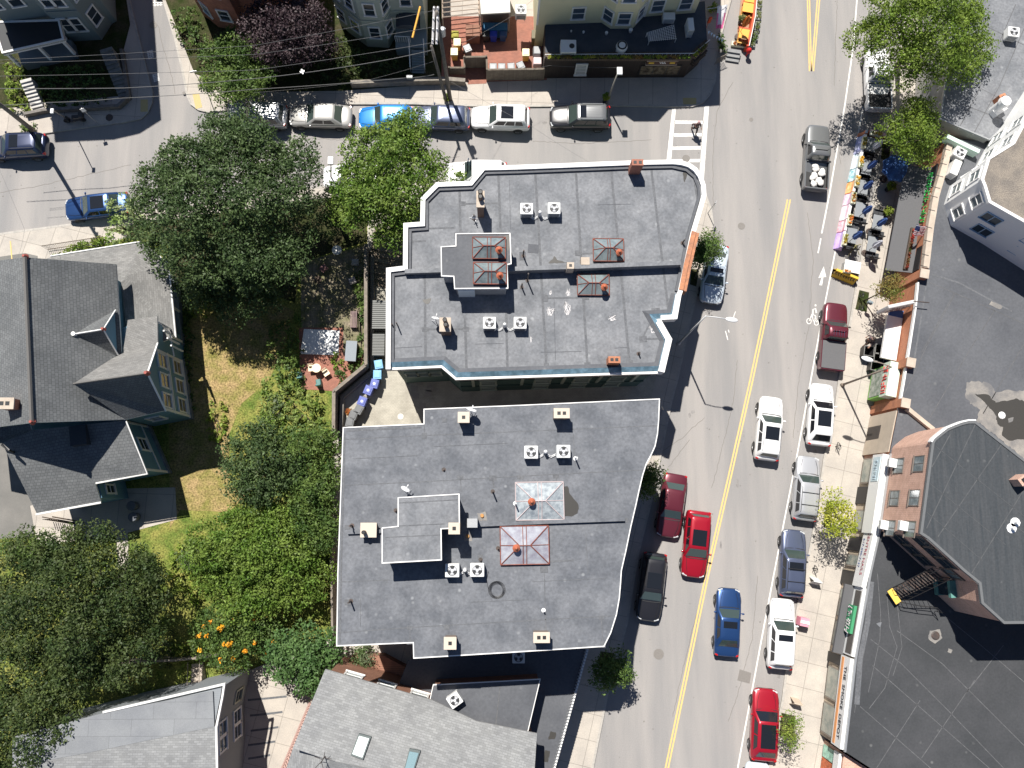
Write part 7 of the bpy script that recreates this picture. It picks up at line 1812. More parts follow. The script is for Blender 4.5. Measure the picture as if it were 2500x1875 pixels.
for k in (0, 1): mb = MB(); mb.box(a[k][0] + (0.06 if k == 0 else -0.06), a[k][1] + 0.06, 0.14, 0.1, 0.1, 2.5); mb.build('post', pgm, sh)
# garden fence between the yard and the courtyard
gf = fence([(893, 598), (893, 890), (815, 955), (814, 1060)], 1.9, wood_g, 'tall weathered board fence between the back garden and the courtyard', t_=0.12, at=2.0)
mb = MB(); mb.strip(QL([(905, 600), (905, 905), (832, 968), (826, 1100)], 0.6), 0.25, 0.13, 0.75); tag(mb.build('garden_wall', M('cement_wall', (0.24, 0.22, 0.20), fine=0.1)), 'low cement wall running beside the weathered board fence', 'wall')
fence([(808, 1340), (812, 1585)], 1.8, wood_g, 'board fence beside the south block lower left wall', at=1.9)
steps(930, 700, 955, 560, 10, 2.4, 0.13, 1.2, M('timber_step', (0.22, 0.17, 0.12), col2=(0.3, 0.24, 0.17), scale=3), 'broad timber garden steps going up beside the corner building')
def ribbed(px0, py0, px1, py1, lab):
    h = 1.5; a, b = P(px0, py0, h), P(px1, py1, h); w, d = abs(b.x - a.x), abs(a.y - b.y); t = thing('ribbed_shelter', lab, 'shelter', ((a.x + b.x) / 2, (a.y + b.y) / 2, 0.14))
    mb = MB(); n = 14
    for k in range(n): mb.box(0, lerp(-d / 2, d / 2, (k + 0.5) / n), h - 0.2 + 0.0, w, d / n * 0.72, 0.1)
    mb.build('ribbed_roof', M('ribbed_grey', (0.20, 0.205, 0.20), fine=0.1), t, local=True); mb = MB(); mb.box(0, 0, 0.0, w * 0.92, d * 0.96, h - 0.22); mb.build('body', M('shelter_body', (0.1, 0.1, 0.1)), t, local=True)
ribbed(910, 733, 942, 803, 'grey ribbed shelter, upper of the two in the narrow passage'); ribbed(910, 815, 938, 868, 'grey ribbed shelter, lower of the two in the narrow passage')
# things in the back garden
tag(MB().prism(QL([(742, 803), (829, 807), (826, 867), (733, 864)], 0.2), 0.15, 0.2).build('white_tarp', M('tarp', (0.85, 0.85, 0.85), rough=0.6, fine=0.02)), 'bright white tarp sheet spread beside the brick patio', 'tarp')
c = P(857, 857, 1.0); t = thing('storage_box', 'grey topped garden storage box beside the board fence', 'storage box', (c.x, c.y, 0.14), rad(-3))
mb = MB(); mb.box(0, 0, 0, 0.7, 1.35, 0.85); mb.build('body', wood_d, t, local=True); mb = MB(); mb.box(0, 0, 0.85, 0.8, 1.5, 0.06); mb.build('lid', M('zinc_lid', (0.22, 0.25, 0.28), rough=0.6), t, local=True)
c = P(773, 899, 0.75); t = thing('garden_table', 'small round cream garden table on the brick patio', 'table', (c.x, c.y, 0.15)); cream = M('cream_plastic', (0.85, 0.70, 0.48), rough=0.5)
mb = MB(); mb.cyl(0, 0, 0.68, 0.72, 0.33, n=20); mb.build('tabletop', cream, t, local=True)
for k in range(3): a_ = k * 2.1; mb = MB(); mb.tube([(0.05 * math.cos(a_), 0.05 * math.sin(a_), 0.68), (0.25 * math.cos(a_), 0.25 * math.sin(a_), 0)], 0.018, 5); mb.build('leg', iron, t, local=True)
def chair(px, py, rot, m, lab, frame=None, z=0.13, name='chair', group=None, sc=1.0):
    c = P(px, py, 0.45 + z); t = thing(name, lab, 'chair', (c.x, c.y, z), rot, group)
    mb = MB(); mb.box(0, 0, 0.42, 0.44 * sc, 0.44 * sc, 0.035); mb.build('seat', m, t, local=True)
    mb = MB()
    for k in range(3): mb.box(0, -0.21 * sc - 0.02 * k, 0.56 + k * 0.12, 0.42 * sc, 0.02, 0.07)
    mb.build('backrest', m, t, local=True)
    for x in (-0.2, 0.2):
        mb = MB(); mb.tube([(x * sc, 0.2 * sc, 0.0), (x * sc, 0.18 * sc, 0.42)], 0.014, 5); mb.build('leg', frame or m, t, local=True)
        mb = MB(); mb.tube([(x * sc, -0.26 * sc, 0.0), (x * sc, -0.2 * sc, 0.42), (x * sc, -0.27 * sc, 0.88)], 0.014, 5); mb.build('leg', frame or m, t, local=True)
    return t
chair(760, 899, rad(185), cream, 'cream garden chair left of the round table', iron, name='garden_chair'); chair(796, 910, rad(215), cream, 'cream garden chair right of the round table', iron, name='garden_chair')
teal = M('teal_plastic', (0.07, 0.19, 0.18), rough=0.5)
for px, py, lab in ((777, 934, 'teal covered chair at the lower edge of the brick patio'), (731, 916, 'teal covered chair at the left edge of the brick patio')):
    c = P(px, py, 0.6); t = thing('covered_chair', lab, 'chair', (c.x, c.y, 0.15), rad(10)); mb = MB(); mb.box(0, 0, 0, 0.42, 0.6, 0.45, taper=0.85); mb.box(0, -0.22, 0.45, 0.4, 0.14, 0.35); mb.build('cover', teal, t, local=True, bevel=0.06)
c = P(862, 778, 0.8); t = thing('garden_bench', 'purplish slatted iron bench facing the garden beside the fence', 'bench', (c.x, c.y, 0.15), rad(90)); pv = M('bench_iron', (0.22, 0.15, 0.15))
mb = MB()
for k in range(5): mb.box(0, -0.2 + k * 0.1, 0.42, 1.25, 0.06, 0.03)
mb.build('seat', pv, t, local=True); mb = MB()
for k in range(14): mb.box(-0.6 + k * 0.092, -0.28, 0.45, 0.03, 0.03, 0.4)
mb.box(0, -0.28, 0.85, 1.27, 0.05, 0.04); mb.build('backrest', pv, t, local=True)
for x in (-0.55, 0.55): mb = MB(); mb.box(x, -0.02, 0, 0.05, 0.5, 0.42); mb.build('leg', pv, t, local=True)
for px, py, r_, m, lab in ((867, 640, 0, M('bleached_wood', (0.5, 0.47, 0.44)), 'bleached chair by the fence top end'), (860, 685, 20, M('grey_sling', (0.42, 0.38, 0.36)), 'low sling chair on the stone patio'), (790, 655, 40, M('dusty_pink', (0.24, 0.12, 0.12)), 'dusty pink chair in the tree shade'), (777, 683, -30, wood_d, 'dark slatted chair in the tree shade')):
    chair(px, py, rad(r_), m, lab, iron, name='garden_chair', sc=1.15)
c = P(822, 610, 0.9); t = thing('patio_table', 'round white table at the edge of the big tree shade', 'table', (c.x, c.y, 0.14)); mb = MB(); mb.cyl(0, 0, 0.70, 0.73, 0.36, n=20); mb.build('tabletop', white, t, local=True); mb = MB(); mb.tube([(0, 0, 0), (0, 0, 0.7)], 0.04); mb.build('pedestal', iron, t, local=True)
# courtyard bits: rack by the alley, stepping stones, manhole
mb = MB(); a, b = P(988, 928, 0.9), P(1010, 990, 0.9); 
mb.tube([(a.x, a.y, 0.95), (b.x, b.y, 0.95)], 0.03, 5)
for k in range(6): c = a.lerp(b, k / 5); mb.tube([(c.x, c.y, 0.14), (c.x, c.y, 0.95)], 0.02, 4)
tag(mb.build('courtyard_rail', M('pale_rail', (0.55, 0.5, 0.42))), 'pale handrail slanting across the courtyard edge of the alley', 'railing')
for k, (px, py) in enumerate(((1012, 949), (1050, 949), (1015, 966), (1045, 960), (1026, 933), (1031, 991))):
    c = P(px, py, 0.14); mb = MB(); mb.box(c.x, c.y, 0.1385, 0.5, 0.42, 0.03, rad(-5)); tag(mb.build('stepping_stone', M('stepping_stone', (0.34, 0.31, 0.27), fine=0.1)), 'square pale stepping stone in the dark alley paving', 'stepping stone', 'stepping stones in the alley')
c = P(978, 1017, 0.14); mb = MB(); mb.cyl(c.x, c.y, 0.139, 0.16, 0.22, n=20); tag(mb.build('courtyard_drain', M('drain_pale', (0.62, 0.61, 0.58))), 'round pale drain cover in the sunlit courtyard', 'drain')
# ================= poles, lamps, wires =================
polew = M('pole_wood', (0.21, 0.185, 0.16), rough=0.9, col2=(0.14, 0.125, 0.11), scale=5, fine=0.2)
alu = M('lamp_grey', (0.30, 0.28, 0.25), rough=0.6); lampwhite = M('lamp_white', (0.80, 0.80, 0.79), rough=0.4, fine=0.02)
def pole(px, py, tx, ty, h, r, lab, arms=(), name='utility_pole', tr=None):
    b = P(px, py, 0.13); T = P(tx, ty, h); t = thing(name, lab, 'utility pole', (b.x, b.y, 0.13))
    mb = MB(); mb.tube([b, T], r, 10, r1=r * 0.7); mb.build('post', polew, t, smooth=True)
    for (ax, ay, bx, by, z) in arms:
        A_, B_ = P(ax, ay, z), P(bx, by, z); mb = MB(); mb.tube([A_, B_], 0.075, 4); ar = mb.build('crossarm', M('crossarm_pale', (0.52, 0.50, 0.50)), t)
        for k in range(4): c = A_.lerp(B_, 0.08 + k * 0.28); mb = MB(); mb.cyl(c.x, c.y, z + 0.06, z + 0.24, 0.06, 0.035, 8); mb.build('insulator', M('insulator_white', (0.7, 0.7, 0.72), rough=0.3), ar)
    if tr:
        for px_, py_, z in tr: c = P(px_, py_, z); mb = MB(); mb.cyl(c.x, c.y, z - 0.35, z + 0.35, 0.2, n=12); mb.ball((c.x, c.y, z + 0.35), 0.2, 0.2, 0.08, 12, 5); mb.build('transformer', galv, t)
    return t
pole(1099, 243, 1066, 28, 10.5, 0.17, 'thick wooden utility pole, right one of the twin poles, with white crossarms and insulators', ((1060, 16, 1056, 108, 10.2), (1069, 16, 1066, 108, 10.25)), tr=((1081, 78, 8.2),))
pole(1089, 245, 1053, 112, 7.3, 0.14, 'thinner shorter wooden pole standing left of the thick twin utility pole')
pole(83, 320, -24, 236, 10.5, 0.17, 'leaning looking wooden utility pole at the left frame edge above the dark SUV', ((-20, 225, -28, 262, 10.2),))
ww = M('wire_pale', (0.20, 0.195, 0.19), rough=0.6, fine=0)
WK = 0.72
def wire(pts, r, lab, m=None, sag=0.0):
    v = [P(a, b, h) for a, b, h in pts]; out = []
    for i in range(len(v) - 1):
        n = 10
        for k in range(n):
            t = k / n; p = v[i].lerp(v[i + 1], t); p.z -= sag * 4 * t * (1 - t); out.append(p)
    out.append(v[-1]); mb = MB(); mb.tube(out, r * WK, 4); return tag(mb.build('power_line', m or ww), lab, 'wire')
for (a, r, lab) in ((((1057, 26, 10.3), (620, 111, 9.4), (-160, 154, 10.2)), 0.016, 'topmost power line from the crossarm to the left edge'), (((1057, 66, 10.3), (620, 133, 9.4), (-160, 158, 10.2)), 0.016, 'second power line from the crossarm to the left edge'),
                    (((1056, 104, 10.3), (620, 171, 9.2), (-160, 188, 10.0)), 0.018, 'third power line from the crossarm to the left edge'), (((1056, 122, 8.3), (869, 159, 8.0), (620, 192, 7.6), (300, 215, 7.8), (-160, 214, 8.2)), 0.032, 'thick bundled cable below the power lines'),
                    (((1060, 182, 6.5), (993, 190, 6.4), (620, 218, 6.0), (290, 240, 6.2), (120, 250, 6.3), (-60, 258, 6.4)), 0.03, 'lowest thick communication cable above the north sidewalk'), (((1058, 150, 6.8), (880, 200, 6.3), (620, 226, 6.0)), 0.012, 'thin drop cable dipping below the communication cable'),
                    (((1270, 170, 4.2), (1340, 160, 3.6), (1520, 165, 3.6)), 0.01, 'thin cable strung along the restaurant front'), (((1099, 120, 9.0), (1240, 45, 6.0), (1300, 0, 6.0)), 0.012, 'service drop wire rising over the brick yard'),
                    (((1102, 200, 7.5), (1300, 310, 8.2), (1440, 397, 8.8)), 0.012, 'service wire crossing the north street to the corner building'), (((-60, 280, 9.0), (60, 560, 8.0), (40, 640, 8.6)), 0.012, 'service wire from the left pole toward the blue house')):
    wire(a, r, lab, sag=0.1)
c = P(1000, 189, 6.4); mb = MB(); mb.box(c.x, c.y, 6.35, 0.4, 0.18, 0.2); tag(mb.build('splice_box', M('splice_white', (0.6, 0.6, 0.58))), 'pale splice box hanging on the lowest communication cable', 'splice box')
c = P(738, 175, 7.8); mb = MB(); mb.box(c.x, c.y, 7.75, 0.3, 0.1, 0.1, 0.3); mb.box(c.x, c.y, 7.75, 0.08, 0.35, 0.08, 0.3); tag(mb.build('cable_clamp', metalw), 'small white clamp on the thick bundled cable', 'clamp')
mb = MB(); mb.tube([P(1026, 16, 9.5), P(1019, 45, 9.35), P(1007, 92, 9.1)], 0.07, 6); tag(mb.build('marker_sleeve', M('sleeve_orange', (0.85, 0.42, 0.06), fine=0)), 'long orange marker sleeve on a wire left of the twin poles', 'cable sleeve')
def lamp_post(bx, by, tx, ty, h, lab, arm=None, head=(0.3, 0.55), m=None, hr=None, r=0.08):
    b = P(bx, by, 0.13); T = P(tx, ty, h); t = thing('street_lamp', lab, 'street lamp', (b.x, b.y, 0.13))
    mb = MB(); mb.tube([b, T], r, 8, r1=r * 0.65); mb.cyl(b.x, b.y, 0.13, 0.4, 0.16, 0.12, 10); mb.build('post', m or alu, t, smooth=True)
    if arm:
        E = P(*arm); mb = MB(); mb.tube([T, T.lerp(E, 0.5) + Vector((0, 0, 0.1)), E], 0.035, 6); mb.build('arm', m or alu, t, smooth=True); d = (E - T).normalized()
        mb = MB(); mb.ball((0, 0, 0), 0.42, 0.17, 0.09, 14, 8); o = mb.build('lamp_head', lampwhite, t, local=True, smooth=True)
        o.location = E + d * 0.3 - t.location; o.rotation_euler = (0, 0, math.atan2(d.y, d.x))
    else:
        E = P(*hr); d = (E - T); mb = MB(); mb.tube([T, E], 0.035, 6); mb.build('arm', m or alu, t)
        mb = MB(); mb.box(0, 0, -0.05, head[0], head[1], 0.1, taper=0.9); o = mb.build('lamp_head', lampwhite, t, local=True, bevel=0.03); o.location = E - t.location; o.rotation_euler = (0, 0, 0)
    return t
lamp_post(1481, 249, 1507, 182, 4.4, 'street lamp with bright white head in front of the dark restaurant', hr=(1513, 173, 4.6), head=(0.42, 0.62))
lamp_post(1657, 838, 1723, 772, 8.2, 'tall pale street lamp on the left sidewalk with its arm over the road', arm=(1775, 779, 8.3), m=M('lamp_pale', (0.6, 0.6, 0.6)))
lamp_post(2056, 940, 2176, 896, 7.8, 'tall brown street lamp on the right sidewalk with arm over the black tubs', arm=(2128, 880, 7.9), m=M('lamp_brown', (0.26, 0.21, 0.17)))
lamp_post(165, 290, 125, 268, 4.3, 'small street lamp with square head in front of the sage house', hr=(127, 271, 4.4), head=(0.25, 0.4), r=0.05)
lamp_post(808, 437, 808, 405, 4.3, 'street lamp with square white head beside the white car under the green tree', hr=(807, 392, 4.4), head=(0.42, 0.62), r=0.06)
def sign_post(bx, by, h, lab, m, w, hh, rot=0.0, z1=None, txt=None):
    b = P(bx, by, 0.13); t = thing('street_sign', lab, 'sign', (b.x, b.y, 0.13), rot)
    mb = MB(); mb.tube([(0, 0, 0), (0, 0, h)], 0.03, 6); mb.build('post', galv, t, local=True)
    mb = MB(); mb.box(0, -0.04, h - hh, w, 0.02, hh); mb.build('sign_plate', m, t, local=True)
    if txt: m4 = Matrix.Rotation(rad(90), 4, 'X'); m4.translation = Vector((0, -0.055, h - hh / 2)); 
    return t
sign_post(240, 304, 2.6, 'thin sign post on the shaded corner by the side street', lampwhite, 0.3, 0.45, rad(20)); sign_post(505, 222, 3.0, 'street sign post at the corner by the bushes', galv, 0.5, 0.2, rad(10))
mb = MB(); c = P(1748, 548, 0.13); sign_post(1728, 520, 2.2, 'thin sign post at the rounded corner of the sidewalk', galv, 0.4, 0.3, rad(70))
c = P(2118, 740, 1.2); t = thing('parking_meter', 'grey parking meter box on a leaning post by the dirt pit', 'parking meter', (P(2107, 748, 0.13).x, P(2107, 748, 0.13).y, 0.13), rad(-30))
mb = MB(); mb.tube([(0, 0, 0), (0, 0, 1.0)], 0.03); mb.build('post', iron, t, local=True); mb = MB(); mb.box(0, 0, 1.0, 0.35, 0.2, 0.35); mb.build('box', M('meter_blue', (0.2, 0.25, 0.28)), t, local=True, bevel=0.03)
def rack(px, py, lab, grp='bicycle racks on the right sidewalk'):
    c = P(px, py, 0.13); t = thing('bicycle_rack', lab, 'bike rack', (c.x, c.y, 0.13), rad(15), grp); mb = MB(); mb.tube([(0, 0, 0), (0, 0, 0.95)], 0.035); mb.build('post', black, t, local=True)
    mb = MB(); mb.tube([(0.0, 0.26 * math.cos(k * 0.3927), 0.62 + 0.26 * math.sin(k * 0.3927)) for k in range(17)], 0.022, 6); mb.tube([(0.15 * math.cos(k * 0.785), 0.15 * math.sin(k * 0.785), 0.5) for k in range(9)], 0.02, 5); mb.build('ring', black, t, local=True)
rack(2040, 1090, 'black post and ring bicycle rack beside the white black-roofed car'); rack(1984, 1387, 'black post and ring bicycle rack beside the slate blue wagon'); rack(2096, 725, 'black post and ring rack at the upper end of the dirt pit'); rack(2094, 757, 'black post and ring rack at the lower end of the dirt pit')
def aboard(px, py, rot, m, lab, w=0.62, h=0.95):
    c = P(px, py, 0.13); t = thing('sandwich_board', lab, 'sandwich board', (c.x, c.y, 0.13), rot)
    for s in (-1, 1):
        mb = MB(); y = s * 0.25; mb.solid([(-w / 2, y, 0), (w / 2, y, 0), (w / 2, y - s * 0.03, 0), (-w / 2, y - s * 0.03, 0), (-w / 2, s * 0.03, h), (w / 2, s * 0.03, h), (w / 2, 0, h), (-w / 2, 0, h)],
                 [(0, 1, 2, 3), (4, 5, 6, 7), (0, 4, 5, 1), (1, 5, 6, 2), (2, 6, 7, 3), (3, 7, 4, 0)]); mb.build('panel', m, t, local=True)
aboard(1985, 1418, rad(-12), M('board_white', (0.7, 0.7, 0.68)), 'white sandwich board with square shadow near the slate blue wagon'); aboard(1938, 1712, rad(-15), M('board_tan', (0.55, 0.45, 0.35)), 'tan sandwich board on the sidewalk near the red car')
c = P(1964, 1519, 1.0); t = thing('news_box', 'pink and white free newspaper box beside the white SUV', 'news box', (c.x, c.y, 0.13), rad(-12)); pk = M('news_pink', (0.75, 0.30, 0.38))
mb = MB(); mb.box(0, 0, 0.1, 0.62, 0.6, 0.85); mb.build('case', pk, t, local=True, bevel=0.02); mb = MB(); mb.box(0, 0.0, 0.951, 0.64, 0.2, 0.06); mb.build('top_trim', white, t, local=True); mb = MB(); mb.box(0, -0.305, 0.4, 0.5, 0.01, 0.4); mb.build('door_glass', glassl, t, local=True)
for x in (-0.25, 0.25): mb = MB(); mb.box(x, 0, 0, 0.05, 0.5, 0.1); mb.build('foot', iron, t, local=True)
mb = MB(); c = P(2052, 1634, 0.6); mb.cyl(c.x, c.y, 0.13, 0.75, 0.24, 0.28, 14); tag(mb.build('stone_pot', M('dark_pot', (0.06, 0.055, 0.05))), 'dark round pot in the doorway beside the smoke shop sign', 'pot')
c = P(2064, 1552, 2.5)
# ================= right sidewalk café =================
# painted barriers along the lane edge
bw0, bw1 = (2104, 328), (2043, 612)
cols = [((0.75, 0.30, 0.14), (0.6, 0.2, 0.1), 'orange', 0.035), ((0.36, 0.38, 0.66), (0.62, 0.64, 0.8), 'blue and violet', 0.15), ((0.65, 0.78, 0.85), (0.8, 0.8, 0.8), 'pale blue and white', 0.13),
        ((0.15, 0.42, 0.45), (0.7, 0.75, 0.8), 'teal and white', 0.11), ((0.85, 0.32, 0.08), (0.85, 0.55, 0.3), 'bright orange', 0.10), ((0.62, 0.36, 0.52), (0.8, 0.7, 0.75), 'magenta and pink', 0.10), ((0.82, 0.80, 0.84), (0.8, 0.5, 0.6), 'mostly white', 0.13),
        ((0.66, 0.26, 0.33), (0.78, 0.58, 0.62), 'crimson and rose', 0.10), ((0.48, 0.32, 0.70), (0.62, 0.48, 0.78), 'violet', 0.14)]
acc_ = 0.0; tot = sum(c[3] for c in cols)
for k, (c1, c2, nm, ln) in enumerate(cols):
    t0, t1 = acc_ / tot, (acc_ + ln) / tot; acc_ += ln
    a, b = l2(bw0, bw1, t0 + 0.004), l2(bw0, bw1, t1 - 0.004); qa, qb = Q(*a, 0.0), Q(*b, 0.0); L = dist(qa, qb)
    t = thing('traffic_barrier', 'painted concrete café barrier, the %s one along the bike lane' % nm, 'barrier', ((qa[0] + qb[0]) / 2, (qa[1] + qb[1]) / 2, 0), group='painted barriers round the café')
    d = Vector((qb[0] - qa[0], qb[1] - qa[1])).normalized(); n = Vector((d.y, -d.x)); v = []
    for s in (0, L):
        for x, z in ((0.32, 0.0), (0.28, 0.15), (0.10, 0.45), (0.08, 0.85), (-0.12, 0.85), (-0.14, 0.45), (-0.3, 0.15), (-0.3, 0.0)): v.append((qa[0] + d.x * s + n.x * x, qa[1] + d.y * s + n.y * x, z))
    mb = MB(); mb.solid(v, [(i, (i + 1) % 8, 8 + (i + 1) % 8, 8 + i) for i in range(8)] + [tuple(range(8)), tuple(reversed(range(8, 16)))])
    for i in range(3, 8): mb.m[i] = 1
    o = mb.build('block', [M('mural_' + nm.replace(' ', '_'), c1, col2=c2, scale=3.2, detail=3, fine=0.15, rough=0.7), M('barrier_white', (0.75, 0.74, 0.74), fine=0.05)], t)
flw = [leafmat('marigold', (0.75, 0.42, 0.03), (0.10, 0.16, 0.02), 0.2), leafmat('orange_bloom', (0.75, 0.20, 0.02), (0.08, 0.14, 0.02), 0.2)]
def flower_box(px, py, rot, lab, m, L=0.9, W_=0.32, z=0.85, box=None, group='flower boxes on the café barriers'):
    c = P(px, py, z + 0.3); t = thing('flower_box', lab, 'flower box', (c.x, c.y, z), rot, group); mb = MB(); mb.box(0, 0, 0.002, W_, L, 0.24); mb.build('box', box or M('box_cream', (0.66, 0.66, 0.5)), t, local=True)
    lv = Leaves(int(px)); r = np.random.default_rng(int(px)); n = int(36 * L * W_ / 0.3); pts = np.stack([(r.random(n) - .5) * W_ * 0.8, (r.random(n) - .5) * L * 0.85, 0.28 + r.random(n) * 0.08], axis=1); lv.tuft(pts, 0.07, 7, 0.045, 0.8)
    lv.build('flowers', m, t, (0, 0, 0)); return t
for k, (px, py, r_, i) in enumerate(((2112, 346, -10, 0), (2104, 393, -10, 0), (2095, 440, -12, 0), (2086, 482, -12, 1), (2077, 535, -12, 1), (2065, 583, -12, 0), (2141, 325, 78, 0))):
    flower_box(px, py, rad(r_), ('cream box of yellow flowers, first on the café barrier from the top', 'box of yellow flowers, second on the café barrier', 'box of yellow flowers, third on the café barrier', 'box of orange flowers, fourth on the café barrier',
               'box of orange and green flowers, fifth on the café barrier', 'box of yellow flowers at the violet barrier end', 'flower box on the orange end panel of the café')[k], flw[i])
a, b = Q(2117, 326, 0.5), Q(2160, 338, 0.5); t = thing('end_panel', 'rust orange end panel closing the top of the café enclosure', 'barrier', ((a[0] + b[0]) / 2, (a[1] + b[1]) / 2, 0)); mb = MB(); obox(mb, b, a, 0, dist(a, b), 0.0, 0.95, -0.1, 0.12); mb.build('panel', M('rust_panel', (0.42, 0.11, 0.04)), t)
mb = MB(); obox(mb, b, a, 0, dist(a, b), 0.951, 1.0, -0.14, 0.16); mb.build('cap', M('pink_cap', (0.75, 0.5, 0.45)), t)
gtable = M('grey_tabletop', (0.23, 0.245, 0.26), rough=0.5, fine=0.05); dchair = M('charcoal_chair', (0.035, 0.037, 0.042), rough=0.5)
def cafe_table(px, py, rot, lab, L=1.2, Wt=0.75, z=0.13, m=None):
    c = P(px, py, 0.75 + z); t = thing('cafe_table', lab, 'table', (c.x, c.y, z), rot, 'café tables on the right sidewalk'); mb = MB(); mb.box(0, 0, 0.71, Wt, L, 0.035); mb.build('tabletop', m or gtable, t, local=True, bevel=0.015)
    for x in (-1, 1):
        for y in (-1, 1): mb = MB(); mb.tube([(x * (Wt / 2 - .05), y * (L / 2 - .06), 0), (x * (Wt / 2 - .05), y * (L / 2 - .06), 0.71)], 0.018, 5); mb.build('leg', iron, t, local=True)
def umb_closed(px, py, m, lab, lean=(0.5, 0.35)):
    c = P(px, py, 2.2); b = Vector((c.x - 0.12, c.y - 0.1, 0.13)); t = thing('closed_umbrella', lab, 'umbrella', b, group='folded café umbrellas')
    mb = MB(); mb.tube([(0, 0, 0), (0.08, 0.06, 2.75)], 0.022, 6); mb.cyl(0, 0, 0, 0.06, 0.25, n=14); mb.build('pole', iron, t, local=True)
    mb = MB(); n = 12; v = []; prof = [(0.06, 2.72), (0.17, 2.3), (0.21, 1.9), (0.13, 1.45)]
    for i, (r, z) in enumerate(prof):
        for k in range(n): a = 6.283 * k / n; rr = r * (1.25 if k % 2 else 0.75); v.append((0.08 * z / 2.7 + rr * math.cos(a), 0.06 * z / 2.7 + rr * math.sin(a), z))
    f = [(i * n + k, i * n + (k + 1) % n, (i + 1) * n + (k + 1) % n, (i + 1) * n + k) for i in range(3) for k in range(n)] + [tuple(range(n)), tuple(reversed(range(36, 48)))]
    mb.solid(v, f); mb.build('folded_canopy', m, t, local=True)
ublue = M('canvas_blue', (0.03, 0.07, 0.24), rough=0.8, col2=(0.05, 0.12, 0.34), scale=3); uwhite = M('canvas_white', (0.55, 0.56, 0.62), rough=0.8)
R15 = rad(-12)
CT = [(2127, 353, 'grey café table by the orange end panel'), (2117, 408, 'grey café table opposite the blue open umbrella'), (2108, 458, 'grey café table by the magenta barrier'), (2100, 512, 'grey café table by the white barrier'), (2080, 575, 'pale grey café table by the violet barrier'),
      (2143, 543, 'grey café table on the open sidewalk next to the shrub pot'), (2130, 596, 'lowest grey café table on the open sidewalk')]
for k, (px, py, lab) in enumerate(CT):
    cafe_table(px, py, R15, lab)
    for dx_, dy_, rr_ in ((-4, -27, 180), (9, -24, 180), (-8, 26, 0), (8, 29, 0)):
        if k == 0 and dy_ < 0: continue
        chair(px + dx_, py + dy_, R15 + rad(rr_) , dchair, 'dark café chair pulled up to one of the grey café tables', iron, name='cafe_chair', group='dark café chairs')
for px, py, m, lab in ((2146, 350, uwhite, 'folded white umbrella by the orange end panel'), (2132, 400, ublue, 'folded blue umbrella opposite the open blue umbrella'), (2122, 450, ublue, 'folded blue umbrella by the magenta barrier'), (2120, 510, ublue, 'folded blue umbrella by the white barrier'),
                       (2096, 572, ublue, 'folded blue umbrella by the violet barrier'), (2156, 540, ublue, 'folded blue umbrella on the open sidewalk next to the shrub pot'), (2145, 594, uwhite, 'folded white umbrella over the lowest café table')):
    umb_closed(px, py, m, lab)
c = P(2194, 406, 2.6); t = thing('open_umbrella', 'open blue café umbrella below the smaller street tree', 'umbrella', (c.x, c.y, 0.13)); mb = MB(); mb.tube([(0, 0, 0), (0, 0, 2.6)], 0.03); mb.cyl(0, 0, 0, 0.08, 0.3, n=14); mb.build('pole', iron, t, local=True)
mb = MB(); n = 8; R_ = 1.12; pts = [(R_ * math.cos(6.283 * (k + .3) / n), R_ * math.sin(6.283 * (k + .3) / n), 2.15) for k in range(n)]
for k in range(n):
    a, b = Vector(pts[k]), Vector(pts[(k + 1) % n]); m_ = (a + b) / 2 * 0.95; m_.z = 2.2; T_ = Vector((0, 0, 2.65)); mb.face([T_, a, m_]); mb.face([T_, m_, b]); mb.face([a, a - Vector((0, 0, 0.15)), m_ - Vector((0, 0, 0.15)), m_]); mb.face([m_, m_ - Vector((0, 0, 0.15)), b - Vector((0, 0, 0.15)), b])
o = mb.build('canopy', M('canvas_bright_blue', (0.012, 0.045, 0.15), rough=0.8, col2=(0.02, 0.075, 0.23), scale=2.5), t, local=True); md = o.modifiers.new('s', 'SOLIDIFY'); md.thickness = 0.01
ygreen = leafmat('shrub_yellow_green', (0.17, 0.26, 0.03), (0.30, 0.34, 0.05))
def pot_plant(px, py, r, lab, m=None, z=0.13, pm=None, h=0.5, name='potted_shrub', group=None):
    c = P(px, py, z + h + r); t = thing(name, lab, 'potted plant', (c.x, c.y, z), 0, group); mb = MB(); mb.cyl(0, 0, 0, h, r * 0.5, r * 0.65, 14); mb.cyl(0, 0, h + 0.001, h + 0.02, r * 0.55, n=14); mb.build('pot', pm or trimb, t, local=True)
    rg = np.random.default_rng(int(px + py)); lv = Leaves(int(px * 3 + py)); n = int(90 * r * r / 0.16) + 14; d = rg.normal(size=(n, 3)); d /= np.linalg.norm(d, axis=1, keepdims=True); d[:, 2] = d[:, 2] * 0.8; pts = d * r * (0.6 + 0.4 * rg.random((n, 1))) + np.array([0, 0, h + r * 0.8])
    lv.tuft(pts, 0.09, 8, 0.06, 0.6); lv.build('foliage', m or ygreen, t, (0, 0, 0)); return t
pot_plant(2178, 453, 0.36, 'yellow green shrub in a pot under the open blue umbrella shadow'); pot_plant(2171, 514, 0.38, 'yellow green shrub in a pot on the open sidewalk between café tables')
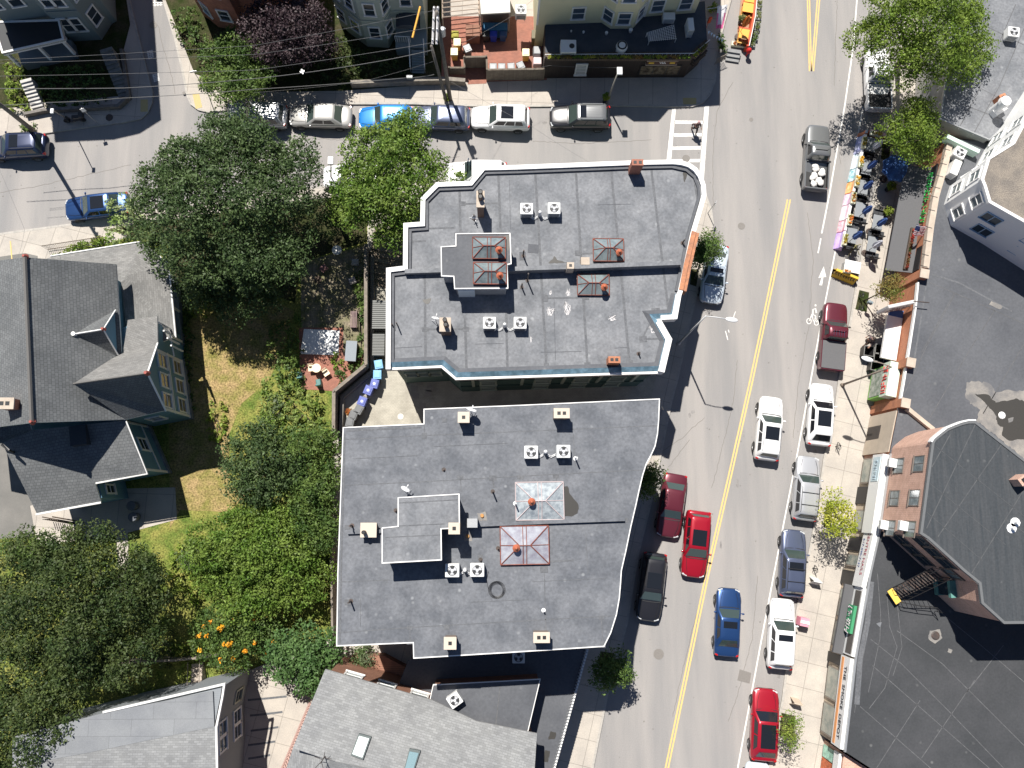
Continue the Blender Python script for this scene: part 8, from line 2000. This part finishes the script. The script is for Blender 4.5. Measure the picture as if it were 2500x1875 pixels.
# yellow barrier with white board
a, b = Q(2036, 662, 0.4), Q(2090, 684, 0.4); t = thing('traffic_barrier', 'yellow and black striped barrier closing the café lane end', 'barrier', ((a[0] + b[0]) / 2, (a[1] + b[1]) / 2, 0)); d = Vector((b[0] - a[0], b[1] - a[1])).normalized(); n = Vector((d.y, -d.x)); L = dist(a, b)
yb_, kb_ = M('barrier_yellow', (0.75, 0.48, 0.05)), M('barrier_stripe', (0.16, 0.10, 0.03))
mb = MB(); N = 9
for k in range(N):
    s0, s1 = L * k / N, L * (k + 1) / N; v = []
    for s in (s0, s1):
        for x, z in ((0.30, 0.0), (0.26, 0.2), (0.08, 0.5), (0.07, 0.85), (-0.1, 0.85), (-0.1, 0.5), (-0.3, 0.2), (-0.3, 0.0)): v.append((a[0] + d.x * s + n.x * x, a[1] + d.y * s + n.y * x, z))
    mb.solid(v, [(i, (i + 1) % 8, 8 + (i + 1) % 8, 8 + i) for i in range(8)], 0)
    mb.box(a[0] + d.x * s0 + n.x * 0.16, a[1] + d.y * s0 + n.y * 0.16, 0.42, 0.05, 0.14, 0.2, math.atan2(d.y, d.x) + 0.5, 1)
mb.build('block', [yb_, kb_], t)
c = P(2081, 651, 0.8); t = thing('banner_table', 'white rectangular board resting behind the yellow barrier with a colourful strip', 'board', (c.x, c.y, 0), R15)
mb = MB(); mb.box(0, 0, 0.78, 1.2, 0.9, 0.04); mb.build('board', M('bright_board', (0.88, 0.88, 0.88)), t, local=True)
for x in (-0.5, 0.5): mb = MB(); mb.box(x, 0, 0, 0.05, 0.7, 0.78); mb.build('leg', galv, t, local=True)
flower_box(2070, 661, rad(-100), 'small box of orange flowers on the white board', flw[1], L=0.55, W_=0.22, z=0.86, group=None)
# A-frame style umbrella base at the low end
mb = MB(); c = P(2086, 602, 0.5)
for k in range(5): th = 0.4 + k * 1.256; mb.tube([(c.x, c.y, 0.75), (c.x + 0.75 * math.cos(th), c.y + 0.75 * math.sin(th), 0.16)], 0.03, 5)
tag(mb.build('umbrella_stand', M('stand_khaki', (0.30, 0.27, 0.12))), 'bare khaki star shaped umbrella stand at the low end of the café', 'umbrella stand')

# ================= orange parklet at the top =================
orange_t = M('table_orange', (0.85, 0.40, 0.06), rough=0.5, fine=0.04); redo = M('orange_red_paint', (0.62, 0.09, 0.03), rough=0.6)
for px, py, lab in ((1827, 20, 'orange table in the street parklet, the second from the top edge'), (1818, 84, 'orange table in the street parklet, the lowest'), (1833, -4, 'orange table in the street parklet cut by the top edge')):
    c = P(px, py, 0.75); t = thing('parklet_table', lab, 'table', (c.x, c.y, 0.1), R15 * 0.8, 'orange parklet tables'); mb = MB(); mb.box(0, 0, 0.70, 0.92, 0.8, 0.04); mb.build('tabletop', orange_t, t, local=True)
    for x in (-1, 1): mb = MB(); mb.box(x * 0.38, 0, 0, 0.06, 0.7, 0.70); mb.build('leg', orange_t, t, local=True)
    mb = MB(); mb.box(0, 0.62, 0.40, 0.92, 0.24, 0.04); mb.box(0, 0.62, 0.0, 0.8, 0.05, 0.40); mb.build('bench', redo, t, local=True); mb = MB(); mb.box(0, -0.55, 0.40, 0.92, 0.22, 0.04); mb.box(0, -0.55, 0.0, 0.8, 0.05, 0.40); mb.build('bench', M('bench_ochre', (0.6, 0.33, 0.08)), t, local=True)
patch_ = struct('parklet_deck', MB().prism(QL([(1812, -30), (1850, -30), (1832, 112), (1797, 106)], 0.08), 0.0, 0.08), M('parklet_boards', (0.32, 0.20, 0.12), fine=0.15))
rl = QL([(1850, -30), (1843, 40), (1836, 75), (1828, 112)], 0.9); t = thing('parklet_barrier', 'orange red parklet side rail along the road', 'barrier', (rl[1][0], rl[1][1], 0.0)); mb = MB(); mb.strip(rl, -0.16, 0.0, 0.9); mb.build('panel', redo, t)
mb = MB(); mb.strip(rl, 0.05, 0.9, 0.96); mb.build('white_rail', white, t)
gmix = leafmat('planter_green', (0.09, 0.15, 0.03), (0.28, 0.28, 0.12))
for k, (px, py) in enumerate(((1854, 10), (1853, 36), (1850, 62), (1845, 86), (1838, 102))):
    flower_box(px, py, rad(-8), ('grey green planter on the parklet road side, %s from the top edge' % ('first', 'second', 'third', 'fourth', 'fifth')[k]), gmix, L=0.75, W_=0.45, z=0.0, box=M('planter_zinc', (0.3, 0.31, 0.3)), group='planters on the parklet road side')
flower_box(1810, 107, rad(82), 'planter with red and green plants closing the low end of the parklet', leafmat('mixed_bloom', (0.5, 0.10, 0.03), (0.12, 0.2, 0.03)), L=1.5, W_=0.35, z=0.08, group=None)
c = P(1827, 45, 1.8); umb_closed(1824, 50, M('canvas_orange', (0.65, 0.14, 0.02), col2=(0.75, 0.25, 0.04), scale=4), 'folded orange umbrella in the street parklet')
pot_plant(1812, 42, 0.25, 'small green potted plant by the folded orange umbrella', gmix)
steps(1786, 152, 1793, 120, 3, 1.05, 0.02, 0.45, M('grey_boards', (0.20, 0.205, 0.21), col2=(0.27, 0.27, 0.27), scale=5, stretch=(1, 6, 1)), 'grey wooden pallet steps at the low end of the parklet', name='wooden_steps')
mb = MB(); c = P(1829, 123, 0.8); mb.ball((c.x, c.y, 0.75), 0.22, 0.22, 0.28, 12, 8); mb.cyl(c.x, c.y, 0.0, 0.5, 0.05, n=8); tag(mb.build('lantern', M('lantern_red', (0.5, 0.01, 0.01))), 'round red lantern at the corner of the parklet', 'lantern')
bn0, bn1 = P(1748, 18, 3.3), P(1774, 15, 3.3); t = thing('banner', 'white banner with pink edges hanging over the shaded sidewalk by the parklet', 'banner', ((bn0.x + bn1.x) / 2, bn0.y, 3.0))
mb = MB(); mb.tube([P(1725, 22, 3.3), P(1776, 15, 3.3)], 0.02, 6); mb.build('rod', metalw, t); a = QL([(1749, 20), (1774, 17), (1770, 58), (1753, 58)], 3.0); mb = MB()
for i in range(6):
    for j in range(5):
        def g_(u, v): p = l2(l2(a[0], a[1], u), l2(a[3], a[2], u), v); return (p[0], p[1], 3.28 - v * 0.9 + 0.07 * math.sin(u * 9 + v * 4))
        mb.face([g_(j / 5, i / 6), g_((j + 1) / 5, i / 6), g_((j + 1) / 5, (i + 1) / 6), g_(j / 5, (i + 1) / 6)], 1 if j in (0, 4) and i > 1 or i == 5 else 0)
o = mb.build('cloth', [M('banner_white', (0.85, 0.83, 0.85), fine=0.03), M('banner_pink', (0.75, 0.15, 0.35))], t); md = o.modifiers.new('s', 'SOLIDIFY'); md.thickness = 0.01
mb = MB(); c = P(1734, 46, 2.4); mb.box(c.x, c.y, 1.9, 0.22, 0.12, 0.7, 0.2); mb.tube([(c.x, c.y, 0.13), (c.x, c.y, 1.9)], 0.02, 5); tag(mb.build('small_flag', M('flag_orange', (0.7, 0.10, 0.03))), 'small orange and blue flag in the shade beside the restaurant', 'flag')
mb = MB(); pa, pb = P(1729, 72, 3.4), P(1768, 96, 2.2); mb.tube([pa, pa.lerp(pb, .5) - Vector((0, 0, .2)), pb], 0.008, 4)
for k in range(6): c = pa.lerp(pb, (k + .5) / 6); mb.face([(c.x - .09, c.y, c.z - .12), (c.x + .09, c.y, c.z - .12), (c.x, c.y - 0.12, c.z - 0.35)])
tag(mb.build('bunting', M('bunting_pale', (0.55, 0.7, 0.85))), 'short string of pale pennants from the restaurant corner', 'bunting')
mb = MB(); c = P(1758, 150, 0.6)
for k in range(8): mb.box(c.x + 0.1 * k - 0.3, c.y + 0.05 * k, 0.13, 0.03, 0.03, 0.9)
mb.tube([(c.x - .35, c.y, 1.0), (c.x + .5, c.y + .4, 1.0)], 0.03, 5); tag(mb.build('folding_barrier', wood_g), 'grey folding barrier at the corner below the parklet steps', 'barrier')

# ================= people =================
skin = M('skin', (0.42, 0.24, 0.17), rough=0.6, fine=0.02)
def person(px, py, rot, lab, shirt, legs, hairc, pose):
    c = P(px, py, 0.0); z0 = pose.get('z', 0.0); t = thing('person', lab, 'person', (c.x, c.y, z0), rot)
    def skn(nm, chains, m, sub=1):
        """chains: list of [(x,y,z,r),...]; first chain root; later chains start at an index of an existing vertex"""
        v = []; e = []; rs = []
        for ch in chains:
            st = ch[0]; idx = None
            if isinstance(st, int): idx = st; ch = ch[1:]
            for p in ch:
                v.append(p[:3]); rs.append(p[3]); n = len(v) - 1
                if idx is not None: e.append((idx, n))
                idx = n
        me = bpy.data.meshes.new(nm); me.from_pydata(v, e, []); me.update(); me.materials.append(m)
        o = bpy.data.objects.new(nm, me); C.objects.link(o); o.parent = t
        md = o.modifiers.new('skin', 'SKIN')
        for i, r in enumerate(rs): me.skin_vertices[0].data[i].radius = (r, r)
        me.skin_vertices[0].data[0].use_root = True
        md.use_smooth_shade = True; s = o.modifiers.new('sub', 'SUBSURF'); s.levels = sub; s.render_levels = sub; return o
    A = pose
    hipz = 0.93
    Lh, Rh = A['lh'], A['rh']; Le, Re = A['le'], A['re']; Lk, Rk = A['lk'], A['rk']; Lf, Rf = A['lf'], A['rf']
    def hand(h, e):
        d = (Vector(h) - Vector(e)).normalized(); s = d.cross(Vector((0, 0, 1))); s = s.normalized() if s.length > 0.1 else Vector((1, 0, 0)); out = []
        palm = Vector(h) + d * 0.05
        return d, s, palm
    ch = [[(0, 0, hipz, 0.12), (0, 0.01, 1.12, 0.12), (0, 0.02, 1.33, 0.145), (0, 0.02, 1.45, 0.07), (0, 0.03, 1.53, 0.052), (0, 0.05, 1.60, 0.085), (0, 0.05, 1.68, 0.10), (0, 0.04, 1.74, 0.07)]]
    n0 = 8
    ch.append([2, (-0.17, 0.01, 1.39, 0.062), (*Le, 0.042), (*Lh, 0.03)]); li = n0 + 2
    ch.append([2, (0.17, 0.01, 1.39, 0.062), (*Re, 0.042), (*Rh, 0.03)]); ri = n0 + 5
    ch.append([0, (-0.10, 0, 0.88, 0.095), (*Lk, 0.06), (*Lf, 0.042), (Lf[0], Lf[1] + 0.16, max(0.03, Lf[2] - 0.05), 0.034)])
    ch.append([0, (0.10, 0, 0.88, 0.095), (*Rk, 0.06), (*Rf, 0.042), (Rf[0], Rf[1] + 0.16, max(0.03, Rf[2] - 0.05), 0.034)])
    for hi, h, e in ((li, Lh, Le), (ri, Rh, Re)):
        d, s, palm = hand(h, e); ch.append([hi, (*palm, 0.028)]); pi_ = sum(len(c_) - (1 if isinstance(c_[0], int) else 0) for c_ in ch) - 1
        for k, ln in enumerate((0.055, 0.07, 0.075, 0.068)):
            o_ = palm + s * (0.03 * (k - 1.5)) * 0.9; ch.append([pi_, (*(o_ + d * 0.03), 0.010), (*(o_ + d * (0.03 + ln * 0.6)), 0.009), (*(o_ + d * (0.03 + ln) + Vector((0, 0.012, -0.01))), 0.008)])
        ch.append([pi_, (*(palm - s * 0.04), 0.011), (*(palm - s * 0.055 + d * 0.045), 0.009)])
    skn('body', ch, skin)
    sh = [[(0, 0, hipz + 0.04, 0.145), (0, 0.01, 1.12, 0.145), (0, 0.02, 1.33, 0.165), (0, 0.02, 1.44, 0.09)], [2, (-0.17, 0.01, 1.39, 0.085), (*Le, 0.062), tuple(Vector(Le).lerp(Vector(Lh), 0.7)) + (0.05,)], [2, (0.17, 0.01, 1.39, 0.085), (*Re, 0.062), tuple(Vector(Re).lerp(Vector(Rh), 0.7)) + (0.05,)]]
    skn('jacket', sh, shirt)
    tr = [[(0, 0, hipz, 0.14), (-0.10, 0, 0.86, 0.11), (*Lk, 0.078), (Lf[0], Lf[1], Lf[2] + 0.05, 0.06)], [0, (0.10, 0, 0.86, 0.11), (*Rk, 0.078), (Rf[0], Rf[1], Rf[2] + 0.05, 0.06)]]
    skn('trousers', tr, legs)
    for F in (Lf, Rf):
        mb = MB(); mb.ball((F[0], F[1] + 0.07, max(0.045, F[2] - 0.03)), 0.05, 0.14, 0.045, 10, 6); mb.build('shoe', trimb, t, local=True, smooth=True)
    mb = MB(); mb.ball((0, 0.02, 1.705), 0.112, 0.12, 0.11, 14, 8); mb.build('hair', hairc, t, local=True, smooth=True)
    mb = MB(); mb.ball((0, 0.155, 1.66), 0.018, 0.03, 0.025, 8, 5); mb.build('nose', skin, t, local=True, smooth=True)
    for s in (-1, 1):
        mb = MB(); mb.ball((s * 0.037, 0.135, 1.69), 0.013, n=8, m=5); mb.build('eye', M('eye_white', (0.7, 0.7, 0.7), fine=0), t, local=True, smooth=True)
        mb = MB(); mb.ball((s * 0.105, 0.04, 1.665), 0.012, 0.025, 0.035, 8, 5); mb.build('ear', skin, t, local=True, smooth=True)
    mb = MB(); mb.ball((0, 0.142, 1.615), 0.028, 0.01, 0.009, 8, 5); mb.build('mouth', M('lip', (0.35, 0.12, 0.1), fine=0), t, local=True, smooth=True)
    return t
walk = dict(lh=(-0.30, 0.22, 1.02), rh=(0.34, -0.02, 0.98), le=(-0.28, 0.02, 1.12), re=(0.33, -0.16, 1.14), lk=(-0.11, 0.20, 0.50), rk=(0.10, -0.06, 0.48), lf=(-0.11, 0.22, 0.09), rf=(0.10, -0.34, 0.14))
person(1693, 322, rad(192), 'pedestrian in a dark brown patterned jacket walking down across the crosswalk', M('dark_jacket', (0.045, 0.02, 0.025), col2=(0.12, 0.07, 0.07), scale=14), M('black_jeans', (0.015, 0.017, 0.025)), M('pinkish_cap', (0.55, 0.36, 0.36)), walk)
wk2 = dict(walk); wk2['z'] = 0.13; wk2['lh'] = (-0.30, 0.40, 1.05); wk2['le'] = (-0.28, 0.12, 1.12)
person(2108, 838, rad(130), 'pedestrian in dark patterned clothes walking beside the open black tubs', M('dark_shirt', (0.05, 0.03, 0.035), col2=(0.22, 0.16, 0.16), scale=12), M('tan_trousers', (0.10, 0.06, 0.045)), M('brown_hair', (0.04, 0.025, 0.02)), wk2)

# ================= trees and plants =================
g_dark = leafmat('leaf_deep_green', (0.050, 0.088, 0.030), (0.098, 0.148, 0.052)); g_bright = leafmat('leaf_bright_green', (0.095, 0.175, 0.024), (0.175, 0.250, 0.048)); g_locust = leafmat('leaf_locust', (0.110, 0.185, 0.020), (0.185, 0.255, 0.040))
g_purple = leafmat('leaf_purple', (0.030, 0.016, 0.022), (0.085, 0.060, 0.066), 0.15); g_mid = leafmat('leaf_mid_green', (0.060, 0.115, 0.026), (0.135, 0.200, 0.048)); g_lime = leafmat('leaf_lime', (0.13, 0.22, 0.025), (0.26, 0.32, 0.06)); g_yel = leafmat('leaf_yellow', (0.30, 0.36, 0.03), (0.42, 0.42, 0.06))
g_pine = leafmat('leaf_conifer', (0.040, 0.070, 0.020), (0.090, 0.120, 0.036)); g_or = leafmat('leaf_autumn', (0.26, 0.18, 0.06), (0.16, 0.19, 0.04)); g_fern = leafmat('leaf_sumac', (0.060, 0.130, 0.035), (0.110, 0.190, 0.060)); g_grey = leafmat('leaf_grey_green', (0.16, 0.20, 0.11), (0.10, 0.16, 0.05))
fl_o = leafmat('trumpet_orange', (0.85, 0.30, 0.02), (0.85, 0.45, 0.03), 0.2)
tree(556, 486, 6.7, 3.0, 10.5, g_dark, 'very large dark green tree spreading over the street end of the back garden', 11, base=(590, 600), ry=6.4, clump=1.3, leaf=0.135, dens=1.15, limbs=9, trunk=0.35)
tree(952, 440, 4.45, 3.0, 9.5, g_bright, 'bright green tree between the very large tree and the corner building', 12, base=(945, 500), ry=4.8, clump=1.1, leaf=0.135, dens=1.2, limbs=6)
tree(580, 690, 4.4, 1.0, 5.2, g_dark, 'dark skirt of foliage below the southern side of the very large tree', 10, ry=2.9, clump=1.1, leaf=0.13)
tree(815, 520, 2.1, 2.0, 5.5, g_dark, 'dark lower tree filling the gap below the bright green tree', 13, clump=1.0, leaf=0.13)
tree(590, 165, 3.1, 1.2, 4.2, g_mid, 'mid green tree over the first cars of the north row', 14, base=(610, 215), ry=3.3, clump=1.0, leaf=0.13)
tree(700, 72, 3.5, 2.0, 5.8, g_purple, 'dark purple leaved tree in front of the brick house', 15, base=(740, 150), ry=3.2, clump=1.0, leaf=0.13)
tree(2262, 80, 5.4, 3.5, 10.5, g_locust, 'big bright green street tree at top right over the white pickup', 16, base=(2190, 160), ry=4.0, clump=1.2, leaf=0.12, dens=1.2, limbs=10, elong=rad(-10))
tree(2232, 318, 2.45, 2.8, 6.5, g_locust, 'smaller bright green street tree above the open blue umbrella', 17, base=(2163, 368), ry=2.6, clump=0.8, leaf=0.11, dens=1.2)
tree(1722, 612, 1.15, 1.8, 5.2, g_mid, 'small street tree leaning over the pale blue sedan', 18, base=(1697, 680), clump=0.5, leaf=0.10, ry=1.5, elong=rad(-40), dens=1.6, limbs=3, trunk=0.08)
tree(1590, 1172, 1.0, 1.8, 4.8, g_mid, 'small street tree half behind the wavy roof edge', 19, clump=0.5, leaf=0.10, ry=1.2, dens=1.5, limbs=3, trunk=0.07)
tree(1492, 1640, 1.45, 1.8, 4.6, g_mid, 'small round street tree in the shade below the south block', 20, clump=0.6, leaf=0.11, dens=1.6, limbs=3, trunk=0.08, base=(1478, 1608))
tree(2052, 1262, 1.45, 2.0, 5.0, g_yel, 'yellow green street tree beside the silver wagon', 21, base=(2022, 1258), clump=0.55, leaf=0.10, ry=1.8, dens=0.8, gap=0.9, limbs=5, trunk=0.07, elong=rad(25))
tree(2176, 702, 1.1, 2.2, 4.8, g_or, 'small orange brown tree between the café and the orange shop front', 22, base=(2108, 735), clump=0.5, leaf=0.09, ry=1.1, dens=1.1, limbs=4, trunk=0.06)
tree(1935, 1788, 0.9, 1.5, 4.0, g_lime, 'sparse thin street tree beside the bright red car', 23, base=(1922, 1768), clump=0.4, leaf=0.08, ry=1.5, dens=0.5, gap=0.8, limbs=9, trunk=0.05)
tree(640, 1130, 3.2, 1.0, 6.0, g_dark, 'dense dark tree on the garden side, left of the south block', 24, ry=3.0, clump=1.0, leaf=0.13)
tree(762, 1150, 2.2, 1.0, 6.0, g_mid, 'mid green tree squeezed against the south block wall', 25, ry=3.8, clump=0.9, leaf=0.13)
tree(770, 1275, 2.1, 0.8, 5.0, g_mid, 'mid green tree beside the lower end of the board fence', 26, ry=2.0, clump=0.8, leaf=0.12)
tree(635, 1375, 5.0, 0.5, 5.0, g_bright, 'large bright leafy tree in the lower garden', 27, ry=4.2, clump=1.0, leaf=0.13, dens=1.1, flat=0.6)
tree(580, 1555, 3.3, 0.4, 3.6, g_mid, 'trumpet vine thicket dotted with orange flowers', 28, ry=2.4, clump=0.8, leaf=0.12, flowers=(fl_o, 26, None), name='trumpet_vine')
tree(740, 1615, 2.8, 1.0, 4.6, g_fern, 'feathery green sumac beside the shingled house', 29, ry=2.4, clump=0.9, leaf=0.15, dens=0.9, up=1.0)
tree(165, 1500, 6.3, 1.5, 8.5, g_pine, 'wide dark conifer like tree filling the lower left corner', 30, ry=5.6, clump=1.2, leaf=0.125, dens=1.1, limbs=12)
tree(60, 1790, 4.2, 1.5, 8.0, g_pine, 'darker tree at the bottom left corner behind the grey house', 31, ry=3.4, clump=1.1, leaf=0.13)
tree(60, 1345, 2.6, 0.3, 2.6, g_mid, 'low green shrub mass under the driveway edge', 32, ry=1.3, clump=0.7, leaf=0.11, name='shrub', cat='shrub')
tree(885, 1605, 0.9, 0.4, 2.2, g_grey, 'dusty green shrub on the timber deck below the south block', 33, ry=1.2, clump=0.45, leaf=0.09, name='shrub', cat='shrub', limbs=2, trunk=0.04)
tree(345, 1375, 1.1, 0.2, 1.8, g_mid, 'round dark shrub beside the garden path', 34, clump=0.5, leaf=0.10, name='shrub', cat='shrub', limbs=2, trunk=0.04)
tree(505, 1360, 2.4, 0.2, 2.2, g_grey, 'pale twiggy shrub between the path and the leafy tree', 35, ry=1.6, clump=0.7, leaf=0.10, dens=0.6, name='shrub', cat='shrub', limbs=8, trunk=0.03)
bush([(255, 490), (320, 460), (365, 500), (368, 560), (345, 590), (250, 595)], 2.4, leafmat('hydrangea', (0.20, 0.30, 0.07), (0.42, 0.48, 0.24)), 'pale flowering bush beside the blue sedan', 41, dens=14, leaf=0.10)
bush([(125, 615), (255, 570), (258, 592), (130, 632)], 0.9, g_lime, 'low green hedge behind the iron fence of the blue house', 42, name='hedge', cat='hedge', dens=20)
bush([(445, 640), (500, 620), (520, 760), (455, 770), (438, 700)], 2.2, g_lime, 'bright green low branches beside the blue house porch', 43)
bush([(505, 985), (550, 980), (556, 1060), (520, 1085), (500, 1050)], 0.8, g_lime, 'ground ivy patch at the foot of the blue house gable', 44, name='ivy')
bush([(655, 790), (735, 770), (735, 950), (700, 960), (640, 880)], 1.9, g_mid, 'green bushes between the dry lawn and the brick patio', 45)
bush([(640, 900), (735, 950), (790, 960), (775, 1040), (820, 1060), (800, 1110), (620, 1090), (630, 980)], 2.2, leafmat('tall_weeds', (0.12, 0.20, 0.03), (0.24, 0.30, 0.09)), 'light green rank growth below the brick patio', 46, dens=12, name='weeds', cat='shrub')
bush([(648, 960), (705, 965), (700, 1030), (640, 1025)], 2.4, g_grey, 'greyish leaved bush inside the rank growth', 47)
bush([(862, 690), (892, 640), (892, 900), (870, 905), (858, 870), (880, 800)], 0.8, g_mid, 'line of small plants along the board fence', 48, dens=12)
bush([(818, 905), (892, 870), (895, 900), (822, 958)], 0.7, g_mid, 'plants in the corner where the board fence turns', 49, dens=14)
bush([(810, 862), (836, 862), (834, 900), (812, 905)], 0.5, g_lime, 'weedy tuft growing through the brick patio', 50, dens=14)
bush([(8, 145), (45, 150), (62, 265), (20, 268), (5, 200)], 1.6, g_lime, 'sunlit hedge strip left of the white stone steps', 51, name='hedge', cat='hedge', dens=14)
bush([(70, 165), (245, 150), (262, 250), (110, 258)], 0.9, g_mid, 'shaded garden shrubs below the black porch roof', 52, dens=10)
bush([(745, 90), (835, 80), (900, 130), (960, 130), (1000, 180), (860, 190), (760, 200)], 1.4, g_pine, 'dark shrubs added in place of shade along the foot of the cream house', 63, dens=12)  # dark leaves put in to deepen the shade between the houses
bush([(420, 1330), (560, 1290), (560, 1400), (470, 1480), (400, 1420)], 1.2, g_lime, 'light green low growth spilling from the leafy tree onto the lawn', 64, dens=10)
bush([(440, 760), (470, 740), (470, 1000), (452, 1010)], 0.5, g_mid, 'thin weeds along the house side of the dry lawn', 65, dens=12)
bush([(402, 20), (470, 10), (520, 110), (505, 165), (470, 130), (430, 90)], 1.6, g_mid, 'bushes beside the side street sidewalk', 53)
bush([(482, 188), (520, 182), (525, 210), (485, 212)], 0.9, g_lime, 'small bright hedge stub at the corner sidewalk', 54, dens=20)
bush([(50, 305), (85, 300), (88, 325), (55, 328)], 0.7, g_mid, 'tuft of weeds at the left utility pole foot', 55, dens=20)
bush([(1095, 415), (1138, 405), (1142, 440), (1110, 455)], 3.4, g_bright, 'light green sapling top beside the chamfered roof corner', 56, dens=16)
bush([(1762, 75), (1775, 85), (1778, 115), (1760, 118)], 1.5, g_mid, 'green plants beside the parklet edge', 57, dens=30)
bush([(1738, 0), (1756, 0), (1755, 20), (1735, 20)], 1.6, g_lime, 'leafy vine on the shaded restaurant side', 58, dens=30)
bush([(140, 1335), (275, 1315), (285, 1400), (200, 1440), (150, 1400)], 0.6, leafmat('ground_ivy', (0.22, 0.30, 0.04), (0.36, 0.38, 0.08)), 'yellowish ivy bed below the shaded patio', 59, name='ivy', dens=14)
bush([(420, 1580), (545, 1560), (550, 1625), (420, 1625)], 0.9, g_lime, 'light green shrubs along the back boundary fence', 60, dens=12)
bush([(330, 1500), (420, 1560), (400, 1640), (330, 1620)], 3.0, g_pine, 'dark hanging branches over the lawn corner', 61, dens=10)
pot_plant(1480, 234, 0.30, 'yellow green hanging plant at the restaurant street lamp', ygreen, h=0.7); pot_plant(852, 1006, 0.25, 'orange flowering pot beside the grey courtyard bins', leafmat('mixed_bloom', (0.5, 0.10, 0.03), (0.12, 0.2, 0.03)), h=0.3)
pot_plant(1090, 237, 0.25, 'weeds at the foot of the twin utility poles', g_lime, h=0.1)
rr = random.Random(3)
tm = [g_yel, leafmat('terrace_bloom', (0.35, 0.22, 0.06), (0.12, 0.16, 0.03)), g_lime]
for k in range(14):
    t_ = (k + 0.5) / 14; px, py = (lerp(1335, 1688, t_), 139) if k < 12 else (lerp(1695, 1725, (k - 12 + .5) / 2), lerp(135, 110, (k - 12 + .5) / 2))
    if k < 12: px = lerp(1338, 1686, (k + .5) / 12)
    flower_box(px, py, rad(90) if k < 12 else rad(-40), 'trough of mixed plants on the edge of the restaurant terrace', tm[k % 3], L=1.0 if k < 12 else 0.75, W_=0.3, z=3.302, box=wood_d, group='plant troughs round the restaurant terrace')
# iron fence of the blue house, boundary fences
q = QL([(100, 600), (250, 577)], 1.2); t = thing('iron_fence', 'brown iron picket fence in front of the low hedge', 'fence', (q[0][0], q[0][1], 0.13)); mb = MB()
for z in (0.3, 1.15): mb.tube([(*q[0], z), (*q[1], z)], 0.025, 5)
mb.build('rail', M('iron_brown', (0.13, 0.09, 0.07)), t)
mb = MB()
for k in range(34): a = l2(q[0], q[1], k / 33); mb.tube([(a[0], a[1], 0.14), (a[0], a[1], 1.25)], 0.012, 4)
mb.build('pickets', MATS['iron_brown'], t)
fence([(300, 1618), (430, 1612), (545, 1600)], 1.5, wood_g, 'weathered boundary fence above the grey house yard')
c = P(482, 1642, 0.6); t = thing('outdoor_stairs', 'grey board stairs leaning behind the grey house', 'steps', (c.x, c.y, 0.13), rad(-80))
mb = MB()
for k in range(6): mb.box(-0.75 + k * 0.28, 0, 0.0 + 0.001 * k, 0.26, 0.75, 0.2 + 0.16 * k)
mb.build('treads', M('bleached_boards', (0.42, 0.36, 0.30), fine=0.15), t, local=True)
mb = MB()
for k in range(2): mb.tube([(-0.85, -0.4 + 0.8 * k, 0.9), (0.8, -0.4 + 0.8 * k, 1.6)], 0.03, 5)
mb.build('handrail', wood_g, t, local=True)
for k, (px, py, r, m) in enumerate(((325, 1262, 0.33, 'shade'), (322, 1235, 0.33, 'shade'))):
    c = P(px, py, 0.8); mb = MB(); mb.cyl(c.x, c.y, 0.15, 0.9, 0.28, 0.32, 14); mb.cyl(c.x, c.y, 0.9, 0.95, 0.34, 0.3, 14); tag(mb.build('rain_barrel', M('barrel', (0.12, 0.13, 0.15))), ('dark round barrel at the blue house back corner, lower one', 'dark round barrel at the blue house back corner, upper one')[k], 'barrel')
